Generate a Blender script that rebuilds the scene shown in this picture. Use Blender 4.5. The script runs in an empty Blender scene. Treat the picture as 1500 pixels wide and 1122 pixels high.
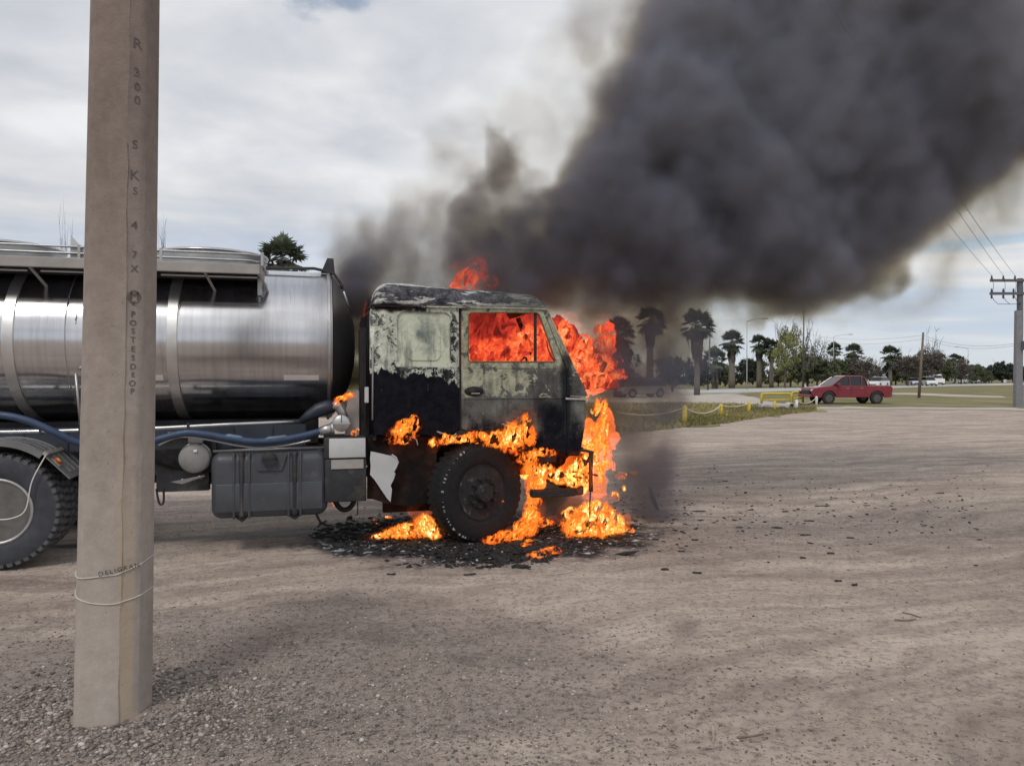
import bpy, bmesh, math, random
import numpy as np
from mathutils import Vector, Matrix, Euler
from mathutils.geometry import tessellate_polygon

SC = bpy.context.scene
COL = SC.collection
R = math.radians
rng = np.random.default_rng(7)
random.seed(7)

# ------------------------------------------------------------------ camera
F = 1100.0                       # focal length in pixels of the 1500 px wide photograph
CAMZ = 1.7
PITCH = math.atan(9 / F)         # looking very slightly down
cd = bpy.data.cameras.new('camera')
cam = bpy.data.objects.new('camera', cd)
COL.objects.link(cam)
cam.location = (0, 0, CAMZ)
cam.rotation_euler = (math.pi / 2 - PITCH, 0, 0)
cd.sensor_width = 36
cd.lens = 36 * F / 1500
cd.clip_start = 0.05
cd.clip_end = 3000
SC.camera = cam

# ------------------------------------------------------------------ world
W = bpy.data.worlds.new('World')
SC.world = W
W.use_nodes = True
wt = W.node_tree
for n in list(wt.nodes):
    wt.nodes.remove(n)


class S:
    """A node socket with arithmetic, so that shader and geometry maths read as formulas."""
    def __init__(s, nt, sock):
        s.nt, s.k = nt, sock

    def op(s, o, *a, clamp=False):
        n = s.nt.nodes.new('ShaderNodeMath')
        n.operation = o
        n.use_clamp = clamp
        for i, v in enumerate((s,) + a):
            if isinstance(v, S):
                s.nt.links.new(v.k, n.inputs[i])
            else:
                n.inputs[i].default_value = v
        return S(s.nt, n.outputs[0])

    def __add__(s, b): return s.op('ADD', b)
    def __radd__(s, b): return s.op('ADD', b)
    def __sub__(s, b): return s.op('SUBTRACT', b)
    def __rsub__(s, b): return (s * -1.0) + b
    def __mul__(s, b): return s.op('MULTIPLY', b)
    def __rmul__(s, b): return s.op('MULTIPLY', b)
    def __truediv__(s, b): return s.op('DIVIDE', b)
    def abs(s): return s.op('ABSOLUTE')
    def min(s, b): return s.op('MINIMUM', b)
    def max(s, b): return s.op('MAXIMUM', b)
    def pow(s, b): return s.op('POWER', b)
    def clamp(s): return s.op('ADD', 0.0, clamp=True)
    def step(s, a, b):
        """smooth 0..1 as s goes a..b"""
        n = s.nt.nodes.new('ShaderNodeMapRange')
        n.interpolation_type = 'SMOOTHSTEP'
        s.nt.links.new(s.k, n.inputs[0])
        n.inputs[1].default_value = a
        n.inputs[2].default_value = b
        return S(s.nt, n.outputs[0])


def put(nt, sock, v):
    if isinstance(v, S):
        nt.links.new(v.k, sock)
    elif hasattr(v, 'is_output'):
        nt.links.new(v, sock)
    else:
        if isinstance(v, tuple) and len(v) == 3 and sock.type == 'RGBA':
            v = (*v, 1)
        sock.default_value = v


def noise(nt, vec, scale=5, detail=4, rough=.55, dist=0, out=0, stretch=None, lac=2.0):
    if stretch:
        m = nt.nodes.new('ShaderNodeMapping')
        m.inputs['Scale'].default_value = stretch
        nt.links.new(vec, m.inputs[0])
        vec = m.outputs[0]
    n = nt.nodes.new('ShaderNodeTexNoise')
    nt.links.new(vec, n.inputs['Vector'])
    n.inputs['Scale'].default_value = scale
    n.inputs['Detail'].default_value = detail
    n.inputs['Roughness'].default_value = rough
    n.inputs['Distortion'].default_value = dist
    n.inputs['Lacunarity'].default_value = lac
    return S(nt, n.outputs[0]) if out == 0 else n.outputs[1]


def mixc(nt, fac, a, b):
    n = nt.nodes.new('ShaderNodeMix')
    n.data_type = 'RGBA'
    put(nt, n.inputs[0], fac)
    put(nt, n.inputs[6], a)
    put(nt, n.inputs[7], b)
    return n.outputs[2]


def ramp(nt, fac, stops):
    n = nt.nodes.new('ShaderNodeValToRGB')
    cr = n.color_ramp
    while len(cr.elements) > 1:
        cr.elements.remove(cr.elements[-1])
    for i, (p, c) in enumerate(stops):
        e = cr.elements[0] if i == 0 else cr.elements.new(p)
        e.position = p
        e.color = (*c, 1) if len(c) == 3 else c
    put(nt, n.inputs[0], fac)
    return n.outputs[0]


def sepxyz(nt, vec):
    n = nt.nodes.new('ShaderNodeSeparateXYZ')
    nt.links.new(vec, n.inputs[0])
    return [S(nt, n.outputs[i]) for i in range(3)]


def comb(nt, x, y, z):
    n = nt.nodes.new('ShaderNodeCombineXYZ')
    for i, v in enumerate((x, y, z)):
        put(nt, n.inputs[i], v)
    return n.outputs[0]


SUN_EL, SUN_AZ = R(48), R(200)        # azimuth clockwise from +Y (sun high, behind and to the left of the camera)
sky = wt.nodes.new('ShaderNodeTexSky')
sky.sky_type = 'NISHITA'
sky.sun_disc = False
sky.sun_elevation = SUN_EL
sky.sun_rotation = SUN_AZ
tc = wt.nodes.new('ShaderNodeTexCoord')
dx, dy, dz = sepxyz(wt, tc.outputs['Generated'])
dz_ = dz.max(0.0) + 0.16
cu, cv = dx / dz_, dy / dz_
pv = comb(wt, cu, cv, 0.0)
big = noise(wt, pv, scale=.62, detail=2, rough=.5, dist=.5)
mid = noise(wt, pv, scale=1.7, detail=5, rough=.5, dist=.35)
fine = noise(wt, pv, scale=5.0, detail=4, rough=.5, dist=.3)
hz = dz.op('ADD', 0.0, clamp=True)
cl = big * .5 + mid * .38 + fine * .12
lum = ramp(wt, cl, [(.33, (.40, .425, .475)), (.43, (.52, .545, .59)), (.50, (.64, .655, .69)), (.56, (.76, .77, .79)), (.66, (.88, .88, .89))])
lowband = noise(wt, comb(wt, cu * .16, cv * .35, dz * 10.0), scale=2.2, detail=4, rough=.55)
lowcol = ramp(wt, lowband, [(.33, (.44, .53, .68)), (.45, (.52, .59, .68)), (.52, (.66, .69, .72)), (.63, (.84, .82, .79))])
cloud = mixc(wt, dz.step(.02, .30), lowcol, lum)
haze_c = mixc(wt, dz.step(0.0, .10), (.60, .65, .69), cloud)
sc10 = wt.nodes.new('ShaderNodeVectorMath')
sc10.operation = 'SCALE'
wt.links.new(haze_c, sc10.inputs[0])
sc10.inputs['Scale'].default_value = 9.5
# two rents in the cloud where the clear sky shows: high on the left, and a thin streak low on the right
gn = (noise(wt, comb(wt, cu, cv, 3.7), scale=6.0, detail=5, rough=.55) - .5)
ga = dx / dy.max(.05)
gb = dz / dy.max(.05)
g1 = (((ga + .232) * 13.0).pow(2.0) + ((gb - .535) * 22.0).pow(2.0)).pow(.5) + gn * 2.6
g2 = (((ga - .66) * 7.0).pow(2.0) + ((gb - .178 - (ga - .62) * .12) * 110.0).pow(2.0)).pow(.5) + gn * 1.6
gap = (1.0 - g1.step(.55, 1.2)).max(1.0 - g2.step(.5, 1.2)) * dy.step(.0, .1)
skymix = mixc(wt, gap * .62, sc10.outputs[0], sky.outputs[0])
bg = wt.nodes.new('ShaderNodeBackground')
wt.links.new(skymix, bg.inputs[0])
bg.inputs[1].default_value = 0.1
wo = wt.nodes.new('ShaderNodeOutputWorld')
wt.links.new(bg.outputs[0], wo.inputs[0])

sl = bpy.data.lights.new('sun', 'SUN')
sl.energy = 1.3
sl.angle = R(14)
sl.color = (1, .95, .88)
so = bpy.data.objects.new('sun', sl)
COL.objects.link(so)
sdir = Vector((math.sin(SUN_AZ) * math.cos(SUN_EL), math.cos(SUN_AZ) * math.cos(SUN_EL), math.sin(SUN_EL)))
so.rotation_euler = sdir.to_track_quat('Z', 'Y').to_euler()
so.location = (0, 0, 30)

vs = SC.view_settings
SC.display_settings.display_device = 'sRGB'
vs.view_transform = 'Standard'
vs.look = 'None'
vs.exposure = 0.2
vs.gamma = 1.0
vs.use_curve_mapping = False
cy = SC.cycles
cy.use_denoising = True
cy.max_bounces = 6
cy.diffuse_bounces = 3
cy.glossy_bounces = 3
cy.transmission_bounces = 3
cy.transparent_max_bounces = 24
cy.volume_bounces = 1
cy.volume_step_rate = 1.6
cy.volume_max_steps = 256
cy.sample_clamp_indirect = 4.0

# ------------------------------------------------------------------ pixel -> world
_r = Vector((1, 0, 0))
_u = Vector((0, math.sin(PITCH), math.cos(PITCH)))
_f = Vector((0, math.cos(PITCH), -math.sin(PITCH)))
C0 = Vector((0, 0, CAMZ))


def ray(px, py):
    return (_r * ((px - 750) / F) + _u * ((561 - py) / F) + _f)


def at(px, py, Y):
    """the world point seen at that pixel of the photograph, Y metres in front of the camera"""
    d = ray(px, py)
    return C0 + d * (Y / d.y)


def ground(px, py, z=0.0):
    d = ray(px, py)
    return C0 + d * ((z - CAMZ) / d.z)


# ------------------------------------------------------------------ objects
def tag(o, label=None, cat=None, group=None, kind=None):
    if label: o['label'] = label
    if cat: o['category'] = cat
    if group: o['group'] = group
    if kind: o['kind'] = kind
    return o


def empty(name, loc=(0, 0, 0), rz=0.0, parent=None):
    o = bpy.data.objects.new(name, None)
    COL.objects.link(o)
    o.location = loc
    o.rotation_euler = (0, 0, rz)
    o.empty_display_size = .2
    if parent: o.parent = parent
    return o


def link(name, me, mat=None, parent=None, smooth=False, loc=None):
    if mat is not None:
        for m in (mat if isinstance(mat, (list, tuple)) else [mat]):
            me.materials.append(m)
    if smooth:
        me.polygons.foreach_set('use_smooth', [True] * len(me.polygons))
    o = bpy.data.objects.new(name, me)
    COL.objects.link(o)
    if parent: o.parent = parent
    if loc is not None: o.location = loc
    return o


def copy_tree(o, parent=None):
    c = o.copy()
    COL.objects.link(c)
    c.parent = parent
    for ch in o.children:
        copy_tree(ch, c)
    return c


def bevel(o, w, seg=2, ang=35):
    m = o.modifiers.new('bevel', 'BEVEL')
    m.width = w
    m.segments = seg
    m.limit_method = 'ANGLE'
    m.angle_limit = R(ang)
    return o


class MB:
    """collects vertices and faces for ONE mesh object"""
    def __init__(s):
        s.v, s.f, s.m = [], [], []
        s.mi = 0

    def add(s, vs, fs):
        b = len(s.v)
        s.v += [tuple(p) for p in vs]
        s.f += [tuple(i + b for i in f) for f in fs]
        s.m += [s.mi] * len(fs)
        return s

    def box(s, x0, x1, y0, y1, z0, z1, M=None):
        p = [Vector((x, y, z)) for x in (x0, x1) for y in (y0, y1) for z in (z0, z1)]
        if M is not None: p = [M @ q for q in p]
        return s.add(p, [(0, 1, 3, 2), (4, 6, 7, 5), (0, 4, 5, 1), (2, 3, 7, 6), (0, 2, 6, 4), (1, 5, 7, 3)])

    def tube(s, pts, r, n=8, cap=True):
        pts = [Vector(p) for p in pts]
        rs = r if isinstance(r, (list, tuple)) else [r] * len(pts)
        vs, fs = [], []
        prev = None
        for i, p in enumerate(pts):
            t = (pts[min(i + 1, len(pts) - 1)] - pts[max(i - 1, 0)])
            if t.length < 1e-9: t = Vector((0, 0, 1))
            t.normalize()
            if prev is None:
                a = t.cross(Vector((0, 0, 1)))
                if a.length < .05: a = t.cross(Vector((0, 1, 0)))
            else:
                a = prev - t * prev.dot(t)
            a.normalize()
            prev = a
            b = t.cross(a)
            for k in range(n):
                an = 2 * math.pi * k / n
                vs.append(p + (a * math.cos(an) + b * math.sin(an)) * rs[i])
        for i in range(len(pts) - 1):
            for k in range(n):
                k2 = (k + 1) % n
                fs.append((i * n + k, (i + 1) * n + k, (i + 1) * n + k2, i * n + k2))
        if cap:
            fs.append(tuple(range(n)))
            fs.append(tuple(reversed(range((len(pts) - 1) * n, len(pts) * n))))
        return s.add(vs, fs)

    def lathe(s, prof, n=32, M=None, closed=False):
        """prof: (radius, height) pairs turned about the local z axis; M places it"""
        vs, fs = [], []
        for (r, h) in prof:
            for k in range(n):
                an = 2 * math.pi * k / n
                vs.append(Vector((r * math.cos(an), r * math.sin(an), h)))
        if M is not None: vs = [M @ v for v in vs]
        L = len(prof)
        for i in range(L if closed else L - 1):
            j = (i + 1) % L
            for k in range(n):
                k2 = (k + 1) % n
                fs.append((i * n + k, i * n + k2, j * n + k2, j * n + k))
        if not closed:
            if prof[0][0] > 1e-4: fs.append(tuple(reversed(range(n))))
            if prof[-1][0] > 1e-4: fs.append(tuple(range((L - 1) * n, L * n)))
        return s.add(vs, fs)

    def plate(s, outer, holes, y0, y1):
        """a plate in the local x-z plane: outline and holes as (x, z) loops, from y0 to y1"""
        loops = [outer] + list(holes)
        flat = [p for l in loops for p in l]
        tris = tessellate_polygon([[Vector((x, z, 0)) for x, z in l] for l in loops])
        n = len(flat)
        vs = [(x, y0, z) for x, z in flat] + [(x, y1, z) for x, z in flat]
        fs = []
        for a, b, c in tris:
            fs.append((a, b, c))
            fs.append((n + c, n + b, n + a))
        o = 0
        for l in loops:
            m = len(l)
            for i in range(m):
                j = (i + 1) % m
                fs.append((o + i, o + j, n + o + j, n + o + i))
            o += m
        return s.add(vs, fs)

    def grid(s, f, nu, nv, closed_v=False):
        """f(i/nu, j/nv) -> point"""
        vs = [f(i / nu, j / nv) for i in range(nu + 1) for j in range(nv + (0 if closed_v else 1))]
        w = nv if closed_v else nv + 1
        fs = []
        for i in range(nu):
            for j in range(nv):
                j2 = (j + 1) % w
                fs.append((i * w + j, (i + 1) * w + j, (i + 1) * w + j2, i * w + j2))
        return s.add(vs, fs)

    def mesh(s, name='mesh', recalc=True):
        me = bpy.data.meshes.new(name)
        me.from_pydata(s.v, [], s.f)
        if any(s.m): me.polygons.foreach_set('material_index', s.m)
        if recalc:
            bm = bmesh.new()
            bm.from_mesh(me)
            bmesh.ops.recalc_face_normals(bm, faces=bm.faces)
            bm.to_mesh(me)
            bm.free()
        me.update()
        return me

    def build(s, name, mat, parent=None, smooth=False, recalc=True, loc=None):
        return link(name, s.mesh(name, recalc), mat, parent, smooth, loc)


def autosmooth(o, ang=38):
    me = o.data
    me.polygons.foreach_set('use_smooth', [True] * len(me.polygons))
    bm = bmesh.new()
    bm.from_mesh(me)
    for e in bm.edges:
        if len(e.link_faces) == 2 and e.calc_face_angle(0) > R(ang):
            e.smooth = False
    bm.to_mesh(me)
    bm.free()
    return o


def mesh_np(name, V, Fq):
    """mesh from numpy: V (n,3), Fq (m,3|4)"""
    me = bpy.data.meshes.new(name)
    k = Fq.shape[1]
    me.vertices.add(len(V))
    me.vertices.foreach_set('co', V.astype('f').ravel())
    me.loops.add(Fq.size)
    me.loops.foreach_set('vertex_index', Fq.astype('i').ravel())
    me.polygons.add(len(Fq))
    me.polygons.foreach_set('loop_start', np.arange(0, Fq.size, k, dtype='i'))
    me.update(calc_edges=True)
    return me


# ------------------------------------------------------------------ value noise in numpy
def vnoise(P, seed=0):
    """smooth value noise, 0..1; P (...,3)"""
    Pi = np.floor(P).astype(np.int64)
    f = (P - Pi).astype('f')
    f = f * f * (3 - 2 * f)
    T = np.random.default_rng(seed + 1234).random(65536).astype('f')

    def h(x, y, z):
        return T[((x * 73856093) ^ (y * 19349663) ^ (z * 83492791)) & 65535]
    x, y, z = Pi[..., 0], Pi[..., 1], Pi[..., 2]
    fx, fy, fz = f[..., 0], f[..., 1], f[..., 2]
    c00 = h(x, y, z) * (1 - fx) + h(x + 1, y, z) * fx
    c10 = h(x, y + 1, z) * (1 - fx) + h(x + 1, y + 1, z) * fx
    c01 = h(x, y, z + 1) * (1 - fx) + h(x + 1, y, z + 1) * fx
    c11 = h(x, y + 1, z + 1) * (1 - fx) + h(x + 1, y + 1, z + 1) * fx
    return (c00 * (1 - fy) + c10 * fy) * (1 - fz) + (c01 * (1 - fy) + c11 * fy) * fz


def fbm(P, octaves=4, seed=0, gain=.5):
    a, t, s = 1.0, 0.0, 0.0
    for o in range(octaves):
        s = s + a * vnoise(P * (2.03 ** o) + 17.3 * o, seed + o)
        t += a
        a *= gain
    return s / t


# ------------------------------------------------------------------ materials
def material(name, base=(.5, .5, .5), rough=.6, metal=0.0, var=.25, vscale=6, bump=.15, bscale=40, stretch=None,
             spec=.5, second=None, sec_scale=3, sec_edge=(.5, .6), coord='Object', emit=None):
    m = bpy.data.materials.new(name)
    m.use_nodes = True
    nt = m.node_tree
    b = nt.nodes['Principled BSDF']
    t = nt.nodes.new('ShaderNodeTexCoord').outputs[coord]
    n1 = noise(nt, t, vscale, 5, .6, stretch=stretch)
    lo = tuple(c * (1 - var) for c in base)
    hi = tuple(min(1, c * (1 + var)) for c in base)
    col = ramp(nt, n1, [(.3, lo), (.7, hi)])
    if second:
        n2 = noise(nt, t, sec_scale, 6, .65, stretch=stretch)
        col = mixc(nt, n2.step(*sec_edge), col, second)
    nt.links.new(col, b.inputs['Base Color'])
    n3 = noise(nt, t, vscale * 2.3, 3)
    put(nt, b.inputs['Roughness'], (n3 * .3 + (rough - .15)).clamp())
    b.inputs['Metallic'].default_value = metal
    b.inputs['Specular IOR Level'].default_value = spec
    if bump:
        nb = noise(nt, t, bscale, 4, .6, stretch=stretch)
        bn = nt.nodes.new('ShaderNodeBump')
        bn.inputs['Strength'].default_value = bump
        bn.inputs['Distance'].default_value = .01
        nt.links.new(nb.k, bn.inputs['Height'])
        nt.links.new(bn.outputs[0], b.inputs['Normal'])
    return m
# ------------------------------------------------------------------ ground
POLE_XY = ground(165, 1046)


def ground_height(X, Y):
    P = np.stack([X, Y, np.zeros_like(X)], -1)
    near = np.clip((24 - Y) / 8, 0, 1) * np.clip((Y + 2) / 2, 0, 1)
    h = (fbm(P * .7, 3, 300) - .5) * .05 + (fbm(P * 3.1, 3, 310) - .5) * .022 + (fbm(P * 11.0, 2, 320) - .5) * .008
    # wheel ruts that run past the truck and curve round in front of it
    c, s = .967, .253
    v = -s * X + c * Y + (fbm(P * .25, 2, 330) - .5) * 1.2
    h += np.sin(v * 9.0) * .004 * (fbm(P * .6, 2, 340))
    d = np.hypot(X - POLE_XY.x - .12, Y - POLE_XY.y)
    h += .05 * np.exp(-(d / .42) ** 2)
    return h * near - .012 * near


def axis(lo, hi, step, far, n):
    a = np.arange(lo, hi, step)
    g = np.geomspace(step, far, n)
    return np.concatenate([(lo - g)[::-1], a, hi + g])


def make_ground():
    xs = axis(-6, 9, .055, 2500, 46)
    ys = np.concatenate([[-300, -60, -15, -4, 0, 1.5, 2.4], np.arange(2.9, 14, .05), 14 + np.geomspace(.06, 2400, 70)])
    X, Y = np.meshgrid(xs, ys, indexing='ij')
    Z = ground_height(X.astype('f'), Y.astype('f'))
    V = np.stack([X, Y, Z], -1).reshape(-1, 3)
    nx, ny = X.shape
    I = np.arange(nx * ny).reshape(nx, ny)
    Q = np.stack([I[:-1, :-1], I[1:, :-1], I[1:, 1:], I[:-1, 1:]], -1).reshape(-1, 4)
    m = bpy.data.materials.new('dirt')
    m.use_nodes = True
    nt = m.node_tree
    b = nt.nodes['Principled BSDF']
    t = nt.nodes.new('ShaderNodeTexCoord').outputs['Object']
    x, y, z = sepxyz(nt, t)
    wob = noise(nt, t, .35, 3, .5)
    u = x * .967 + y * .253
    v = y * .967 - x * .253 + wob * 2.2
    tr = comb(nt, u * .16, v * 1.5, 0.0)
    streak = noise(nt, tr, 1.6, 6, .62)
    streak2 = noise(nt, comb(nt, u * .5, v * 6.0, 2.0), 1.3, 5, .65)
    blot = noise(nt, t, .45, 5, .6)
    fine = noise(nt, t, 26, 6, .72)
    grit = noise(nt, t, 95, 4, .7)
    k = streak * .42 + streak2 * .20 + blot * .20 + noise(nt, t, 3.2, 6, .7) * .18
    col = ramp(nt, k, [(.38, (.235, .188, .160)), (.445, (.315, .255, .218)), (.505, (.415, .342, .292)), (.56, (.51, .425, .362)), (.63, (.60, .505, .43))])
    # loose grey gravel where the pole stands and across the middle foreground
    gx = (x + 1.3) * .42
    gy = (y - 4.45) * .62
    gd = (gx * gx + gy * gy).pow(.5) + (noise(nt, t, 1.1, 4, .6) - .5) * 1.1
    gm = 1.0 - gd.step(.55, 1.05)
    gx2 = (x - 4.2) * .16
    gy2 = (y - 8.6 - (x - 4.0) * .30) * .62
    gd2 = (gx2 * gx2 + gy2 * gy2).pow(.5) + (noise(nt, t, .8, 4, .65) - .5) * 1.0
    gm2 = 1.0 - gd2.step(.3, 1.0)
    gcol = ramp(nt, grit * .6 + fine * .4, [(.34, (.10, .082, .075)), (.48, (.22, .18, .163)), (.60, (.36, .30, .27)), (.72, (.54, .47, .43))])
    col = mixc(nt, gm * .55, col, gcol)
    col = mixc(nt, gm2 * .42, col, mixc(nt, fine.step(.35, .65), (.11, .095, .088), (.22, .19, .17)))
    # curved ridge of darker gravel thrown up by turning wheels
    rd = (((x - .05) * (x - .05) + (y - 5.35) * (y - 5.35) * 1.6).pow(.5) - 1.15 + (noise(nt, t, 1.6, 3) - .5) * .5).abs()
    rmask = (1.0 - rd.step(.03, .26)) * (noise(nt, t, 1.0, 2) .step(.42, .6)) * (1.0 - y.step(5.0, 5.7))
    col = mixc(nt, rmask * .5, col, (.12, .105, .098))
    # grain
    col = mixc(nt, fine.step(.36, .52), mixc(nt, .55, col, (.10, .085, .075)), col)
    mott = noise(nt, t, 7, 6, .72)
    col = mixc(nt, mott.step(.36, .50), mixc(nt, .2, col, (.12, .10, .09)), col)
    col = mixc(nt, (1.0 - grit.step(.60, .70)), mixc(nt, .45, col, (.48, .44, .40)), col)
    # small dark specks of charred crumbs
    spk = noise(nt, t, 17, 3, .75)
    sm_ = spk.step(.655, .69) * (1.0 - (((x - 3.0) * .2) * ((x - 3.0) * .2) + ((y - 8.2) * .4) * ((y - 8.2) * .4)).pow(.5).step(.5, 1.5))
    col = mixc(nt, sm_ * .8, col, (.025, .022, .02))
    # soaked and burnt earth under the cab
    bx = (x + .28) * .45
    by = (y - 8.15 - x * .05) * .66
    bd = (bx * bx + by * by).pow(.5) + (noise(nt, t, 2.2, 5, .65) - .5) * .9
    bm_ = 1.0 - bd.step(.70, 1.0)
    ashn = noise(nt, t, 9, 6, .75)
    ash = ramp(nt, ashn, [(.40, (.008, .008, .009)), (.52, (.018, .018, .02)), (.575, (.08, .08, .09)), (.625, (.60, .62, .66))])
    col = mixc(nt, bm_, col, ash)
    # shadow band beneath the truck, painted dark into the dirt with a slicker finish
    shade_d = (y * .967 - x * .253 - 8.55 + (noise(nt, t, 1.2, 4) - .5) * .55).abs()
    shade_m = (1.0 - shade_d.step(.03, .22)) * (1.0 - x.step(-2.0, -.2)) * x.step(-7, -5.6)
    col = mixc(nt, shade_m * .9, col, (.045, .04, .04))
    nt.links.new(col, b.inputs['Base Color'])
    put(nt, b.inputs['Roughness'], (0.95 - bm_ * ashn * .25 - shade_m * .35))
    b.inputs['Specular IOR Level'].default_value = .25
    bn = nt.nodes.new('ShaderNodeBump')
    bn.inputs['Strength'].default_value = .75
    bn.inputs['Distance'].default_value = .022
    put(nt, bn.inputs['Height'], fine * .8 + grit * (.35 + gm * .6) + noise(nt, t, 6, 4) * 1.2)
    nt.links.new(bn.outputs[0], b.inputs['Normal'])
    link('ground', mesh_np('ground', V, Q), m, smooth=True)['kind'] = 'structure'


make_ground()


def sheet(name, pts, mat, z, jag=.0, seed=1, label=None):
    """a flat sheet on the ground with a slightly irregular outline; pts are pixels on the ground or (X, Y, 'm') metres"""
    P = []
    for p in pts:
        P.append(Vector((p[0], p[1], 0)) if len(p) == 3 else ground(*p))
    out = []
    rr = random.Random(seed)
    for i, a in enumerate(P):
        b = P[(i + 1) % len(P)]
        L = (b - a).length
        n = max(1, min(40, int(L / max(.8, a.y * .02))))
        for k in range(n):
            q = a.lerp(b, k / n)
            j = jag * max(.3, q.y * .02) * (1 if 0 < k else .3)
            out.append((q.x + rr.uniform(-j, j), q.y + rr.uniform(-j, j) * 2))
    tr = tessellate_polygon([[Vector((x, y, 0)) for x, y in out]])
    me = bpy.data.meshes.new(name)
    me.from_pydata([(x, y, z) for x, y in out], [], [tuple(t) for t in tr])
    bm = bmesh.new(); bm.from_mesh(me); bmesh.ops.recalc_face_normals(bm, faces=bm.faces)
    for f in bm.faces:
        if f.normal.z < 0: f.normal_flip()
    bm.to_mesh(me); bm.free()
    o = link(name, me, mat)
    o['kind'] = 'structure'
    return o


def grass_mat(name, a, b_, c):
    m = material(name, a, .95, bump=.3, bscale=3)
    nt = m.node_tree
    b = nt.nodes['Principled BSDF']
    t = nt.nodes.new('ShaderNodeTexCoord').outputs['Object']
    n = noise(nt, t, .35, 6, .65, stretch=(1, .35, 1))
    n2 = noise(nt, t, 3.5, 5, .7)
    col = ramp(nt, n * .6 + n2 * .4, [(.36, a), (.5, b_), (.62, c)])
    nt.links.new(col, b.inputs['Base Color'])
    b.inputs['Specular IOR Level'].default_value = .1
    return m


M_GRASS = grass_mat('dry_grass', (.12, .115, .05), (.22, .195, .085), (.34, .29, .15))
M_GRASS2 = grass_mat('worn_grass', (.12, .115, .055), (.19, .17, .085), (.28, .24, .145))
M_ROAD = material('pale_asphalt', (.42, .42, .41), .85, var=.12, vscale=.4, stretch=(1, .3, 1), bump=0)
M_PALE = material('pale_dirt', (.42, .38, .33), .95, var=.2, vscale=.5, stretch=(1, .4, 1), bump=.1, bscale=4)
sheet('far_field', [(-900, 73, 'm'), (-300, 74, 'm'), (30, 84, 'm'), (60, 110, 'm'), (140, 170, 'm'), (900, 800, 'm'), (1800, 2300, 'm'), (-1800, 2300, 'm')], M_GRASS2, .010, 0, 2)
sheet('road', [(-200, 576.5), (700, 577), (985, 577.2), (1100, 574.5), (1250, 570.3), (1400, 565.6), (1500, 563.8), (1900, 560.2),
               (1900, 558.6), (1500, 561.2), (1400, 562.6), (1250, 566.4), (1100, 569.4), (985, 570.8), (700, 571), (-200, 571)], M_ROAD, .022)
sheet('road_shoulder', [(985, 588.5), (900, 589), (500, 590), (500, 577.6), (985, 577.8), (1075, 576.2), (1100, 580), (1130, 586), (1200, 594), (1150, 593), (1060, 590.5)], M_PALE, .007, .4, 3)
sheet('verge', [(1072, 576.6), (1110, 574.9), (1260, 570.9), (1400, 566.6), (1500, 564.6), (1950, 561), (2300, 590), (1900, 604), (1600, 599.5), (1500, 598.3), (1400, 597), (1290, 596.5),
                (1230, 596), (1170, 594), (1130, 588), (1098, 581)], M_GRASS2, .012, .5, 4)
sheet('footpath', [(1285, 575.5), (1340, 576), (1400, 578.2), (1470, 580.6), (1476, 582.6), (1400, 581.2), (1340, 578.6), (1285, 577.6)], M_PALE, .018, .2, 9)
sheet('dirt_edge', [(1200, 596.5), (1330, 596.5), (1500, 598), (1500, 602), (1330, 599), (1200, 599.5)], M_PALE, .017, .4, 19)
sheet('fence_lawn', [(700, 645), (860, 640), (960, 631), (1010, 625.5), (1060, 620.5), (1110, 613), (1160, 606), (1200, 601), (1190, 597), (1120, 592.5), (1060, 590.8), (980, 589.5), (700, 592)], M_GRASS, .013, .8, 5)


def make_tufts():
    """short grass standing on the lawn by the chain fence"""
    n = 15000
    a = ground(870, 634); b = ground(1195, 600)
    rr = np.random.default_rng(3)
    t = rr.random(n)
    px = 780 + 415 * t
    lo = 590.8 + 6 * np.clip((px - 1060) / 130, 0, 1)
    hi = np.interp(px, [780, 960, 1010, 1060, 1110, 1160, 1200], [640, 631, 625.5, 620.5, 613, 606, 601])
    py = lo + (hi - lo) * rr.random(n) ** .8
    Yg = 1.7 * F / (py - 552) * 1.0
    Xg = (px - 750) / F * Yg
    h = .05 + .13 * rr.random(n) ** 2
    w = .035 + .05 * rr.random(n)
    an = rr.random(n) * 3.14
    lean = (rr.random((n, 2)) - .5) * .12
    V = np.zeros((n, 3, 3))
    V[:, 0] = np.stack([Xg - w * np.cos(an), Yg - w * np.sin(an), np.full(n, .005)], -1)
    V[:, 1] = np.stack([Xg + w * np.cos(an), Yg + w * np.sin(an), np.full(n, .005)], -1)
    V[:, 2] = np.stack([Xg + lean[:, 0], Yg + lean[:, 1], h], -1)
    me = mesh_np('grass', V.reshape(-1, 3), np.arange(n * 3).reshape(-1, 3))
    o = link('grass', me, M_GRASS)
    tag(o, 'short yellowish grass growing along the chain fence', 'grass', kind='stuff')


make_tufts()

# ------------------------------------------------------------------ loose stones and debris


def base_stone(seed, flat=.6):
    bm = bmesh.new()
    bmesh.ops.create_icosphere(bm, subdivisions=1, radius=1)
    rr = random.Random(seed)
    V = np.array([tuple(v.co) for v in bm.verts])
    for v in V: v *= rr.uniform(.7, 1.2)
    V[:, 2] *= flat
    Fc = np.array([[v.index for v in f.verts] for f in bm.faces])
    bm.free()
    return V, Fc


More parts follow.
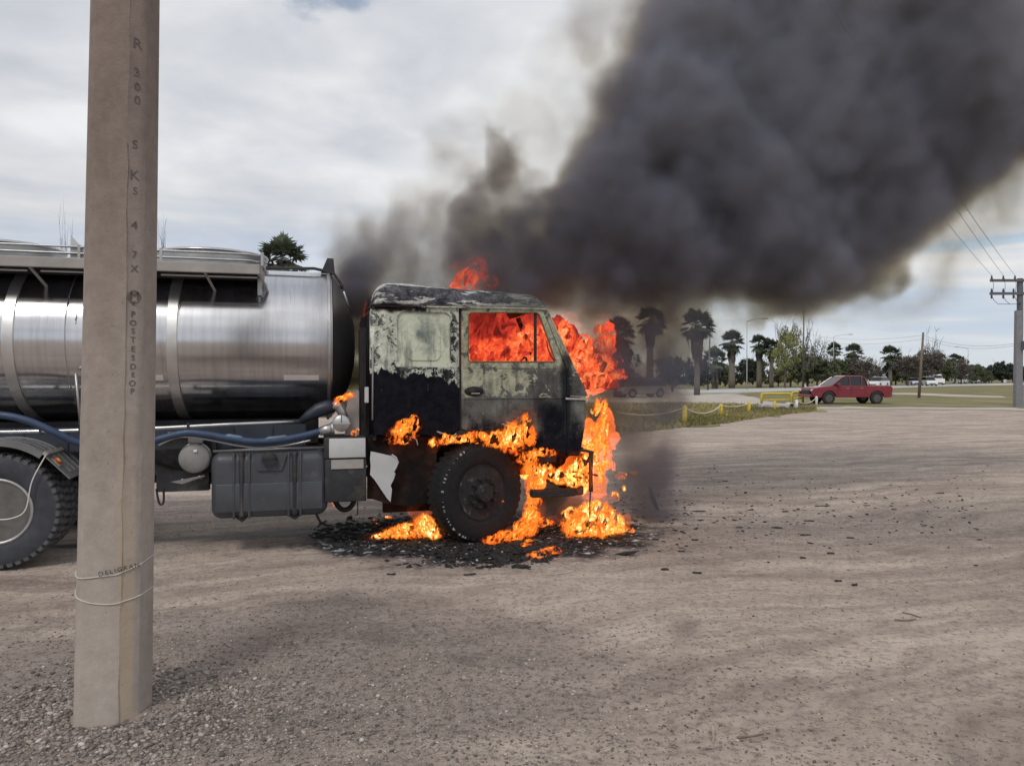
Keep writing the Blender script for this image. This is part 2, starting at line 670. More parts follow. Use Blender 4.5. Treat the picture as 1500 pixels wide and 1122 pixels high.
def scatter(name, X, Y, size, mat, flat=.6, stretch=None, sink=.25, seed=0, **tags):
    rr = np.random.default_rng(seed)
    n = len(X)
    H = ground_height(X.astype('f'), Y.astype('f'))
    Vs, Fs, o = [], [], 0
    for k in range(6):
        sel = np.arange(k, n, 6)
        if not len(sel): continue
        bv, bf = base_stone(seed + k, flat)
        a = rr.random(len(sel)) * 6.28
        sc = size[sel][:, None, None]
        st = np.ones((len(sel), 1, 3))
        if stretch is not None:
            st[:, 0, 0] = 1 + rr.random(len(sel)) * stretch
        V = bv[None] * st * sc
        ca, sa = np.cos(a)[:, None], np.sin(a)[:, None]
        tilt = (rr.random((len(sel), 1)) - .5) * .7
        z = V[..., 2] + V[..., 0] * tilt
        V = np.stack([V[..., 0] * ca - V[..., 1] * sa + X[sel][:, None], V[..., 0] * sa + V[..., 1] * ca + Y[sel][:, None],
                      z + (H[sel] + size[sel] * (flat - sink))[:, None]], -1)
        Fx = bf[None] + (np.arange(len(sel)) * len(bv))[:, None, None] + o
        Vs.append(V.reshape(-1, 3)); Fs.append(Fx.reshape(-1, 3)); o += len(V) * len(bv)
    ob = link(name, mesh_np(name, np.concatenate(Vs), np.concatenate(Fs)), mat)
    tag(ob, **tags)
    return ob


def stone_mat():
    m = bpy.data.materials.new('stone')
    m.use_nodes = True
    nt = m.node_tree
    b = nt.nodes['Principled BSDF']
    g = nt.nodes.new('ShaderNodeNewGeometry')
    c = ramp(nt, S(nt, g.outputs['Random Per Island']), [(0, (.09, .077, .07)), (.35, (.18, .15, .133)), (.7, (.27, .23, .205)), (.93, (.35, .305, .275)), (1, (.5, .45, .41))])
    nt.links.new(c, b.inputs['Base Color'])
    b.inputs['Roughness'].default_value = .9
    return m


M_STONE = stone_mat()


def make_gravel():
    r = np.random.default_rng(11)
    n1 = 5200     # heap round the foot of the pole
    a = r.random(n1) * 6.283
    d = .17 + np.abs(r.normal(0, .40, n1))
    X1 = POLE_XY.x + .10 + d * np.cos(a) * 1.25
    Y1 = POLE_XY.y + d * np.sin(a) * .8
    s1 = .005 + .011 * r.random(n1) ** 2.2
    n2 = 15000
    X2 = r.normal(-1.3, 1.5, n2); Y2 = 3.25 + np.abs(r.normal(0, 1.15, n2))
    s2 = .003 + .007 * r.random(n2) ** 3
    n3 = 9000
    Y3 = 3.3 + 6.5 * r.random(n3) ** 1.4; X3 = (r.random(n3) * 1500 - 750) / F * Y3
    s3 = .002 + .006 * r.random(n3) ** 4
    X, Y, s = np.concatenate([X1, X2, X3]), np.concatenate([Y1, Y2, Y3]), np.concatenate([s1, s2, s3])
    k = np.hypot(X - POLE_XY.x, Y - POLE_XY.y) > .19
    scatter('gravel', X[k], Y[k], s[k], M_STONE, .62, .5, .3, 5, label='loose grey gravel strewn round the foot of the concrete pole', cat='gravel', kind='stuff')


make_gravel()
M_CHAR = material('char', (.018, .017, .017), .85, var=.5, vscale=30, bump=.5, bscale=60)
M_ASH = material('white_ash', (.42, .43, .45), .95, var=.4, vscale=20, bump=.6, bscale=50, second=(.06, .06, .065), sec_scale=9, sec_edge=(.5, .6))


def make_debris():
    r = np.random.default_rng(21)
    # crumbs blown to the right of the fire
    n = 1100
    px = 900 + 560 * r.random(n) ** 1.6
    py = 742 + r.normal(0, 34, n) + (px - 950) * -.02
    k = (py > 660) & (py < 900)
    px, py = px[k], py[k]
    Yg = 1.7 * F / (py - 552); Xg = (px - 750) / F * Yg
    s = .005 + .016 * r.random(len(Xg)) ** 3
    scatter('debris', Xg, Yg, s, M_CHAR, .35, 1.6, .1, 15, label='crumbs of black charred debris scattered on the dirt right of the fire', cat='debris', kind='stuff')
    # ash and cinders under the cab
    n = 8000
    px = 450 + 480 * (.5 + .5 * (2 * r.random(n) - 1) * r.random(n) ** .3)
    cy_ = np.interp(px, [450, 560, 640, 760, 850, 950], [782, 782, 795, 805, 785, 778])
    py = cy_ + r.normal(0, 1, n) * np.interp(px, [450, 520, 640, 800, 950], [6, 13, 15, 13, 6])
    k = (py > 725) & (py < 832)
    px, py = px[k], py[k]
    Yg = 1.7 * F / (py - 552); Xg = (px - 750) / F * Yg
    s = .003 + .030 * r.random(len(Xg)) ** 5
    h = len(Xg) // 7
    scatter('cinders', Xg[h:], Yg[h:], s[h:], M_CHAR, .4, 1.8, .15, 25, label='black cinders and melted scraps lying round the burning front wheel', cat='cinders', kind='stuff')
    n = 70
    px = 470 + 460 * r.random(n)
    py = np.interp(px, [450, 560, 640, 760, 850, 950], [778, 785, 800, 806, 787, 780]) + r.normal(0, 9, n)
    Yb = 1.7 * F / (py - 552)
    scatter('burnt_lumps', (px - 750) / F * Yb, Yb, .02 + .045 * r.random(n) ** 2, M_CHAR, .35, 2.6, .1, 45, label='larger burnt lumps and rags lying in the puddle of ash', cat='debris', kind='stuff')
    scatter('ash', Xg[:h], Yg[:h], s[:h] * .7, M_ASH, .3, 1.5, .1, 35, label='grey white ash flakes mixed in with the black cinders', cat='ash', kind='stuff')


make_debris()


def chip(px, py, L, w, ang, label, h=.010, mat=None):
    g = ground(px, py)
    z = float(ground_height(np.array([g.x], 'f'), np.array([g.y], 'f'))[0])
    rr = random.Random(int(px * 7 + py))
    n = 7
    top, bot = [], []
    for i in range(n):
        t = i / (n - 1)
        ww = w * (math.sin(math.pi * min(1, max(0, t * .9 + .07))) ** .6) * rr.uniform(.6, 1.1)
        x = (t - .5) * L
        top += [(x, ww / 2, h * rr.uniform(.6, 1.3)), (x, -ww / 2, h * rr.uniform(.5, 1.2))]
        bot += [(x, ww / 2 + .003, 0), (x, -ww / 2 - .003, 0)]
    m = MB()
    fs = []
    for i in range(n - 1):
        a, b = 2 * i, 2 * i + 2
        fs += [(a, a + 1, b + 1, b), (2 * n + a, 2 * n + b, 2 * n + b + 1, 2 * n + a + 1), (a, b, 2 * n + b, 2 * n + a), (a + 1, 2 * n + a + 1, 2 * n + b + 1, b + 1)]
    fs += [(0, 2 * n, 2 * n + 1, 1), (2 * n - 2, 2 * n - 1, 4 * n - 1, 4 * n - 2)]
    m.add(top + bot, fs)
    o = m.build('charred_scrap', mat or M_CHAR, loc=(g.x, g.y, z + .001))
    o.rotation_euler = (0, 0, R(ang))
    tag(o, label, 'charred scrap', 'charred scraps on the dirt right of the fire')
    return o


CH = [(1024, 747, .17, .05, 5, 'curved black scrap, the closest one to the upright blade'), (1138, 771, .12, .05, -30, 'stubby dark scrap beside the long thin one, right of the fire'),
      (1205, 740, .22, .04, 12, 'long thin charred strip farthest back in the right debris field'), (1180, 782, .12, .04, 8, 'broad charred flake in the middle of the right debris field'),
      (1217, 808, .07, .05, 0, 'small black scrap in the right debris field, between the broad flake and the fire'), (1176, 814, .06, .04, 20, 'tiny scrap close to the broad flake, a little nearer the camera'), (1377, 722, .12, .035, 0, 'lone dark scrap far to the right in the open dirt'), (1246, 786, .08, .03, 0, 'round little scrap at the far right end of the debris line'), (1185, 761, .12, .03, -12, 'slim scrap just behind the broad charred flake'),
      (1083, 770, .08, .04, 15, 'slim flake halfway between the fire and the broad charred flake'), (1018, 790, .07, .04, 0, 'scrap just in front of the puddle end, right of the bumper fire'), (998, 806, .07, .03, 10, 'flake in front of the upright blade, toward the camera'), (974, 833, .07, .04, 0, 'nearest scrap below the right end of the burning puddle'), (1021, 838, .08, .04, -10, 'dark scrap on bare dirt nearest the camera, right of the fire'), (1228, 849, .06, .03, 0, 'left one of the two scraps nearest the camera on the right'),
      (1252, 855, .06, .04, 30, 'right one of the two scraps nearest the camera on the right'), (688, 840, .11, .035, 20, 'black splinter on bare dirt just in front of the front wheel'), (573, 841, .08, .03, 0, 'small black flake on bare dirt left of the front wheel'),
      (960, 790, .07, .04, 0, 'scrap touching the right end of the burnt patch'), (1062, 704, .09, .03, 0, 'slim flake far behind the curved scrap'), (1100, 745, .07, .03, 10, 'flake between the curved scrap and the stubby one'), (1150, 748, .08, .04, 0, 'flake just left of the long thin strip'), (1270, 740, .1, .03, 5, 'flake at the right end of the thin strip row'), (1310, 745, .07, .03, 0, 'rightmost slim flake of the thin strip row')]
for c in CH: chip(*c)

M_WOOD = material('dry_wood', (.17, .13, .10), .9, var=.4, vscale=20, bump=.4)
M_WOODP = material('bleached_wood', (.36, .31, .25), .9, var=.3, vscale=20, bump=.4)


def twig(pts, r, mat, label):
    P = []
    for (px, py) in pts:
        g = ground(px, py)
        P.append(g + Vector((0, 0, float(ground_height(np.array([g.x], 'f'), np.array([g.y], 'f'))[0]) + r)))
    n = len(P)
    m = MB().tube([p - P[0] for p in P], [r * (1 - .5 * i / (n - 1)) for i in range(n)], 6)
    o = m.build('twig', mat, loc=P[0])
    return tag(o, label, 'twig', 'twigs lying on the dirt')


twig([(1080, 1076), (1100, 1074), (1119, 1071)], .006, M_WOOD, 'dark straight twig nearest the bottom edge of the dirt')
twig([(1044, 1062), (1045, 1072), (1045, 1083)], .009, M_WOODP, 'short pale stick beside the dark straight twig')
twig([(1311, 907), (1330, 907), (1342, 905)], .007, M_WOOD, 'straight brown twig of the pair on the right')
twig([(1322, 897), (1336, 899), (1350, 903)], .006, M_WOOD, 'slanting brown twig of the pair on the right')
twig([(228, 996), (236, 998)], .006, M_WOODP, 'tiny pale stick at the foot of the concrete pole')

# the burnt blade that stands upright in the dirt
g0 = ground(962, 746)
m = MB()
m.add([(-.01, 0, 0), (.035, .015, .0), (.0, .02, .12), (-.05, 0, .10), (-.04, .02, .22), (-.085, .0, .20), (-.105, .01, .335),
       (-.01, .02, 0), (.03, .03, .0), (-.005, .035, .12), (-.055, .015, .10), (-.045, .035, .22), (-.09, .015, .20), (-.103, .018, .33)],
      [(0, 1, 2, 3), (3, 2, 4, 5), (5, 4, 6), (10, 9, 8, 7), (12, 11, 9, 10), (13, 11, 12), (0, 3, 10, 7), (3, 5, 12, 10), (5, 6, 13, 12), (1, 8, 9, 2), (2, 9, 11, 4), (4, 11, 13, 6), (0, 7, 8, 1)])
o = m.build('scorched_blade', M_CHAR, loc=g0 + Vector((0, 0, -.015)))
tag(o, 'narrow black blade of burnt material standing upright in the dirt right of the fire', 'debris')

# ------------------------------------------------------------------ foreground concrete pole
M_CONC = bpy.data.materials.new('cast_concrete')
M_CONC.use_nodes = True
nt = M_CONC.node_tree
b = nt.nodes['Principled BSDF']
t = nt.nodes.new('ShaderNodeTexCoord').outputs['Object']
x, y, z = sepxyz(nt, t)
n1 = noise(nt, t, 2.0, 6, .6, stretch=(1, 1, .25))
n2 = noise(nt, t, 14, 6, .7)
n3 = noise(nt, t, 3.0, 5, .6, stretch=(3, 3, .5))
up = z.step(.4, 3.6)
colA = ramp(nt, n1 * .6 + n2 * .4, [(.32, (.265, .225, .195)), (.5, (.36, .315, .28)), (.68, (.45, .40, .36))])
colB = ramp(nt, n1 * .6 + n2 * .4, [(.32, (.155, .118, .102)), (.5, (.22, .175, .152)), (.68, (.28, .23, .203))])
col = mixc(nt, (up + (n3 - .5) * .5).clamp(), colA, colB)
# damp rusty run-off down the flat strip
sx = (x * .883 + y * .469 - .055)
strip = (1.0 - sx.abs().step(.022, .046)) * (1.0 - z.step(.9, 1.65)) * n3.step(.30, .5)
col = mixc(nt, strip * .6, col, (.40, .31, .22))
lich = noise(nt, t, 5.5, 4, .6).step(.60, .70) * noise(nt, t, 1.3, 2).step(.5, .62)
col = mixc(nt, lich * .4, col, (.24, .24, .15))
pit = noise(nt, t, 42, 3, .7)
col = mixc(nt, pit.step(.66, .72) * .6, col, (.13, .115, .105))
nt.links.new(col, b.inputs['Base Color'])
b.inputs['Roughness'].default_value = .9
b.inputs['Specular IOR Level'].default_value = .25
bn = nt.nodes.new('ShaderNodeBump')
bn.inputs['Strength'].default_value = .5
bn.inputs['Distance'].default_value = .006
put(nt, bn.inputs['Height'], n2 * .7 + pit * -.5 + noise(nt, t, 90, 3) * .4)
nt.links.new(bn.outputs[0], b.inputs['Normal'])

PB = ground(166, 1046)
PT = at(187, 0, PB.y + .02)
PH = 8.2


def pole_frame(z):
    k = z / PT.z
    return Vector((PB.x + (PT.x - PB.x) * k, PB.y, z))


PHI = math.atan(584 / F)          # the cast face of the pole is turned towards the camera


def prot(x, y):
    return (x * math.cos(PHI) - y * math.sin(PHI), x * math.sin(PHI) + y * math.cos(PHI))


def pole_half(z):
    """half width, from the photograph: 57 px at the foot, 49 px at the top of the frame"""
    w0 = 51.5 / F * PB.y
    w1 = 45 / F * PB.y
    return w0 + (w1 - w0) * z / PT.z


# section (unit half width): rounded back, front face, 4 mm seam step, flat strip, right face
SEC = [(-1.0, .30), (-.985, -.30), (-.93, -.62), (-.82, -.80), (-.62, -.905), (-.30, -.96), (.0, -.985), (.13, -.985), (.155, -.955), (.42, -.90), (.50, -.865), (.62, -.78),
       (.97, -.18), (1.0, 0), (1.0, .35), (.8, .75), (.45, .95), (0, 1), (-.5, .93), (-.85, .7)]
utility = empty('concrete_pole', PB)
tag(utility, 'thick grey concrete utility pole standing in gravel in front of the tanker', 'utility pole')
m = MB()
zs = [-.25 + i * .11 for i in range(int(PH / .11))]
vs, fs = [], []
rr = random.Random(4)
for z_ in zs:
    c = pole_frame(z_) - PB
    h = pole_half(z_)
    for i, (a, d) in enumerate(SEC):
        seam = 0
        if i in (7, 8): seam = rr.uniform(-.006, .004)
        qx, qy = prot(a * h + seam, d * h * .95 + rr.uniform(-.0012, .0012))
        vs.append((c.x + qx, qy, c.z))
ns = len(SEC)
for i in range(len(zs) - 1):
    for k in range(ns):
        k2 = (k + 1) % ns
        fs.append((i * ns + k, i * ns + k2, (i + 1) * ns + k2, (i + 1) * ns + k))
fs.append(tuple(range((len(zs) - 1) * ns, len(zs) * ns)))
m.add(vs, fs)
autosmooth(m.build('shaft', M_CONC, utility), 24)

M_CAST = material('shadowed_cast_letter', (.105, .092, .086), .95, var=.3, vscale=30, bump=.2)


def font_to_mesh(o, mat):
    bpy.context.view_layer.update()
    me = bpy.data.meshes.new_from_object(o.evaluated_get(bpy.context.evaluated_depsgraph_get()))
    me.materials.clear()
    me.materials.append(mat)
    n = bpy.data.objects.new(o.name.split('.')[0], me)
    COL.objects.link(n)
    n.parent = o.parent
    n.location, n.rotation_euler, n.scale = o.location.copy(), o.rotation_euler.copy(), o.scale.copy()
    cu = o.data
    bpy.data.objects.remove(o)
    bpy.data.curves.remove(cu)
    return n


def letter(ch, px, py, hpx, parent, mat, name='letter', wid=1.0, rot=0.0):
    """a cast letter that stands in the flat strip of the pole"""
    P = at(px, py, PB.y)
    cu = bpy.data.curves.new('letter', 'FONT')
    cu.body = ch
    cu.size = hpx / F * PB.y * 1.42
    cu.extrude = .0025
    cu.align_x = 'CENTER'
    cu.align_y = 'CENTER'
    o = bpy.data.objects.new(name, cu)
    COL.objects.link(o)
    o.parent = parent
    h = pole_half(P.z)
    ax = pole_frame(P.z)
    u_ = ((P.x - ax.x) * math.cos(PHI)) * .955
    t_ = (u_ / h - .155) / (.42 - .155)
    dep = -(.955 + (.90 - .955) * min(1.3, max(-.2, t_))) * h * .95 + .0005
    qx, qy = prot(u_, dep)
    o.location = (ax.x - PB.x + qx, qy, P.z + .17 * (P.z - CAMZ) / PB.y * -1)
    o.rotation_euler = (R(90), R(rot), PHI + R(12))
    o.scale = (wid, 1, 1)
    return font_to_mesh(o, mat)


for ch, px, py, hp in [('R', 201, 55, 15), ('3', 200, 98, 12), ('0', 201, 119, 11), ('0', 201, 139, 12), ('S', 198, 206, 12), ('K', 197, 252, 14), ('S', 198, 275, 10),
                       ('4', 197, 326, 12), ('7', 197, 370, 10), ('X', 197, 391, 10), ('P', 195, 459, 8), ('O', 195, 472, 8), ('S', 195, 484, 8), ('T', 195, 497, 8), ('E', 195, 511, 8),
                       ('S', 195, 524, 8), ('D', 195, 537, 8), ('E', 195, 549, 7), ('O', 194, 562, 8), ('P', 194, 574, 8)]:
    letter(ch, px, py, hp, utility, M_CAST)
# ringed monogram above the lettering
cz = at(197, 433, PB.y)
h = pole_half(cz.z); ax = pole_frame(cz.z)
u_ = (cz.x - ax.x) * math.cos(PHI) * .955
qx, qy = prot(u_, -.93 * h * .95)
cen = Vector((ax.x - PB.x + qx, qy, cz.z - .17 * (cz.z - CAMZ) / PB.y))
m = MB()
ring = [cen + Vector((*prot(.026 * math.cos(a), -.003 + .005 * math.cos(a)), .030 * math.sin(a))) for a in np.linspace(0, 6.283, 25)]
m.tube(ring, .0035, 6, cap=False)
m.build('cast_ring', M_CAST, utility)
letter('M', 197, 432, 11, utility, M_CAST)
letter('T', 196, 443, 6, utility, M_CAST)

# the two ties round the pole
M_TIE = material('pale_cord', (.48, .45, .42), .7, var=.1, bump=0)


def pole_ring(pz_left, pz_front, pz_right, r, name, label):
    """px heights at the left edge, the middle and the right edge"""
    pts = []
    n = len(SEC)
    zl, zf, zr = [CAMZ - (p - 552) / F * (PB.y - .1) for p in (pz_left, pz_front, pz_right)]
    for k in range(n * 3 + 1):
        i = (k / 3) % n
        a = SEC[int(i) % n]; b2 = SEC[(int(i) + 1) % n]
        f = i - int(i)
        sx_, sy_ = a[0] * (1 - f) + b2[0] * f, a[1] * (1 - f) + b2[1] * f
        zz = zf + (zl - zf) * max(0, -sx_) ** 2.0 + (zr - zf) * max(0, sx_)
        h_ = pole_half(zz) * 1.0
        c_ = pole_frame(zz) - PB
        pts.append((c_.x + prot(sx_ * (h_ + r * .8), sy_ * (h_ * .95 + r * .8))[0], prot(sx_ * (h_ + r * .8), sy_ * (h_ * .95 + r * .8))[1], zz))
    o_ = MB().tube(pts, r, 6, cap=False).build(name, M_TIE, loc=PB, smooth=True)
    tag(o_, label, 'cord')
    return o_


tie = pole_ring(842, 839, 823, .0034, 'pole_tie', 'upper pale cord with black lettering tied round the concrete pole')
pole_ring(869, 881, 872, .0034, 'pole_tie', 'lower plain pale cord sagging round the concrete pole')
cu = bpy.data.curves.new('lettering', 'FONT')
cu.body = 'DELIGRAN'
cu.size = .030
cu.extrude = .0006
cu.space_character = 1.35
cu.align_x = 'CENTER'; cu.align_y = 'CENTER'
o = bpy.data.objects.new('lettering', cu)
COL.objects.link(o)
o.parent = tie
Pq = at(170, 836.5, PB.y - .17)
uq = .08
qx, qy = prot(uq * pole_half(Pq.z), -.985 * pole_half(Pq.z) * .95 - .0075)
o.location = (pole_frame(Pq.z).x - PB.x + qx, qy, Pq.z)
o.rotation_euler = (R(90), R(-9), PHI)
font_to_mesh(o, material('ink', (.02, .02, .02), .6, bump=0))

# ------------------------------------------------------------------ trees
M_TRUNK = material('bark', (.10, .082, .068), .95, var=.35, vscale=4, bump=.3, bscale=10)
M_PTRUNK = material('palm_bark', (.15, .13, .11), .95, var=.3, vscale=6, stretch=(1, 1, 4), bump=.3, bscale=12)
M_SKIRT = material('dead_frond', (.085, .078, .062), .95, var=.35, vscale=3, bump=0)


def leaf_mat(name, stops, trans=.25):
    m = bpy.data.materials.new(name)
    m.use_nodes = True
    nt = m.node_tree
    b = nt.nodes['Principled BSDF']
    g = nt.nodes.new('ShaderNodeNewGeometry')
    t = nt.nodes.new('ShaderNodeTexCoord').outputs['Object']
    c = ramp(nt, S(nt, g.outputs['Random Per Island']) * .5 + noise(nt, t, .8, 3) * .5, stops)
    nt.links.new(c, b.inputs['Base Color'])
    b.inputs['Roughness'].default_value = .65
    b.inputs['Specular IOR Level'].default_value = .3
    b.inputs['Subsurface Weight'].default_value = 0
    return m


M_PALM = leaf_mat('palm_leaf', [(.2, (.045, .060, .040)), (.5, (.080, .100, .066)), (.8, (.13, .15, .10))])
M_LEAF = leaf_mat('dull_leaf', [(.2, (.042, .056, .030)), (.5, (.075, .09, .046)), (.8, (.12, .135, .066))])
M_LEAFB = leaf_mat('yellow_leaf', [(.2, (.10, .115, .04)), (.5, (.19, .20, .07)), (.8, (.31, .30, .13))])
M_LEAFC = leaf_mat('brown_leaf', [(.2, (.060, .050, .042)), (.5, (.095, .080, .066)), (.8, (.14, .12, .10))])
M_LEAFD = leaf_mat('dark_leaf', [(.2, (.020, .028, .022)), (.5, (.034, .044, .032)), (.8, (.055, .066, .045))])


def palm_crown(seed, n=46, rad=1.45):
    rr = random.Random(seed)
    m = MB()
    for i in range(n):
        el = R(rr.uniform(-55, 85)); az = rr.uniform(0, 6.283)
        d = Vector((math.cos(az) * math.cos(el), math.sin(az) * math.cos(el), math.sin(el)))
        L = rad * rr.uniform(.45, .62)
        base = d * .1
        hub = d * L
        side = d.cross(Vector((0, 0, 1)))
        side.normalize()
        nrm = side.cross(d)
        m.add([base + side * .02, base - side * .02, hub], [(0, 1, 2)])
        k = 11
        R0 = rad * rr.uniform(.45, .6)
        for j in range(k):
            a = R(-95 + 190 * j / (k - 1))
            dd = (d * math.cos(a) + side * math.sin(a)).normalized()
            droop = Vector((0, 0, -.25 * R0 * abs(math.sin(a)) - .10 * R0))
            p = dd.cross(nrm).normalized() * .055 * rad
            tip = hub + dd * R0 * rr.uniform(.8, 1.05) + droop
            midp = hub + dd * R0 * .55 + droop * .3
            m.add([hub, midp + p, tip, midp - p], [(0, 1, 2, 3)])
    return m


def palm_skirt(seed, L=2.2):
    rr = random.Random(seed)
    m = MB()
    for i in range(60):
        az = rr.uniform(0, 6.283)
        d = Vector((math.cos(az), math.sin(az), 0))
        z0 = -rr.uniform(0, L * .6)
        r1 = rr.uniform(.25, .75) * (1 + z0 / L)
        s = Vector((-d.y, d.x, 0)) * rr.uniform(.10, .22)
        p0 = d * .15 + Vector((0, 0, z0 + .25))
        p1 = d * r1 + Vector((0, 0, z0 - rr.uniform(.3, .8)))
        p2 = d * r1 * .75 + Vector((0, 0, z0 - rr.uniform(.9, 1.3)))
        m.add([p0, p1 - s, p2, p1 + s], [(0, 1, 2, 3)])
    return m


PALM_CROWNS = [palm_crown(k).mesh('crown', False) for k in range(4)]
for me in PALM_CROWNS: me.materials.append(M_PALM)
PALM_SKIRTS = [palm_skirt(k).mesh('dead_fronds', False) for k in range(3)]
for me in PALM_SKIRTS: me.materials.append(M_SKIRT)


def palm(px, Y, top_px, width_px, label, k=0, skirt=1.0, thick=.13, group='palms along the road', lean=0.0):
    base = at(px, 552, Y); base.z = 0
    H = CAMZ + (552 - top_px) * Y / F
    cr = width_px * Y / F / 2
    hc = H - cr * .95
    e = empty('palm_tree', base)
    tag(e, label, 'palm tree', group)
    m = MB().tube([(lean * (i / 5) ** 2, 0, hc * i / 5) for i in range(6)], [thick * (1.25 - .4 * i / 5) for i in range(6)], 8)
    m.build('trunk', M_PTRUNK, e, smooth=True)
    c = link('crown', PALM_CROWNS[k % 4], None, e)
    c.location = (lean, 0, hc); c.scale = (cr / 1.12,) * 3
    c.rotation_euler = (0, 0, k * 1.3)
    if skirt:
        s = link('dead_fronds', PALM_SKIRTS[k % 3], None, e)
        s.location = (lean, 0, hc); s.scale = (cr * .95, cr * .95, cr * .55 * skirt)
    return e


def leaf_crown(seed, clumps=46, per=60, size=.34, hollow=.45, sparse=0.0, shape=(1, 1, .8)):
    """leaf-sized faces in clumps through a unit ellipsoid"""
    r = np.random.default_rng(seed)
    d = r.normal(size=(clumps, 3)); d /= np.linalg.norm(d, axis=1)[:, None]
    rad = (hollow + (1 - hollow) * r.random(clumps))[:, None]
    c = d * rad * np.array(shape)
    c[:, 2] = np.maximum(c[:, 2], -.62 * shape[2])
    cr = (.16 + .17 * r.random(clumps))
    n = clumps * per
    idx = np.repeat(np.arange(clumps), per)
    off = r.normal(size=(n, 3)); off /= np.linalg.norm(off, axis=1)[:, None]
    off *= (r.random(n) ** .45)[:, None]
    p = c[idx] + off * cr[idx][:, None] * np.array([1, 1, .75])
    nn = off + r.normal(size=(n, 3)) * .8; nn /= np.linalg.norm(nn, axis=1)[:, None]
    a = np.cross(nn, r.normal(size=(n, 3))); a /= np.linalg.norm(a, axis=1)[:, None]
    b = np.cross(nn, a)
    s = size * .1 * (.6 + .8 * r.random(n))[:, None]
    V = np.stack([p - a * s, p - b * s * .6, p + a * s, p + b * s * .6], 1).reshape(-1, 3)
    return V, np.arange(n * 4).reshape(-1, 4)


def crown_mesh(mat, **kw):
    V, Q = leaf_crown(**kw)
    me = mesh_np('crown', V, Q)
    me.materials.append(mat)
    return me


def limbs(seed, n=9, spread=.75, rise=.9):
    rr = random.Random(seed)
    m = MB()
    m.tube([(0, 0, -1.0), (rr.uniform(-.03, .03), 0, -.5), (rr.uniform(-.05, .05), rr.uniform(-.05, .05), .0)], [.07, .055, .04], 7)
    for i in range(n):
        a = 6.283 * i / n + rr.uniform(-.3, .3)
        z0 = rr.uniform(-.55, .0)
        d = Vector((math.cos(a), math.sin(a), 0))
        L = spread * rr.uniform(.6, 1)
        p = [Vector((0, 0, z0)), d * L * .3 + Vector((0, 0, z0 + .25 * rise)), d * L * .65 + Vector((rr.uniform(-.1, .1), rr.uniform(-.1, .1), z0 + .6 * rise)),
             d * L + Vector((0, 0, z0 + rr.uniform(.8, 1.15) * rise))]
        m.tube(p, [.03, .022, .014, .005], 5)
        for j in range(4):
            q0 = p[1].lerp(p[3], rr.random())
            q1 = q0 + Vector((rr.uniform(-.3, .3), rr.uniform(-.3, .3), rr.uniform(.05, .35)))
            m.tube([q0, q0.lerp(q1, .5) + Vector((0, 0, .03)), q1], [.010, .007, .003], 4)
    me = m.mesh('trunk', False)
    me.materials.append(M_TRUNK)
    return me


CROWNS = {
    'dull': [crown_mesh(M_LEAF, seed=k, clumps=95, per=85, size=.50, hollow=.3) for k in range(3)],
    'brown': [crown_mesh(M_LEAFC, seed=10 + k, clumps=85, per=75, size=.48, hollow=.3) for k in range(2)],
    'dark': [crown_mesh(M_LEAFD, seed=20 + k, clumps=90, per=90, size=.58, hollow=.2) for k in range(3)],
    'yellow': [crown_mesh(M_LEAFB, seed=30 + k, clumps=60, per=60, size=.40) for k in range(2)],
    'sparse': [crown_mesh(M_LEAFC, seed=40, clumps=50, per=30, size=.34)],
}
LIMBS = [limbs(k) for k in range(4)]


def tree(px, Y, top_px, width_px, kind, label, k=0, group='trees beyond the road', low=.30):
    """low: height of the crown's lower edge as a share of the tree's height"""
    base = at(px, 552, Y); base.z = 0
    H = CAMZ + (552 - top_px) * Y / F
    w = width_px * Y / F / 2
    hh = H * (1 - low) / 2
    zc = H * low + hh
    e = empty('tree', base)
    tag(e, label, 'tree', group)
    t = link('trunk', LIMBS[k % 4], None, e)
    # the limb mesh spans -1 (ground) .. about +.9 (crown top)
    t.location = (0, 0, zc); t.scale = (w * .95, w * .95, zc)
    c = link('crown', CROWNS[kind][k % len(CROWNS[kind])], None, e)
    c.location = (0, 0, zc); c.scale = (w, w, hh / .82)
    t.rotation_euler = (0, 0, k * 1.1)
    c.rotation_euler = (0, 0, k * 2.3)
    return e


# palms, from left to right
palm(414, 46, 352, 62, 'palm whose fan crown shows just above the tank behind the truck', 1, .4, group='palms behind the tanker')
palm(905, 62, 468, 46, 'bushy dark palm nearest the windscreen flames, deep in smoke', 2, 1.4, .3)
palm(952, 66, 452, 40, 'tall dark palm in the smoke, left of the V shaped one', 0, 1.6, .28)
palm(1021, 70, 455, 44, 'tall dark palm with thick skirt of dead fronds, at the smoke edge', 3, 2.2, .24)
palm(1047, 104, 512, 34, 'low wide palm with dead fronds, left of the tall bright lamp post', 1, 2.2, .3)
palm(1072, 112, 486, 31, 'tall clear palm with full skirt left of the tall lamp post', 2, 1.8, .42)
palm(1112, 118, 492, 26, 'palm with drooping crown right of the tall lamp post', 0, 1.8, .36)
palm(1130, 116, 497, 26, 'yellowish palm touching the pale yellow green tree', 3, 1.5, .3)
palm(1222, 150, 503, 20, 'slim palm behind the street lamp above the pickup roof', 1, .8, .3)
palm(1250, 148, 505, 24, 'palm right of the street lamp above the pickup roof', 2, 1.4, .36)
palm(1304, 150, 508, 26, 'palm standing above the white suv', 0, 1.3, .34)
palm(1379, 190, 519, 13, 'small palm left of a pair of far round palms', 1, .6, .3)
palm(1397, 190, 519, 13, 'left one of a pair of far round palms', 2, .6, .3)
palm(1406, 192, 521, 12, 'right one of a pair of far round palms', 3, .6, .3)

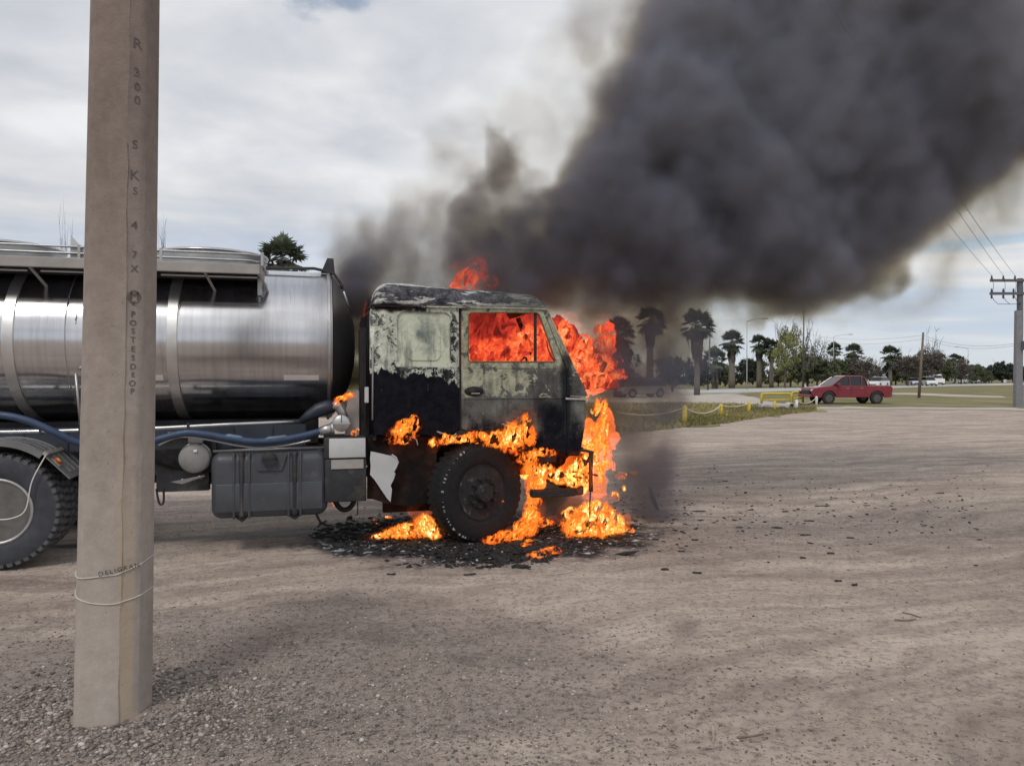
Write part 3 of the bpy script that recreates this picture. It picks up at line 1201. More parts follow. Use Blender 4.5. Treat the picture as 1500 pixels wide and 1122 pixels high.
TR = [  # px, Y, top, width, kind, label, low
    (235, 34, 352, 26, 'sparse', 'sparse treetop showing just right of the concrete pole', .3),
    (100, 34, 366, 34, 'sparse', 'sparse treetop showing above the walkway left of the concrete pole', .3),
    (905, 74, 500, 60, 'dark', 'dark round tree behind the bushy palm in the smoke', .1),
    (985, 84, 520, 56, 'dark', 'low dark tree between the two smoky palms', .1),
    (1022, 96, 522, 40, 'dark', 'dark rounded bush tree below the V shaped palm', .05),
    (1094, 120, 523, 34, 'dark', 'almost black round tree behind the tall lamp post', .05),
    (1110, 128, 522, 30, 'dull', 'grey green tree behind the drooping palm', .1),
    (1062, 132, 530, 36, 'dull', 'low grey tree filling the gap left of the black round tree', .1),
    (1150, 112, 474, 50, 'yellow', 'tall pale yellow green tree with open crown', .22),
    (1176, 114, 480, 44, 'sparse', 'bare branched grey tree just right of the pale yellow green tree', .2),
    (1158, 126, 522, 46, 'yellow', 'low yellow green tree under the tall open crown', .1),
    (1183, 124, 516, 50, 'dull', 'low olive tree right of the yellow green tree', .12),
    (1140, 130, 534, 30, 'brown', 'small brownish tree below the yellowish palm', .1),
    (1197, 128, 498, 44, 'sparse', 'leafless looking tree crown left of the slim palm', .25),
    (1205, 122, 524, 52, 'dull', 'dark olive tree behind the bonnet of the pickup', .18),
    (1236, 140, 522, 44, 'dull', 'grey green tree between the slim palm and its neighbour', .1),
    (1262, 138, 522, 46, 'brown', 'brownish round tree above the pickup bed', .12),
    (1284, 152, 526, 34, 'sparse', 'thin grey tree between brown round tree and suv palm', .15),
    (1312, 152, 530, 40, 'dull', 'dull tree behind the white suv', .08),
    (1330, 140, 517, 40, 'brown', 'broad brown tree left of the leaning wooden pole', .2),
    (1360, 148, 512, 44, 'brown', 'tall brown tree right of the leaning wooden pole', .2),
    (1344, 162, 520, 40, 'dull', 'green grey tree right behind the leaning wooden pole', .1),
    (1384, 166, 525, 34, 'dull', 'dull tree below the small far palm', .1),
    (1366, 160, 502, 36, 'sparse', 'bare treetop above the tall brown tree', .4),
    (1408, 172, 526, 34, 'brown', 'brown tree below the pair of far palms', .1),
    (1430, 182, 534, 26, 'dull', 'low green tree right of the last street lamp', .08),
    (1424, 210, 532, 30, 'dark', 'dark far tree behind the last street lamp', .05),
    (1452, 215, 533, 30, 'dark', 'dark far tree left of the large round ones', .05),
    (1468, 215, 529, 34, 'dark', 'large round dark tree left of the power pole', .05),
    (1484, 220, 532, 30, 'dark', 'dark tree touching the power pole', .05),
    (1512, 220, 534, 36, 'dark', 'dark tree at the picture edge behind the power pole', .05),
    (1444, 190, 541, 24, 'dull', 'small rounded bush tree above the two white cars', .05),
]
for i, (px, Y, tp_, w, kd, lb, low) in enumerate(TR):
    tree(px, Y, tp_, w, kd, lb, i, low=low)
# low growth that closes the gaps at the foot of the tree line
r_ = np.random.default_rng(77)
Vs, Qs, o_ = [], [], 0
for i in range(64):
    px = 860 + i * 11.5
    Y = np.interp(px, [860, 1150, 1500, 1600], [100, 142, 236, 250]) + r_.uniform(-5, 5)
    c = at(px, 552, float(Y))
    V, Q = leaf_crown(seed=500 + i, clumps=18, per=34, size=.9, hollow=.2)
    w = 12 * Y / F * r_.uniform(.7, 1.1); h = (17 + 13 * r_.random()) * Y / F
    V = V * np.array([w, w, h * .62]) + np.array([c.x, c.y, h * .5])
    Vs.append(V); Qs.append(Q + o_); o_ += len(V)
tag(link('undergrowth', mesh_np('undergrowth', np.concatenate(Vs), np.concatenate(Qs)), M_LEAFD),
    'dark undergrowth along the foot of the far trees', 'undergrowth', kind='stuff')

# ------------------------------------------------------------------ lamps, poles, wires
M_GALV = material('galvanised_steel', (.42, .43, .43), .5, metal=.3, var=.1, bump=0)
M_DARKP = material('dark_painted_steel', (.07, .075, .075), .55, var=.2, bump=0)
M_GREY = material('power_pole_concrete', (.19, .19, .205), .85, var=.15, bump=.1)
M_PDARK = material('weathered_crossarm', (.10, .105, .12), .8, var=.2, bump=.1)
M_WIRE = material('wire', (.05, .05, .055), .6, bump=0)
M_PORC = material('porcelain', (.05, .045, .045), .35, bump=0)


def lamp(px, base_py, top_py, arm_dx, label, mat=M_GALV, r=.09, armrise=3):
    g = ground(px, base_py)
    H = CAMZ + (552 - top_py) * g.y / F
    e = empty('street_lamp', g)
    tag(e, label, 'street lamp', 'street lamps along the road')
    MB().tube([(0, 0, 0), (0, 0, H * .5), (0, 0, H)], [r, r * .75, r * .5], 8).build('post', mat, e, True)
    ax_ = arm_dx * g.y / F
    if ax_:
        rise = armrise * g.y / F
        MB().tube([(0, 0, H - .05), (ax_ * .5, 0, H + rise * .7), (ax_, 0, H + rise)], [r * .45, r * .4, r * .35], 6).build('arm', mat, e, True)
        m = MB()
        s = 1 if ax_ > 0 else -1
        m.box(min(ax_, ax_ + s * .75), max(ax_, ax_ + s * .75), -.15, .15, H + rise - .07, H + rise + .08)
        bevel(m.build('lamp_head', mat, e), .04)
    return e


lamp(1094, 570.5, 470, 22, 'tall pale street lamp with arm to the right, left of the yellow green tree')
lamp(1177, 577, 434, -34, 'dark street lamp rising over the bonnet of the pickup, arm to the left', M_DARKP, .10, 0)
lamp(1221, 565, 493, 22, 'pale street lamp with arm to the right above the pickup roof')
lamp(1418, 561.8, 511, -15, 'farthest street lamp with its arm to the left', M_GALV, .11)
g = ground(1037, 571)
o = MB().tube([(0, 0, 0), (.25, 0, CAMZ + (552 - 492) * g.y / F)], [.13, .09], 8).build('bare_pole', M_GREY, loc=g, smooth=True)
tag(o, 'bare grey pole at the edge of the smoke, left of the low wide palm', 'pole')
g = ground(1110, 566.5)
o = MB().tube([(0, 0, 0), (.1, 0, CAMZ + (552 - 500) * g.y / F)], [.13, .09], 8).build('bare_pole', M_GREY, loc=g, smooth=True)
tag(o, 'bare pale pole in front of the drooping palm', 'pole')
g = ground(1346, 583)
o = MB().tube([(0, 0, 0), (6 * g.y / F, 0, CAMZ + (552 - 487) * g.y / F)], [.12, .08], 8).build('wooden_pole', M_WOOD, loc=g, smooth=True)
tag(o, 'leaning weathered wooden pole standing in the verge', 'pole')
WP = g + Vector((6 * g.y / F, 0, CAMZ + (552 - 491) * g.y / F))

# power pole on the right
PP = ground(1491, 596.5)
e = empty('power_pole', PP)
tag(e, 'grey power pole with two crossarms and insulators beside the verge', 'power pole')
k = PP.y / F


def pz(py): return CAMZ + (552 - py) * k


m = MB()
w0, w1 = 5.2 * k, 4.2 * k
m.add([(sx * w, sy * w * .8, z_) for z_, w in ((-.3, w0), (pz(455), w1)) for sx, sy in ((-1, -1), (1, -1), (1, 1), (-1, 1))],
      [(0, 1, 5, 4), (1, 2, 6, 5), (2, 3, 7, 6), (3, 0, 4, 7), (4, 5, 6, 7)])
bevel(m.build('shaft', M_GREY, e), .03)
bevel(MB().box(-3.2 * k + .08, 3.2 * k + .08, -.1, .1, pz(454.8), pz(408)).build('pole_top', M_PDARK, e), .02)
MB().tube([(w0 + .03, -.05, 0), (w1 + .05, -.05, pz(410))], .02, 6).build('conduit', M_PDARK, e)
INS = []
for py in (411.5, 430.5):
    a = MB().box(-43 * k, 43 * k, -.16, -.04 if py < 420 else -.02, pz(py + 1.9), pz(py - 1.9))
    bevel(a.build('crossarm', M_PDARK, e), .01)
    for dxp in (-41, -24, -7, 9, 25, 41):
        if abs(dxp) < 8 and py > 420: dxp = -9
        X_ = dxp * k
        z0 = pz(py - 2)
        i_ = MB()
        prof = [(.02, 0), (.05, .02), (.07, .05), (.035, .07), (.06, .10), (.03, .13), (.045, .17), (.02, .2)]
        i_.lathe(prof, 10, Matrix.Translation((X_, -.1, z0)))
        if py > 420:
            MB().lathe([(.03, 0), (.06, -.03), (.04, -.08), (.06, -.12), (.03, -.2)], 10, Matrix.Translation((X_, -.1, pz(py + 2.2)))).build('insulator', M_PORC, e, True)
        i_.build('insulator', M_PORC, e, True)
        if py < 420: INS.append(PP + Vector((X_, -.1, z0 + .2)))
for dxp in (-41, -24, -8):
    X_ = dxp * k
    MB().tube([(X_, -.2, pz(409)), (X_ + .03, -.22, pz(420)), (X_, -.2, pz(429))], .012, 5).build('jumper', M_WIRE, e, True)
    MB().tube([(X_, -.12, pz(434)), (X_ + 3 * k, -.14, pz(441)), (X_ + 9 * k, -.14, pz(446)), (-1 * k, -.13, pz(446.5) + .02)], .014, 5).build('jumper', M_WIRE, e, True)
bevel(MB().box(1.5 * k, 1.5 * k + .42, -.42, -.16, pz(513), pz(500)).build('switch_box', M_PDARK, e), .02)


def wire(a, b, sag, label, name='overhead_wire', r=.008, n=28, cat='wire', mat=M_WIRE, group='overhead wires'):
    pts = []
    for i in range(n + 1):
        t_ = i / n
        p = a.lerp(b, t_)
        p.z -= sag * 4 * t_ * (1 - t_)
        pts.append(p - a)
    o = MB().tube(pts, r, 5).build(name, mat, loc=a, smooth=True)
    return tag(o, label, cat, group)


# the three lines that come forward over the lot
for i, lb in enumerate(['overhead wire from the left end insulator of the power pole', 'overhead wire from the second insulator of the power pole', 'overhead wire from the insulator nearest the pole top']):
    A = INS[i]
    Bp = at(1120 + i * 85, -260, 7.0) if i < 2 else at(1205 - 30, -52, 9.0)
    Bp = at(1000 + i * 98, -165 + i * 12, 8.2) if i < 2 else Bp
    wire(A, Bp, .12, lb)
wire(WP, PP + Vector((-4 * k, -.2, pz(503))), .45, 'upper wire between the leaning wooden pole and the power pole')
wire(WP + Vector((0, 0, -.25)), PP + Vector((-4 * k, -.2, pz(506))), .45, 'lower wire between the leaning wooden pole and the power pole')
wire(WP, at(1180, 489, 85), .5, 'upper wire running left from the leaning wooden pole')
wire(WP + Vector((0, 0, -.3)), at(1180, 497, 85), .5, 'lower wire running left from the leaning wooden pole')

# ------------------------------------------------------------------ chain fence and yellow guard rails
M_YEL = material('yellow_paint', (.52, .40, .045), .55, var=.2, vscale=10, bump=.1, second=(.30, .22, .06), sec_scale=6, sec_edge=(.58, .68))
M_WHT = material('white_paint', (.66, .64, .60), .6, var=.1, bump=0)
M_ROPE = material('pale_chain', (.60, .55, .42), .8, var=.15, bump=0)
FP = []
for px, base, top, lb, mt, w in [(1003, 621.5, 595.5, 'yellow fence post nearest the fire', M_YEL, .09), (1056, 611, 592.5, 'second yellow fence post from the fire', M_YEL, .075), (1097, 606, 589.5, 'third yellow fence post from the fire', M_YEL, .085),
                                 (1167, 600, 586.5, 'short pale fence post by the guard rails', M_WHT, .07), (1196, 594.5, 581.5, 'short white post in front of the pickup wheel', M_WHT, .07)]:
    g = ground(px, base)
    H = CAMZ + (552 - top) * g.y / F
    e = empty('fence_post', g)
    tag(e, lb, 'fence post', 'posts of the low chain fence')
    MB().tube([(0, 0, -.05), (0, 0, H)], w, 10).build('post', mt, e, True)
    MB().lathe([(w, 0), (w * .9, .02), (w * .5, .04), (.001, .05)], 10, Matrix.Translation((0, 0, H))).build('cap', mt, e, True)
    FP.append(g + Vector((0, 0, H - .04)))
g = ground(1065, 613)
o = MB().tube([(0, 0, -.02), (0, 0, .2)], [.04, .035], 8).build('marker_stub', M_YEL, loc=g)
tag(o, 'tiny yellow stub in the grass between two fence posts', 'stub')
rg = 'chains of the low fence'
wire(at(905, 604, 24.5), at(946, 608, 25.2), .02, 'chain end half hidden in the smoke', 'fence_chain', .02, 8, 'chain', M_ROPE, rg)
wire(at(946, 608, 25.2), FP[0], .06, 'chain span sloping down from the nearest yellow post into the smoke', 'fence_chain', .022, 12, 'chain', M_ROPE, rg)
wire(FP[0], FP[1], .27, 'deeply sagging chain span between first and second yellow posts', 'fence_chain', .025, 16, 'chain', M_ROPE, rg)
wire(FP[1], FP[2], .10, 'nearly straight chain span between second and third yellow posts', 'fence_chain', .025, 12, 'chain', M_ROPE, rg)
wire(FP[3], FP[4], .22, 'chain span from the pale post to the white post by the pickup', 'fence_chain', .025, 12, 'chain', M_ROPE, rg)


def guard(px0, px1, base, top, label, mid=None):
    a, b2 = ground(px0, base), ground(px1, base)
    H = CAMZ + (552 - top) * a.y / F
    e = empty('guard_rail', a)
    tag(e, label, 'guard rail', 'yellow pipe guard rails')
    L = b2.x - a.x
    MB().tube([(0, 0, -.05), (0, 0, H - .12), (.04, 0, H - .03), (.14, 0, H), (L - .14, 0, H), (L - .04, 0, H - .03), (L, 0, H - .12), (L, 0, -.05)], .075, 8).build('pipe_frame', M_YEL, e, True)
    MB().tube([(.08, 0, H * .45), (L - .08, 0, H * .45)], .05, 8).build('rail', M_YEL, e, True)


guard(1115.5, 1159, 593.5, 576.5, 'yellow pipe guard rail nearer the chain fence')
guard(1160, 1176, 590.5, 574.5, 'short yellow guard rail just left of the pickup')
g = ground(1135, 602)
o = MB().tube([(0, 0, -.05), (0, 0, .50)], .07, 10).build('yellow_stake', M_YEL, loc=g, smooth=True)
tag(o, 'single yellow stake in front of the longer guard rail', 'post')
g = ground(1134, 598)
M_CULV = material('culvert_concrete', (.42, .41, .42), .9, var=.25, vscale=3, bump=.3)
e = empty('culvert', g)
tag(e, 'pale broken concrete culvert lying below the guard rail', 'culvert')
bevel(MB().box(-.75, .75, -.25, .35, -.05, .24).build('block', M_CULV, e), .04)
m = MB()
m.lathe([(.20, -.7), (.20, .0), (.13, .0), (.13, -.7)], 14, Matrix.Translation((.9, -.2, .12)) @ Matrix.Rotation(R(90), 4, 'X'), closed=True)
m.build('pipe', M_CULV, e, True)
rr = np.random.default_rng(8)
n = 260
px = 1095 + 90 * rr.random(n); py = 596 + rr.normal(0, 1.0, n) + (1150 - px) * .10
Yg = 1.7 * F / (py - 552); Xg = (px - 750) / F * Yg
scatter('rubble', Xg, Yg, .04 + .13 * rr.random(n) ** 3, material('dark_rubble', (.075, .06, .05), .95, var=.5, vscale=2, bump=.4), .6, 1, .3, 9,
        label='dark rubble and clods heaped along the ditch by the guard rail', cat='rubble', kind='stuff')


# signs
def sign(px, base, top, w, h_, tri, label, face=M_WHT):
    g = ground(px, base)
    H = CAMZ + (552 - top) * g.y / F
    kk = g.y / F
    e = empty('road_sign', g)
    tag(e, label, 'road sign')
    W2, HH = w * kk / 2, h_ * kk
    if tri:
        MB().tube([(0, 0, 0), (0, 0, H - HH)], .10, 6).build('post', M_WHT, e)
        MB().plate([(-W2, H - HH), (W2, H - HH), (0, H)], [], -.03, -.0).build('panel', face, e)
    else:
        for s in (-1, 1):
            MB().tube([(s * W2 * .7, 0, 0), (s * W2 * .7, 0, H - HH * .5)], .05, 6).build('post', M_GALV, e)
        MB().box(-W2, W2, -.08, -.05, H - HH, H).build('panel', face, e)
        MB().box(-W2 * .35, W2 * .35, -.085, -.081, H - HH * .7, H - HH * .3).build('emblem', M_DARKP, e)


sign(1179, 575, 562, 5, 4.5, True, 'small white triangular sign on a post left of the pickup')
sign(1393.5, 562.6, 553.5, 7, 6.5, False, 'white signboard on two legs right of the white pickup')
sign(1472, 562, 556, 3.5, 4, False, 'tiny white signboard left of the power pole')

# ------------------------------------------------------------------ vehicles
M_RED = material('red_car_paint', (.19, .013, .026), .28, var=.12, vscale=3, bump=0)
M_RED.node_tree.nodes['Principled BSDF'].inputs['Coat Weight'].default_value = .5
M_WCAR = material('white_car_paint', (.72, .72, .73), .3, var=.05, bump=0)
M_SCAR = material('silver_car_paint', (.42, .43, .45), .3, metal=.3, var=.08, bump=0)
M_VCAR = material('lilac_white_car_paint', (.62, .60, .70), .3, var=.05, bump=0)
M_GLASSD = material('dark_glass', (.012, .014, .018), .08, var=.1, bump=0)
M_TYRE = material('tyre_rubber', (.022, .022, .024), .85, var=.25, vscale=20, bump=.15)
M_RIM = material('alloy', (.40, .40, .41), .35, metal=.8, var=.1, bump=0)
M_DRIM = material('dark_alloy', (.12, .12, .125), .4, metal=.6, var=.1, bump=0)
M_LENS = material('clear_lens', (.7, .72, .74), .15, var=.05, bump=0)
M_TAIL = material('tail_lens', (.35, .02, .02), .2, var=.1, bump=0)
M_PLAST = material('black_plastic', (.02, .02, .022), .6, bump=0)


def car_wheel(parent, x, y, rad, w, side, spokes=6, rim=None):
    e = empty('wheel', (x, y, rad), parent=parent)
    Rx = Matrix.Rotation(R(90) * side, 4, 'X')
    h = w / 2
    m = MB().lathe([(rad * .62, -h), (rad * .80, -h * 1.05), (rad * .95, -h), (rad, -h * .7), (rad, h * .7), (rad * .95, h), (rad * .80, h * 1.05), (rad * .62, h), (rad * .60, 0)], 28, Rx, closed=True)
    m.build('tyre', M_TYRE, e, True)
    m = MB()
    m.lathe([(rad * .63, h * .9), (rad * .60, h * .6), (rad * .56, h * .4), (rad * .56, -h * .8)], 28, Rx)
    for k_ in range(spokes):
        a = 6.283 * k_ / spokes
        m.box(-.035, .035, 0, rad * .6, h * .45, h * .62, Rx @ Matrix.Rotation(a, 4, 'Z'))
    m.lathe([(.06, h * .4), (.06, h * .7), (.001, h * .72)], 12, Rx)
    m.build('rim', rim or M_RIM, e)
    return e


def loft_body(m, sections):
    """sections: list of (x, [(half width, z) ...]) -> closed mirrored hull"""
    n = len(sections[0][1])
    vs, fs = [], []
    for x_, pr in sections:
        for (w_, z_) in pr: vs.append((x_, -w_, z_))
        for (w_, z_) in reversed(pr): vs.append((x_, w_, z_))
    k_ = 2 * n
    for i in range(len(sections) - 1):
        for j in range(k_):
            j2 = (j + 1) % k_
            fs.append((i * k_ + j, (i + 1) * k_ + j, (i + 1) * k_ + j2, i * k_ + j2))
    fs.append(tuple(range(k_)))
    fs.append(tuple(reversed(range((len(sections) - 1) * k_, len(sections) * k_))))
    m.add(vs, fs)


def arch_outline(x0, x1, top, zb, wheels, rad):
    """side outline of a body: top is the list of (x, z) from front (x1) to rear (x0); wheel arches are cut from the sill"""
    pts = list(top)
    xs = sorted(wheels)
    pts.append((x0, zb))
    for xw in xs:
        n = 10
        s = math.acos(max(-1, min(1, (zb - .36) / rad)))
        for i in range(n + 1):
            a = math.pi - (math.pi - s) + 0
        a0 = math.asin(max(-1, min(1, (zb - .36) / rad)))
        for i in range(n + 1):
            a = (math.pi - a0) + (a0 - (math.pi - a0)) * i / n
            pts.append((xw + rad * math.cos(a), .36 + rad * math.sin(a)))
    pts.append((x1, zb))
    return pts


def make_pickup(px, Y, rot):
    base = at(px, 552, Y); base.z = 0
    e = empty('pickup_truck', base, rot)
    tag(e, 'dark red double cab pickup truck driving left behind the dirt lot', 'pickup truck')
    W = .92
    top = [(2.52, .50), (2.60, .62), (2.60, .86), (2.50, .98), (2.1, 1.06), (1.28, 1.14), (-2.46, 1.14), (-2.55, 1.10), (-2.56, .62)]
    wh = (-1.58, 1.50)
    out = arch_outline(-2.50, 2.45, top, .42, wh, .47)
    m = MB()
    m.plate(out, [], -W, -W + .10)
    m.plate(out, [], W - .10, W)
    m.box(-2.5, 2.45, -W + .1, W - .1, .48, .62)
    m.box(.95, 2.48, -W + .1, W - .1, .62, 1.02)
    bevel(m.build('body', M_RED, e), .035, 3)
    m = MB()
    m.add([(2.56, -W + .1, .9), (2.56, W - .1, .9), (2.1, W - .1, 1.075), (2.1, -W + .1, 1.075), (1.2, W - .12, 1.16), (1.2, -W + .12, 1.16), (1.2, -W + .12, 1.0), (1.2, W - .12, 1.0), (2.56, -W + .1, .8), (2.56, W - .1, .8)],
          [(0, 1, 2, 3), (3, 2, 4, 5), (5, 4, 7, 6), (0, 8, 9, 1), (8, 6, 7, 9), (0, 3, 5, 6, 8), (1, 9, 7, 4, 2)])
    bevel(m.build('bonnet', M_RED, e), .03, 3)
    # cabin
    m = MB()
    loft_body(m, [(1.30, [(.80, 1.10), (.79, 1.15)]), (.55, [(.84, 1.10), (.68, 1.66)]), (.30, [(.85, 1.10), (.67, 1.74)]), (-.65, [(.85, 1.10), (.67, 1.74)]), (-.85, [(.85, 1.10), (.68, 1.68)]), (-1.02, [(.85, 1.10), (.76, 1.20)])])
    bevel(m.build('cabin', M_GLASSD, e), .03, 2)
    m = MB()
    loft_body(m, [(.52, [(.70, 1.665), (.60, 1.70)]), (.28, [(.69, 1.735), (.58, 1.79)]), (-.62, [(.69, 1.735), (.58, 1.79)]), (-.86, [(.70, 1.675), (.60, 1.72)])])
    bevel(m.build('roof', M_RED, e), .02, 2)
    m = MB()
    for s in (-1, 1):
        for (xa, za, xb, zb_) in ((1.30, 1.14, .53, 1.68), (.12, 1.12, .12, 1.74), (-.62, 1.12, -.66, 1.74), (-1.02, 1.14, -.86, 1.70)):
            m.tube([(xa, s * .845, za), ((xa + xb) / 2, s * .785, (za + zb_) / 2), (xb, s * .70, zb_)], .035, 6)
    m.build('pillar', M_RED, e)
    for s in (-1, 1):
        y0, y1 = (-W - .004, -W + .01) if s < 0 else (W - .01, W + .004)
        for xx in (.98, .10, -.80):
            MB().box(xx - .008, xx + .008, y0, y1, .52, 1.12).build('door_gap', M_PLAST, e)
        for xx in (.30, -.58):
            bevel(MB().box(xx - .09, xx + .09, y0 - (.02 if s < 0 else 0), y1 + (.02 if s > 0 else 0), .97, 1.005).build('door_handle', M_RIM, e), .008)
        bevel(MB().box(.86, 1.04, s * .90 - .02, s * 1.12, 1.12, 1.30).build('mirror', M_RED, e), .03)
        bevel(MB().box(2.35, 2.585, s * .80 - .13, s * .80 + .11, .78, .93).build('headlight', M_LENS, e), .03)
        bevel(MB().box(-2.575, -2.50, s * .84 - .06, s * .84 + .085, .76, 1.06).build('tail_light', M_TAIL, e), .01)
        for xw in wh:
            car_wheel(e, xw, s * (W - .12), .39, .25, 1 if s < 0 else -1, 6, M_DRIM)
    bevel(MB().box(-2.74, -2.56, -.82, .82, .50, .64).build('rear_bumper', M_RIM, e), .03)
    bevel(MB().box(2.5, 2.68, -.86, .86, .44, .62).build('front_bumper', M_RED, e), .04)
    MB().box(2.56, 2.61, -.55, .55, .66, .88).build('grille', M_PLAST, e)
    m = MB()   # bed walls inside and roll bar
    m.box(-2.45, -1.06, -W + .1, W - .1, .62, .66)
    m.build('bed_floor', M_PLAST, e)
    MB().box(-2.55, -2.49, -W + .1, W - .1, .62, 1.13).build('tailgate', M_RED, e)
    MB().tube([(-1.2, -.72, 1.1), (-1.12, -.70, 1.5), (-1.12, 0, 1.56), (-1.12, .70, 1.5), (-1.2, .72, 1.1)], .035, 8).build('roll_bar', M_RIM, e, True)
    MB().tube([(-1.12, -.7, 1.48), (-1.75, -.74, 1.16)], .03, 8).build('roll_bar_stay', M_RIM, e, True)
    return e


make_pickup(1238, 47.5, R(180 + 4))


def make_car(px, Y, rot, style, paint, label, L=4.3, W=.86, H=1.48, group='cars on the far road'):
    base = at(px, 552, Y); base.z = 0.02
    e = empty('car' if style != 'van' else 'van', base, R(rot))
    tag(e, label, 'car' if style != 'van' else 'van', group)
    a = L / 2
    wh = (-L * .30, L * .31)
    belt = .62 * H
    top = [(a - .02, .35), (a, .55), (a - .12, belt - .12), (a * .42, belt), (-a + .05, belt), (-a, belt - .2), (-a + .02, .4)]
    out = arch_outline(-a + .02, a - .05, top, .30, wh, .38)
    m = MB()
    m.plate(out, [], -W, W)
    bevel(m.build('body', paint, e), .06, 2)
    if style == 'van':
        sec = [(a * .62, [(W * .92, belt - .02), (W * .9, belt + .05)]), (a * .35, [(W * .94, belt - .02), (W * .86, H)]), (-a + .05, [(W * .94, belt - .02), (W * .88, H)])]
    elif style == 'sedan':
        sec = [(a * .50, [(W * .9, belt - .02), (W * .88, belt + .03)]), (a * .12, [(W * .92, belt - .02), (W * .72, H)]), (-a * .35, [(W * .92, belt - .02), (W * .72, H)]), (-a * .75, [(W * .9, belt - .02), (W * .86, belt + .04)])]
    else:
        sec = [(a * .52, [(W * .9, belt - .02), (W * .88, belt + .03)]), (a * .18, [(W * .92, belt - .02), (W * .76, H)]), (-a * .72, [(W * .92, belt - .02), (W * .76, H)]), (-a * .95, [(W * .9, belt - .02), (W * .86, belt + .06)])]
    m = MB(); loft_body(m, sec)
    bevel(m.build('window', M_GLASSD if style != 'van' else paint, e), .03)
    m = MB(); loft_body(m, [(sec[1][0] + .03, [(sec[1][1][1][0] + .02, H - .03), (sec[1][1][1][0] - .06, H + .03)]), (sec[2][0] - .03, [(sec[2][1][1][0] + .02, H - .03), (sec[2][1][1][0] - .06, H + .03)])])
    m.build('roof', paint, e)
    for s in (-1, 1):
        bevel(MB().box(a - .12, a + .012, s * W * .72 - .13, s * W * .72 + .13, .58, .72).build('headlight', M_LENS, e), .02)
        MB().box(-a - .012, -a + .1, s * W * .8 - .1, s * W * .8 + .08, .62, .82).build('tail_light', M_TAIL, e)
        for xw in wh: car_wheel(e, xw, s * (W - .1), .33, .21, 1 if s < 0 else -1, 5)
    MB().box(a - .02, a + .008, -.5, .5, .38, .52).build('grille', M_PLAST, e)
    if style == 'van':
        MB().add([(sec[0][0] + .02, -W * .84, belt + .07), (sec[0][0] + .02, W * .84, belt + .07), (sec[1][0] + .03, W * .8, H - .05), (sec[1][0] + .03, -W * .8, H - .05)], [(0, 1, 2, 3)]).build('windscreen', M_GLASSD, e)
    return e


make_car(940, 62, 200, 'suv', M_SCAR, 'silver car half hidden in the drifting smoke', 4.2)
make_car(1287, 122, 222, 'suv', M_WCAR, 'white suv showing just behind the pickup tailgate', 4.5, .9, 1.65)
make_car(1337.5, 150, 262, 'sedan', M_VCAR, 'lilac white sedan left of the leaning wooden pole', 4.4)
make_car(1361, 140, 255, 'suv', M_WCAR, 'white suv right of the leaning wooden pole', 4.5, .9, 1.7)
make_car(1370, 158, 262, 'van', M_WCAR, 'pale van close behind the white suv beyond the wooden pole', 5.0, .95, 2.2)
make_car(1414, 186, 262, 'van', M_WCAR, 'white box van standing right of the signboard', 5.4, .95, 2.2)
make_car(1429, 200, 264, 'sedan', M_WCAR, 'left one of the two small white cars far down the road', 4.3)
make_car(1441, 206, 264, 'sedan', M_WCAR, 'right one of the two small white cars far down the road', 4.3)
# ------------------------------------------------------------------ the tanker truck
TH = math.atan2(.253, .967)
R0 = Vector((-4.54, 6.61, 0))
TRUCK = empty('tanker_truck', R0, TH)
tag(TRUCK, 'old milk tanker truck with polished steel tank and burning, paint stripped cab', 'truck')
TM = Matrix.Translation(R0) @ Matrix.Rotation(TH, 4, 'Z')
TMI = TM.inverted()
_c = TMI @ C0


def tp(px, py, ly=0.0):
    """point on the truck's lengthwise plane y=ly that the photograph shows at that pixel; truck axes: x forward, y away, z up"""
    d = (TMI.to_3x3() @ ray(px, py))
    t_ = (ly - _c.y) / d.y
    return _c + d * t_


def xz(px, py, ly=0.0):
    p = tp(px, py, ly)
    return (p.x, p.z)


TC = 1.2            # centre line

# materials
M_STEEL = bpy.data.materials.new('polished_steel')
M_STEEL.use_nodes = True
nt = M_STEEL.node_tree
b = nt.nodes['Principled BSDF']
t = nt.nodes.new('ShaderNodeTexCoord').outputs['Object']
x, y, z = sepxyz(nt, t)
st = noise(nt, t, 3, 5, .6, stretch=(1.2, .25, .25))
sm = noise(nt, t, 1.1, 5, .6)
dr = noise(nt, t, 9, 4, .6, stretch=(2.4, .12, .12))
col = ramp(nt, sm * .5 + dr * .5, [(.35, (.50, .50, .52)), (.5, (.62, .62, .64)), (.7, (.72, .72, .73))])
soot = x.step(2.55, 3.05) * .6
soot = (soot + (noise(nt, t, 2.5, 4) - .5) * .5 * x.step(1.6, 2.6)).clamp()
col = mixc(nt, soot, col, (.10, .092, .088))
col = mixc(nt, dr.step(.63, .72) * z.step(2.1, 2.6) * .5, col, (.14, .13, .13))
nt.links.new(col, b.inputs['Base Color'])
b.inputs['Metallic'].default_value = 1
put(nt, b.inputs['Roughness'], (st * .14 + .12 + soot * .4))
bn = nt.nodes.new('ShaderNodeBump')
bn.inputs['Strength'].default_value = .12
bn.inputs['Distance'].default_value = .02
put(nt, bn.inputs['Height'], noise(nt, t, .9, 3, .5))
nt.links.new(bn.outputs[0], b.inputs['Normal'])
M_STEEL2 = material('dull_steel', (.42, .42, .42), .42, metal=.85, var=.2, vscale=5, bump=.1)
M_FRAMEM = material('grey_painted_metal', (.30, .28, .265), .6, var=.18, vscale=4, bump=.1)
M_FRAME_D = material('chassis_black', (.022, .022, .026), .7, var=.4, vscale=6, bump=.2, second=(.05, .045, .04), sec_scale=4)
M_NAVY = material('dark_blue_skirt', (.030, .038, .055), .55, var=.3, vscale=3, bump=.1)
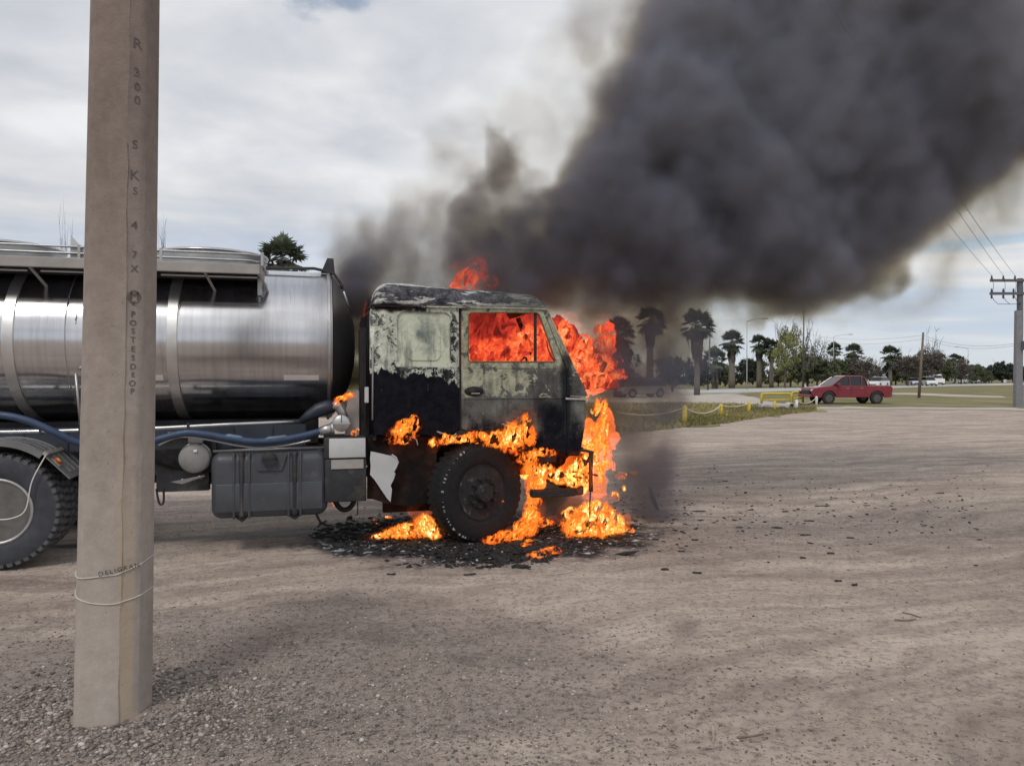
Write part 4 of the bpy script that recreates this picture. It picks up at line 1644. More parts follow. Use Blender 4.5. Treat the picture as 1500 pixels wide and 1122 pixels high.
M_RUST = material('heat_rusted_metal', (.032, .018, .015), .9, var=.5, vscale=7, bump=.4, spec=.15, second=(.012, .010, .010), sec_scale=3, sec_edge=(.42, .6))
M_BLUEH = material('blue_hose', (.026, .050, .105), .5, var=.2, vscale=8, bump=.1)
M_NAVYH = material('navy_hose', (.014, .018, .032), .5, var=.2, bump=0)
M_BLKH = material('black_rubber', (.014, .014, .018), .6, var=.2, bump=.1)
M_CHROME = material('bright_pipe', (.58, .58, .58), .3, metal=.9, var=.1, bump=0)
M_FUEL = material('grey_moulded_plastic', (.052, .056, .066), .5, var=.22, vscale=3, bump=.15, bscale=12, second=(.085, .085, .09), sec_scale=5, sec_edge=(.55, .7))
M_WBOX = material('greyed_white_panel', (.46, .46, .47), .55, var=.08, vscale=4, bump=.05)
M_TANKG = material('air_tank_grey', (.20, .195, .19), .5, var=.2, vscale=6, bump=.1)
M_GUARD = material('grey_mudguard', (.15, .15, .15), .55, var=.15, vscale=4, bump=.1)
M_AMBER = material('amber_reflector', (.72, .36, .04), .25, var=.1, bump=0)
M_ORED = material('reflector_rim', (.40, .05, .02), .35, var=.1, bump=0)
M_TAPE = material('white_tape', (.68, .65, .62), .6, var=.06, bump=0)
M_TYREG = material('grey_tyre', (.042, .045, .055), .8, var=.25, vscale=9, bump=.15)
M_TREAD = material('dusty_tread', (.085, .085, .09), .9, var=.35, vscale=12, bump=.2)
M_TYREB = material('burnt_tyre', (.006, .006, .008), .85, var=.4, vscale=14, bump=.4, bscale=30)


def burnt_paint():
    """old cream-green cab paint: bare and flaked above, soot black below; masks follow the truck's own axes"""
    m = bpy.data.materials.new('flaked_cab_paint')
    m.use_nodes = True
    nt = m.node_tree
    b = nt.nodes['Principled BSDF']
    t = nt.nodes.new('ShaderNodeTexCoord').outputs['Object']
    x, y, z = sepxyz(nt, t)
    n1 = noise(nt, t, 4.5, 8, .66)
    n2 = noise(nt, t, 14, 7, .72)
    n3 = noise(nt, t, 2.0, 5, .55)
    fl = noise(nt, t, 8, 9, .68, dist=.6)
    cream = ramp(nt, n2, [(.34, (.30, .31, .27)), (.5, (.50, .52, .44)), (.66, (.66, .67, .60))])
    olive = ramp(nt, n1, [(.32, (.045, .045, .043)), (.5, (.10, .099, .092)), (.68, (.18, .178, .16))])
    gold = ramp(nt, n2, [(.35, (.24, .235, .165)), (.65, (.46, .455, .34))])
    soot = ramp(nt, n2, [(.3, (.004, .0045, .007)), (.7, (.014, .015, .021))])
    xd = tp(675, 500, .03).x          # door edge
    zsill = tp(740, 530, .03).z
    zcr = tp(740, 584, .03).z
    # door skin: grey olive with golden flakes in a band under the sill
    door = x.step(xd - .01, xd + .01)
    xq = tp(775, 560, .03).x
    band = (1.0 - ((z - (zsill + zcr) * .5).abs()).step(.02, .30)) * (1.0 - x.step(xq - .25, xq + .15))
    dcol = mixc(nt, (fl + band * .15 - (1.0 - z.step(zcr - .02, zcr + .02)) * .12).step(.57, .595), olive, gold)
    # pillar and window surround stay pale
    above = z.step(zsill - .10, zsill - .03)
    dcol = mixc(nt, above * (fl.step(.42, .47)), dcol, gold)
    # rear side panel
    pcol = mixc(nt, (fl + n1 * .25).step(.66, .70), cream, ramp(nt, n2, [(.3, (.035, .038, .04)), (.7, (.16, .165, .15))]))
    xr0, zr1 = xz(581, 456, .03)
    xr1, zr0 = xz(660, 538, .03)
    inr = x.step(xr0 - .01, xr0 + .02) * (1.0 - x.step(xr1 - .02, xr1 + .01)) * z.step(zr0 - .01, zr0 + .02) * (1.0 - z.step(zr1 - .02, zr1 + .01))
    rcol = ramp(nt, n1 * .5 + n3 * .5, [(.33, (.16, .18, .165)), (.40, (.38, .41, .34)), (.47, (.56, .585, .47)), (.7, (.64, .66, .53))])
    # soot blotches round the recess
    rimm = (x.step(xr0 - .13, xr0 - .03) * (1.0 - x.step(xr1 + .03, xr1 + .12)) * (1.0 - inr))
    pcol = mixc(nt, rimm * (n2 * .7 + n1 * .5).step(.60, .64), pcol, soot)
    pcol = mixc(nt, inr, pcol, rcol)
    col = mixc(nt, door, pcol, dcol)
    # the roof cap: charred grey streaks over white
    zg = tp(640, 449, .03).z
    roof = z.step(zg - .005, zg + .02)
    hs = noise(nt, comb(nt, x * 1.0, y * 1.0, z * 5.0), 2.6, 8, .68)
    zt = tp(640, 418, .3).z
    mid_ = 1.0 - ((z - (zg * .52 + zt * .48)).abs()).step(.03, .13)
    rf = mixc(nt, (hs + mid_ * .17 - (1.0 - x.step(3.3, 3.6)) * .05).step(.575, .605), ramp(nt, n2, [(.35, (.28, .28, .26)), (.6, (.58, .58, .54))]), ramp(nt, n2, [(.4, (.022, .023, .030)), (.62, (.115, .115, .13)), (.7, (.30, .30, .32))]))
    rf = mixc(nt, x.step(4.15, 4.9) * .8, rf, ramp(nt, n1, [(.3, (.035, .035, .036)), (.7, (.11, .11, .10))]))
    col = mixc(nt, roof, col, rf)
    # ragged black line under the gutter at the back
    gut = (1.0 - ((z - (zg - .02)).abs() + (n1 - .5) * .16).step(.02, .06)) * (1.0 - x.step(3.55, 3.9))
    col = mixc(nt, gut, col, soot)
    # soot: below a ragged line on the side panel, lower on the door, and all the lower front
    zs = tp(600, 546, .03).z
    zd = tp(740, 625, .03).z
    lick = noise(nt, comb(nt, x * 3.0, y, z * .7), 3.0, 5, .65)
    ragged = (n1 - .5) * .26 + (n2 - .5) * .10 + (lick - .5) * .30
    lineb = (z + ragged + (x - 3.6) * .16)
    low_p = (1.0 - lineb.step(zs - .03, zs - .01)) * (1.0 - door)
    low_d = (1.0 - (z + ragged * 1.6).step(zd - .09, zd + .08)) * door
    xf, zf = xz(812, 615, .03)
    dxf, dzf = (x - xf) * 3.2, (z - zf) * 3.0
    blotch = (1.0 - ((dxf * dxf + dzf * dzf).pow(.5) + (n3 - .5) * 1.6 + (n1 - .5) * .8).step(.25, 1.25)) * door
    xs2 = tp(829, 560, .03).x
    dxs = (x - xs2) * 12.0
    seam = (1.0 - (dxs.abs() + (n1 - .5) * 1.0).step(.3, 1.2)) * (1.0 - (z - 1.9).step(0, .1)) * .9
    bot = (1.0 - (z + ragged).step(1.05, 1.16)) * door
    k = low_p.max(low_d * .92).max(blotch).max(seam).max(bot)
    col = mixc(nt, (lick.step(.50, .64) * (1.0 - roof) * .55 * (1.0 - (z - zsill).step(.1, .5))), col, mixc(nt, .35, soot, olive))
    scr = noise(nt, comb(nt, x * 5.0, y, z * 1.2), 4.0, 6, .75).step(.64, .68) * k * .5
    col = mixc(nt, k, col, soot)
    col = mixc(nt, scr, col, (.10, .10, .10))
    nt.links.new(col, b.inputs['Base Color'])
    b.inputs['Roughness'].default_value = .88
    put(nt, b.inputs['Specular IOR Level'], (.3 - k * .25))
    bn = nt.nodes.new('ShaderNodeBump')
    bn.inputs['Strength'].default_value = .6
    bn.inputs['Distance'].default_value = .012
    put(nt, bn.inputs['Height'], fl.step(.53, .57) * .5 * (1.0 - k) + n2 * .4 + n3 * 1.2)
    nt.links.new(bn.outputs[0], b.inputs['Normal'])
    return m


M_CAB = burnt_paint()
M_CABIN = material('charred_cab_inside', (.02, .018, .018), .9, var=.5, vscale=5, bump=.3)

# --- tank
TA, TB, TZ = 1.12, .81, 2.05
XE = tp(487, 500, .15).x       # front rim of the tank


def ell(x_, a, k=1.0, dk=0.0):
    """point on the tank's slightly squared ellipse"""
    c_, s_ = math.cos(a), math.sin(a)
    p = .97
    return Vector((x_, TC + math.copysign(abs(c_) ** p, c_) * (TA * k + dk), TZ + math.copysign(abs(s_) ** p, s_) * (TB * k + dk)))


tank = empty('tank', parent=TRUCK)
m = MB()
X0 = -6.2
m.grid(lambda u, v: ell(X0 + (XE - X0) * u, v * 2 * math.pi), 60, 96, closed_v=True)
m.build('shell', M_STEEL, tank, smooth=True)
m = MB()   # dished front head


def head(u, v):
    r_ = 1 - u
    return ell(XE + .006 + .26 * (1 - r_ ** 2.4), v * 2 * math.pi, max(.002, r_ * .995))


m.grid(head, 14, 72, closed_v=True)
m.build('front_head', M_STEEL, tank, smooth=True)
m = MB()
m.grid(lambda u, v: ell(X0 + .002, v * 2 * math.pi, max(.002, u)), 3, 40, closed_v=True)
m.build('rear_head', M_STEEL, tank, smooth=True)


M_BAND = material('brushed_strap', (.62, .61, .60), .38, metal=.9, var=.12, vscale=4, bump=.05)


def band(xc, w, h, name='band', mat=M_BAND):
    m = MB()
    prof = [(-w / 2, .0), (-w / 2 + .006, h), (w / 2 - .006, h), (w / 2, .0)]
    n = 96
    vs, fs = [], []
    for dx_, dk in prof:
        for k_ in range(n): vs.append(ell(xc + dx_, 2 * math.pi * k_ / n, 1, dk))
    for i in range(3):
        for k_ in range(n):
            k2 = (k_ + 1) % n
            fs.append((i * n + k_, i * n + k2, (i + 1) * n + k2, (i + 1) * n + k_))
    m.add(vs, fs)
    return autosmooth(m.build(name, mat, tank), 30)


band(tp(252, 500, .1).x, .10, .014)
band(tp(12, 500, .1).x, .10, .014)
band(-2.6, .10, .014); band(-4.4, .10, .014)
band(XE - .03, .035, .02, 'rim_band', M_STEEL2)
band(tp(96, 500, .1).x, .012, .005, 'seam', M_STEEL2)
# streaks of dirt running down from the walkway beside the band
M_DRIP = material('black_drip', (.02, .02, .022), .8, bump=0)
for px, y0_, y1_ in [(262, 432, 476), (266, 434, 462), (259, 438, 520), (104, 438, 452), (119, 450, 475), (255, 470, 500)]:
    a_, b_ = tp(px, y0_, .25), tp(px, y1_, .12)
    pts = []
    for i in range(9):
        zz = a_.z + (b_.z - a_.z) * i / 8
        q = max(0.0, 1 - (abs(zz - TZ) / (TB)) ** (2 / .97))
        pts.append((a_.x + random.uniform(-.006, .006), TC - TA * q ** (.97 / 2) - .001, zz))
    MB().tube(pts, [.001 + .006 * random.random() for _ in pts], 5).build('drip', M_DRIP, tank)
# marker tapes along the middle of the tank
for (a0, a1) in ((415, 467), (196, 236), (-60, -20)):
    x0_ = tp(a0, 553, .08).x; x1_ = tp(a1, 553, .08).x
    zz = tp(440, 553, .08).z
    m = MB()
    vs = []
    for i in range(5):
        z2 = zz - .026 + .052 * i / 4
        q = 1 - (abs(z2 - TZ) / TB) ** (2 / .97)
        yy = TC - TA * q ** .485 - .003
        vs += [(x0_, yy, z2), (x1_, yy, z2)]
    m.add(vs, [(2 * i, 2 * i + 1, 2 * i + 3, 2 * i + 2) for i in range(4)])
    m.build('marker_tape', M_TAPE, tank)

# --- walkway on top
ZW = 2.76
xw1 = tp(381, 390, .02).x
walk = empty('walkway', parent=TRUCK)
bevel(MB().box(X0, xw1, -.02, .02, ZW - .085, ZW + .008).build('edge_beam', M_FRAMEM, walk), .006)
bevel(MB().box(xw1 - .03, xw1 + .005, .022, .72, ZW - .085, ZW + .005).build('end_beam', M_FRAMEM, walk), .006)
for i in range(34):   # chequered floor planks
    xa = X0 + (xw1 - .04 - X0) * i / 34
    MB().box(xa, xa + (xw1 - X0) / 34 - .002, .022, .74, ZW - .035, ZW - .012).build('floor_plank', M_FRAME_D if i % 2 else M_NAVY, walk)
MB().box(X0, xw1 - .02, .35, .39, ZW - .10, ZW - .037).build('stringer', M_FRAME_D, walk)
for xa, xb in ((-10, 40), (60, 122), (236, 300), (305, 377)):
    x0_, x1_ = tp(xa, 400, .10).x, tp(xb, 400, .10).x
    MB().box(x0_, x1_, .09, .11, ZW - .112, ZW - .098).build('pale_strip', M_WBOX, walk)
for px in (38, 297, 378, -150, -330):
    a_ = tp(px, 398, .0)
    MB().tube([(a_.x, .02, ZW - .05), (a_.x + .07, .30, 2.54)], .014, 6).build('strut', M_FRAMEM, walk)
bevel(MB().box(xw1 - .04, xw1 + .0, .24, .32, 2.50, ZW - .09).build('end_bracket', M_STEEL2, walk), .004)
# guard rails
rail = empty('hand_rail', parent=TRUCK)
xr = tp(384, 372, .12).x
for dz_r in (.135, .075):
    MB().tube([(X0, .08, ZW + dz_r), (-2.2, .08, ZW + dz_r), (xr - .12, .08, ZW + dz_r - .02), (xr, .08, ZW + dz_r - .035), (xr, .5, ZW + dz_r - .03)], .011, 8).build('rail_tube', M_STEEL2, rail, True)
for px in (384, 236, 116, -120, -300):
    x_ = tp(px, 380, .08).x
    MB().box(x_ - .012, x_ + .012, .07, .09, ZW + .008, ZW + .14).build('rail_post', M_STEEL2, rail)
# manholes
for px in (312, 8, -330):
    xm = tp(px, 375, TC).x
    mh = empty('manhole', (xm, TC - .12, .03), parent=TRUCK)
    prof = [(.56, 2.72)]
    for i in range(6):
        z_ = 2.74 + i * .038
        prof += [(.57, z_), (.55, z_ + .02)]
    prof += [(.53, 2.975), (.40, 2.995), (.15, 3.008), (.001, 3.01)]
    MB().lathe(prof, 40).build('drum', M_STEEL2, mh, True)
    MB().lathe([(.575, 2.94), (.585, 2.95), (.575, 2.965)], 40).build('lid_rim', M_CHROME, mh, True)
# pale fin by the left manhole, black fin at the tank's front
a_ = tp(112, 372, .1)
MB().plate([(a_.x - .05, ZW + .01), (a_.x + .06, ZW + .01), (a_.x + .06, ZW + .12), (a_.x + .035, ZW + .13), (a_.x - .045, ZW + .23)], [], .095, .107).build('fin_plate', M_WBOX, walk)
a_ = tp(480, 402, .75)
MB().plate([(a_.x - .07, 2.81), (a_.x + .075, 2.81), (a_.x + .06, 2.965), (a_.x - .005, 2.965)], [], .72, .78).build('front_fin', M_FRAME_D, tank)
MB().tube([(xw1 - .02, .72, 2.835), (xw1 + .5, .72, 2.85), (XE - .1, .72, 2.835), (XE + .03, .72, 2.80), (XE + .10, .72, 2.70), (XE + .12, .72, 2.64)], .016, 8).build('breather_pipe', M_FRAME_D, tank, True)
MB().tube([(XE + .12, .40, 2.58), (XE + .16, .44, 2.46), (XE + .20, .5, 2.38)], .012, 6).build('head_stay', M_STEEL2, tank, True)

# --- chassis and things hung on it
ch = empty('chassis', parent=TRUCK)
for yy in (.72, 1.60):
    bevel(MB().box(-6.0, 5.35, yy, yy + .08, .74, .98).build('frame_rail', M_FRAME_D, ch), .006)
for xx in (-5.2, -3.0, -1.2, .9, 2.4, 3.5, 5.2):
    MB().box(xx, xx + .09, .802, 1.598, .78, .94).build('cross_member', M_FRAME_D, ch)
bevel(MB().box(-6.0, 2.75, .70, 1.70, .99, 1.26).build('tank_cradle', M_FRAME_D, ch), .01)
MB().plate([(-6.0, .99), (2.62, .99), (2.62, 1.22), (-6.0, 1.22)], [], .40, .43).build('side_skirt', M_NAVY, ch)
for i in range(8):
    xx = -.3 + i * .37
    MB().box(xx, xx + .012, .388, .3985, 1.0, 1.21).build('skirt_joint', M_FRAME_D, ch)
for px in (520, 468, 300, 232):
    a_ = tp(px, 640, .35)
MB().tube([(-.2, 1.24, .62), (4.3, 1.24, .60)], .055, 10).build('prop_shaft', M_FRAME_D, ch, True)
a_, b_ = tp(238, 706, .62), tp(330, 712, .62)
MB().tube([(a_.x - .3, .62, .86), (a_.x, .62, .76), (a_.x + .22, .62, .675), (b_.x, .62, .67), (b_.x + .6, .62, .68)], .062, 12).build('exhaust_pipe', material('rusty_exhaust', (.055, .048, .04), .8, var=.3, bump=.2), ch, True)
for xx, r_ in ((.0, .11), (4.31, .09)):
    MB().tube([(xx, .12, .49), (xx, 2.28, .49)], r_, 12).build('axle', M_FRAME_D, ch, True)
    for yy in (.62, 1.66):
        for k_ in range(4):
            L_ = .62 - k_ * .12
            MB().tube([(xx - L_, yy, .70 - k_ * .02), (xx, yy, .60 - k_ * .022), (xx + L_, yy, .70 - k_ * .02)], [.012, .02, .012], 6).build('leaf_spring', M_FRAME_D, ch)
MB().box(-.2, .35, 1.0, 1.45, .34, .62).build('differential', M_FRAME_D, ch)

# fuel tank
fx0, fz1 = xz(308, 664, .0)
fx1, fz0 = xz(480, 746, .0)
fz0 = tp(400, 757, .08).z; fz1 = tp(400, 661, .08).z
ft = empty('fuel_tank', parent=TRUCK)


def rbox(x0, x1, y0, y1, z0, z1, r, name, mat, parent, seg=5):
    o = MB().box(x0, x1, y0, y1, z0, z1).build(name, mat, parent)
    bevel(o, r, seg, 30)
    me_ = o.data
    me_.polygons.foreach_set('use_smooth', [True] * len(me_.polygons))
    return o


def rounded(x0, x1, z0, z1, r, n=5):
    out = []
    for cx, cz_, a0 in ((x1 - r, z1 - r, 0), (x0 + r, z1 - r, 90), (x0 + r, z0 + r, 180), (x1 - r, z0 + r, 270)):
        for i in range(n + 1):
            a = R(a0 + 90 * i / n)
            out.append((cx + r * math.cos(a), cz_ + r * math.sin(a)))
    return out


def segx(px): return tp(px, 700, .03).x


xA, xB, xC, xD, xE_, xF = segx(308), segx(344), segx(364), segx(424), segx(439), segx(480)
zm = tp(400, 707, .02).z
rbox(xA, xF, .02, .62, fz0, fz1, .10, 'tank_body', M_FUEL, ft, 6)
rbox(xA + .05, xF - .05, .011, .5, fz0 + .07, zm, .008, 'lower_panel', M_FUEL, ft, 3)
for (a_, b_) in ((xB - .02, xC + .02), (xD - .02, xE_ + .02)):
    for q_ in (a_ + .012, b_ - .012):
        rbox(q_ - .012, q_ + .012, .006, .60, fz0 + .006, fz1 - .006, .010, 'moulded_rib', M_FUEL, ft, 3)
    c_ = (a_ + b_) / 2
    rbox(c_ - .028, c_ + .028, .004, .60, fz0 + .012, fz1 + .004, .03, 'strap', M_FRAME_D, ft)
    MB().add([(c_ - .07, .05, fz0 + .02), (c_ + .07, .05, fz0 + .02), (c_, .05, fz0 - .035), (c_ - .07, .12, fz0 + .02), (c_ + .07, .12, fz0 + .02), (c_, .12, fz0 - .035)],
             [(0, 1, 2), (5, 4, 3), (0, 3, 4, 1), (1, 4, 5, 2), (2, 5, 3, 0)]).build('strap_bolt', M_FRAME_D, ft)
cx_, cz_ = xz(395, 674, .0)
MB().plate([(cx_ - .16, fz1 - .02), (cx_ + .16, fz1 - .02), (cx_ + .11, cz_ - .10), (cx_ - .11, cz_ - .10)], [], .0, .02).build('filler_recess', M_FUEL, ft)
MB().lathe([(.062, 0), (.066, .02), (.05, .035), (.001, .04)], 18, Matrix.Translation((cx_, -.002, cz_ + .02)) @ Matrix.Rotation(R(90), 4, 'X')).build('filler_cap', M_FRAME_D, ft, True)
MB().plate([(cx_ - .075, cz_ + .0), (cx_ + .075, cz_ + .0), (cx_ + .05, cz_ - .035), (cx_, cz_ - .055), (cx_ - .05, cz_ - .035)], [], -.045, -.003).build('cap_handle', M_BLKH, ft)

# air tank, across the truck, end facing us
cx_, cz_ = xz(285, 671, .12)
r_ = 21.5 / F * 7.15
at_ = empty('air_tank', parent=TRUCK)
RX = Matrix.Translation((cx_, .10, cz_)) @ Matrix.Rotation(R(-90), 4, 'X')
MB().lathe([(.001, -.035), (r_ * .5, -.03), (r_ * .9, -.012), (r_, .0), (r_, .02), (r_ * .985, .024), (r_ * .985, .55)], 32, RX).build('vessel', M_TANKG, at_, True)
MB().lathe([(r_ * 1.0, .07), (r_ * 1.04, .075), (r_ * 1.04, .11), (r_ * 1.0, .115)], 32, RX).build('clamp_band', M_STEEL2, at_, True)
bevel(MB().box(cx_ - .06, cx_ + .07, .13, .22, cz_ + r_ * .98, cz_ + r_ + .10).build('bracket', M_TANKG, at_), .008)
bevel(MB().box(cx_ + .0, cx_ + .03, .055, .067, cz_ + r_ * .45, cz_ + r_ * .62).build('sticker', M_TAPE, at_), .001)
for i, (dx_, dzz) in enumerate(((-.13, -.21), (-.04, -.20), (.02, -.185))):
    MB().tube([(cx_ + dx_, .10, cz_ + dzz), (cx_ + dx_ + .03, .07, cz_ + dzz + .02), (cx_ + dx_ + .05, .1, cz_ + dzz - .01)], .008, 6).build('valve', M_STEEL2, at_, True)
a_, b_ = tp(250, 705, .1), tp(300, 698, .1)
bevel(MB().add([(a_.x, .06, a_.z), (b_.x, .06, b_.z + .02), (b_.x, .10, b_.z), (a_.x + .1, .10, a_.z - .03)], [(0, 1, 2, 3), (3, 2, 1, 0)]).build('pale_plate', M_WBOX, at_), .001)
# brackets behind it
for (p0, p1) in (((238, 640), (312, 655)), ((300, 640), (318, 690)), ((232, 690), (308, 716))):
    a_, b_ = tp(*p0, .4), tp(*p1, .4)
    MB().box(min(a_.x, b_.x), max(a_.x, b_.x), .30, .42, min(a_.z, b_.z), max(a_.z, b_.z)).build('hanger', M_FRAME_D, ch)
a_, b_ = tp(246, 633, .30), tp(302, 640, .30)
MB().box(a_.x, b_.x, .28, .36, b_.z, a_.z).build('hose_bracket', M_STEEL2, ch)

# long bright pipe, black elbow, valve with round cap, blue hose
pipe = empty('discharge_pipe', parent=TRUCK)
pts = [tp(px, py, .20) for px, py in ((-260, 637), (60, 632), (235, 627), (330, 622), (443, 617))]
MB().tube(pts, .019, 10).build('pipe', M_CHROME, pipe, True)
for px in (276, 118, 60):
    a_ = tp(px, 625 if px > 200 else 631, .2)
    bevel(MB().box(a_.x - .012, a_.x + .012, .175, .26, a_.z - .035, a_.z + .035).build('pipe_clip', M_FRAME_D, pipe), .004)
pts = [tp(px, py, .16) for px, py in ((440, 617), (452, 609), (466, 601), (480, 596), (490, 595))]
MB().tube(pts, [.03, .052, .072, .070, .060], 16).build('elbow_hose', M_NAVYH, pipe, True)
pts = [tp(px, py, .14) for px, py in ((488, 593), (495, 595), (500, 602), (504, 612))]
MB().tube(pts, [.055, .05, .045, .048], 14).build('steel_elbow', M_STEEL2, pipe, True)
cx_, cz_ = xz(500, 620, .02)
r_ = 12.5 / F * 7.4
cap = MB().lathe([(.001, -.02), (r_ * .9, -.018), (r_, -.008), (r_, .03), (r_ * .8, .035), (r_ * .8, .12)], 28, Matrix.Translation((cx_, .03, cz_)) @ Matrix.Rotation(R(-90), 4, 'X')).build('valve_cap', M_STEEL2, pipe, True)
MB().box(cx_ - r_ * 1.05, cx_ + r_ * 1.05, .0, .008, cz_ - .006, cz_ + .006).build('cap_bar', M_CHROME, pipe)
MB().box(cx_ - .003, cx_ + .003, .001, .007, cz_ + .008, cz_ + r_).build('cap_rib', M_FRAME_D, pipe)
a_, b_ = tp(488, 627, .08), tp(468, 632, .08)
MB().tube([a_, (a_ + b_) / 2, b_], [.052, .05, .042], 14).build('coupling', M_STEEL2, pipe, True)
MB().tube([a_ + Vector((.01, 0, 0)), a_ + Vector((-.02, 0, -.003))], .062, 14).build('coupling_ring', M_STEEL2, pipe, True)
hose = empty('delivery_hose', parent=TRUCK)
pts = [tp(px, py, ly) for px, py, ly in ((470, 631.5, .08), (440, 639, .05), (405, 645, .03), (370, 646.5, .02), (335, 642, .02), (300, 636, .02), (272, 634, .03), (240, 641, .04), (200, 652, .05), (160, 655, .04), (115, 648, .0), (80, 633, -.04), (40, 616, -.05), (0, 608, -.04), (-60, 606, 0), (-140, 612, .02))]


def smoothpts(P, n=6):
    P = [Vector(p) for p in P]
    out = []
    for i in range(len(P) - 1):
        p0, p1, p2, p3 = P[max(0, i - 1)], P[i], P[i + 1], P[min(len(P) - 1, i + 2)]
        for k_ in range(n):
            t_ = k_ / n
            out.append(.5 * ((2 * p1) + (p2 - p0) * t_ + (2 * p0 - 5 * p1 + 4 * p2 - p3) * t_ ** 2 + (3 * p1 - p0 - 3 * p2 + p3) * t_ ** 3))
    return out + [P[-1]]


MB().tube(smoothpts(pts), .033, 14).build('hose', M_BLUEH, hose, True)
for i0, i1 in ((.10, .16), (.22, .27), (.55, .60)):
    sp = smoothpts(pts)
    n = len(sp)
    seg_ = [sp[i] + Vector((0, -.014, .024)) for i in range(int(i0 * n), int(i1 * n) + 2)]
    MB().tube(seg_, [.004] + [.021] * (len(seg_) - 2) + [.004], 8).build('pale_wear_stripe', material('worn_hose', (.10, .15, .22), .5, bump=0), hose, True)
MB().tube(smoothpts([tp(px, py, .05) for px, py in ((232, 652), (262, 640), (300, 643), (345, 652), (380, 656), (420, 652), (455, 645))]), .011, 8).build('airline', M_STEEL2, hose, True)
MB().tube([tp(312, 661, .15), tp(480, 655, .15)], .013, 8).build('support_bar', M_FRAMEM, ch, True)
# loops and hoses hanging down
for pts, r_, lb in (([(229, 716, .3), (231, 728, .3), (234, 738, .3), (239, 737, .3), (240, 726, .3), (239, 716, .3)], .010, 'hanging_loop'),
                    ([(458, 742, .3), (463, 752, .3), (470, 765, .3), (482, 770, .3)], .012, 'hanging_hose'),
                    ([(490, 722, .35), (492, 736, .35), (501, 746, .35), (512, 744, .35), (519, 733, .35), (520, 722, .35)], .026, 'hanging_loop'),
                    ([(524, 735, .35), (524, 745, .35), (524, 754, .35)], .006, 'hanging_wire')):
    MB().tube(smoothpts([tp(*p) for p in pts]), r_, 8).build(lb, M_BLKH, ch, True)

# battery box with pale panel
bb = empty('battery_box', parent=TRUCK)
x0_, z1_ = xz(476, 641, .0); x1_, z0_ = xz(537, 671, .0)
rbox(x0_ + .0, x1_, .02, .48, tp(510, 733, .1).z, z0_ - .003, .012, 'box', M_FRAME_D, bb, 2)
rbox(x0_ - .01, x1_ - .005, .02, .48, z0_, z1_, .010, 'upper_box', M_FRAME_D, bb, 2)
xx0 = tp(482, 655, -.0).x
rbox(xx0, x1_ - .01, -.008, .018, z0_ + .008, z1_ - .012, .008, 'pale_lid', M_WBOX, bb, 2)
MB().box(xx0 + .02, x1_ - .03, .008, .0185, z0_ - .10, z0_ - .008).build('face_strip', M_FRAMEM, bb)
# step plate hanging behind with jagged lower edge (burnt step well)
o = MB().plate([xz(538, 640, .12), xz(640, 640, .12), xz(640, 735, .12), xz(600, 742, .12), xz(568, 738, .12), xz(545, 731, .12), xz(538, 731, .12)], [], .13, .16).build('step_well', M_RUST, ch)
for (pa, pb) in (((560, 690), (640, 745)), ((640, 690), (700, 760))):
    a_, b_ = tp(*pa, .6), tp(*pb, .6)
    MB().box(a_.x, b_.x, .5, .6, b_.z, a_.z).build('burnt_bracket', M_RUST, ch)
bevel(MB().box(tp(545, 700, .7).x, tp(835, 700, .7).x, .30, 2.1, .92, 1.06).build('cab_floor', M_RUST, ch), .01)
bevel(MB().box(tp(715, 700, .7).x, tp(850, 700, .7).x, .55, 1.85, .60, .90).build('engine_block', M_RUST, ch), .03)
# torn pale sheet
tear = [(543, 661), (553, 663), (566, 666), (576, 668), (581, 674), (581, 681), (577, 689), (579, 694), (577, 701), (572, 711), (574, 716), (572, 735), (567, 730), (557, 715), (549, 703), (542, 695), (543, 683), (542, 672)]
o = MB().plate([xz(px, py, .03) for px, py in tear], [], .020, .030).build('torn_panel', M_WBOX, TRUCK)
MB().tube([tp(px, py, .02) for px, py in ((574, 666), (580, 670), (583, 677), (580, 684), (577, 690))], .010, 6).build('curled_edge', M_WBOX, TRUCK)

# wheel marker wire etc.


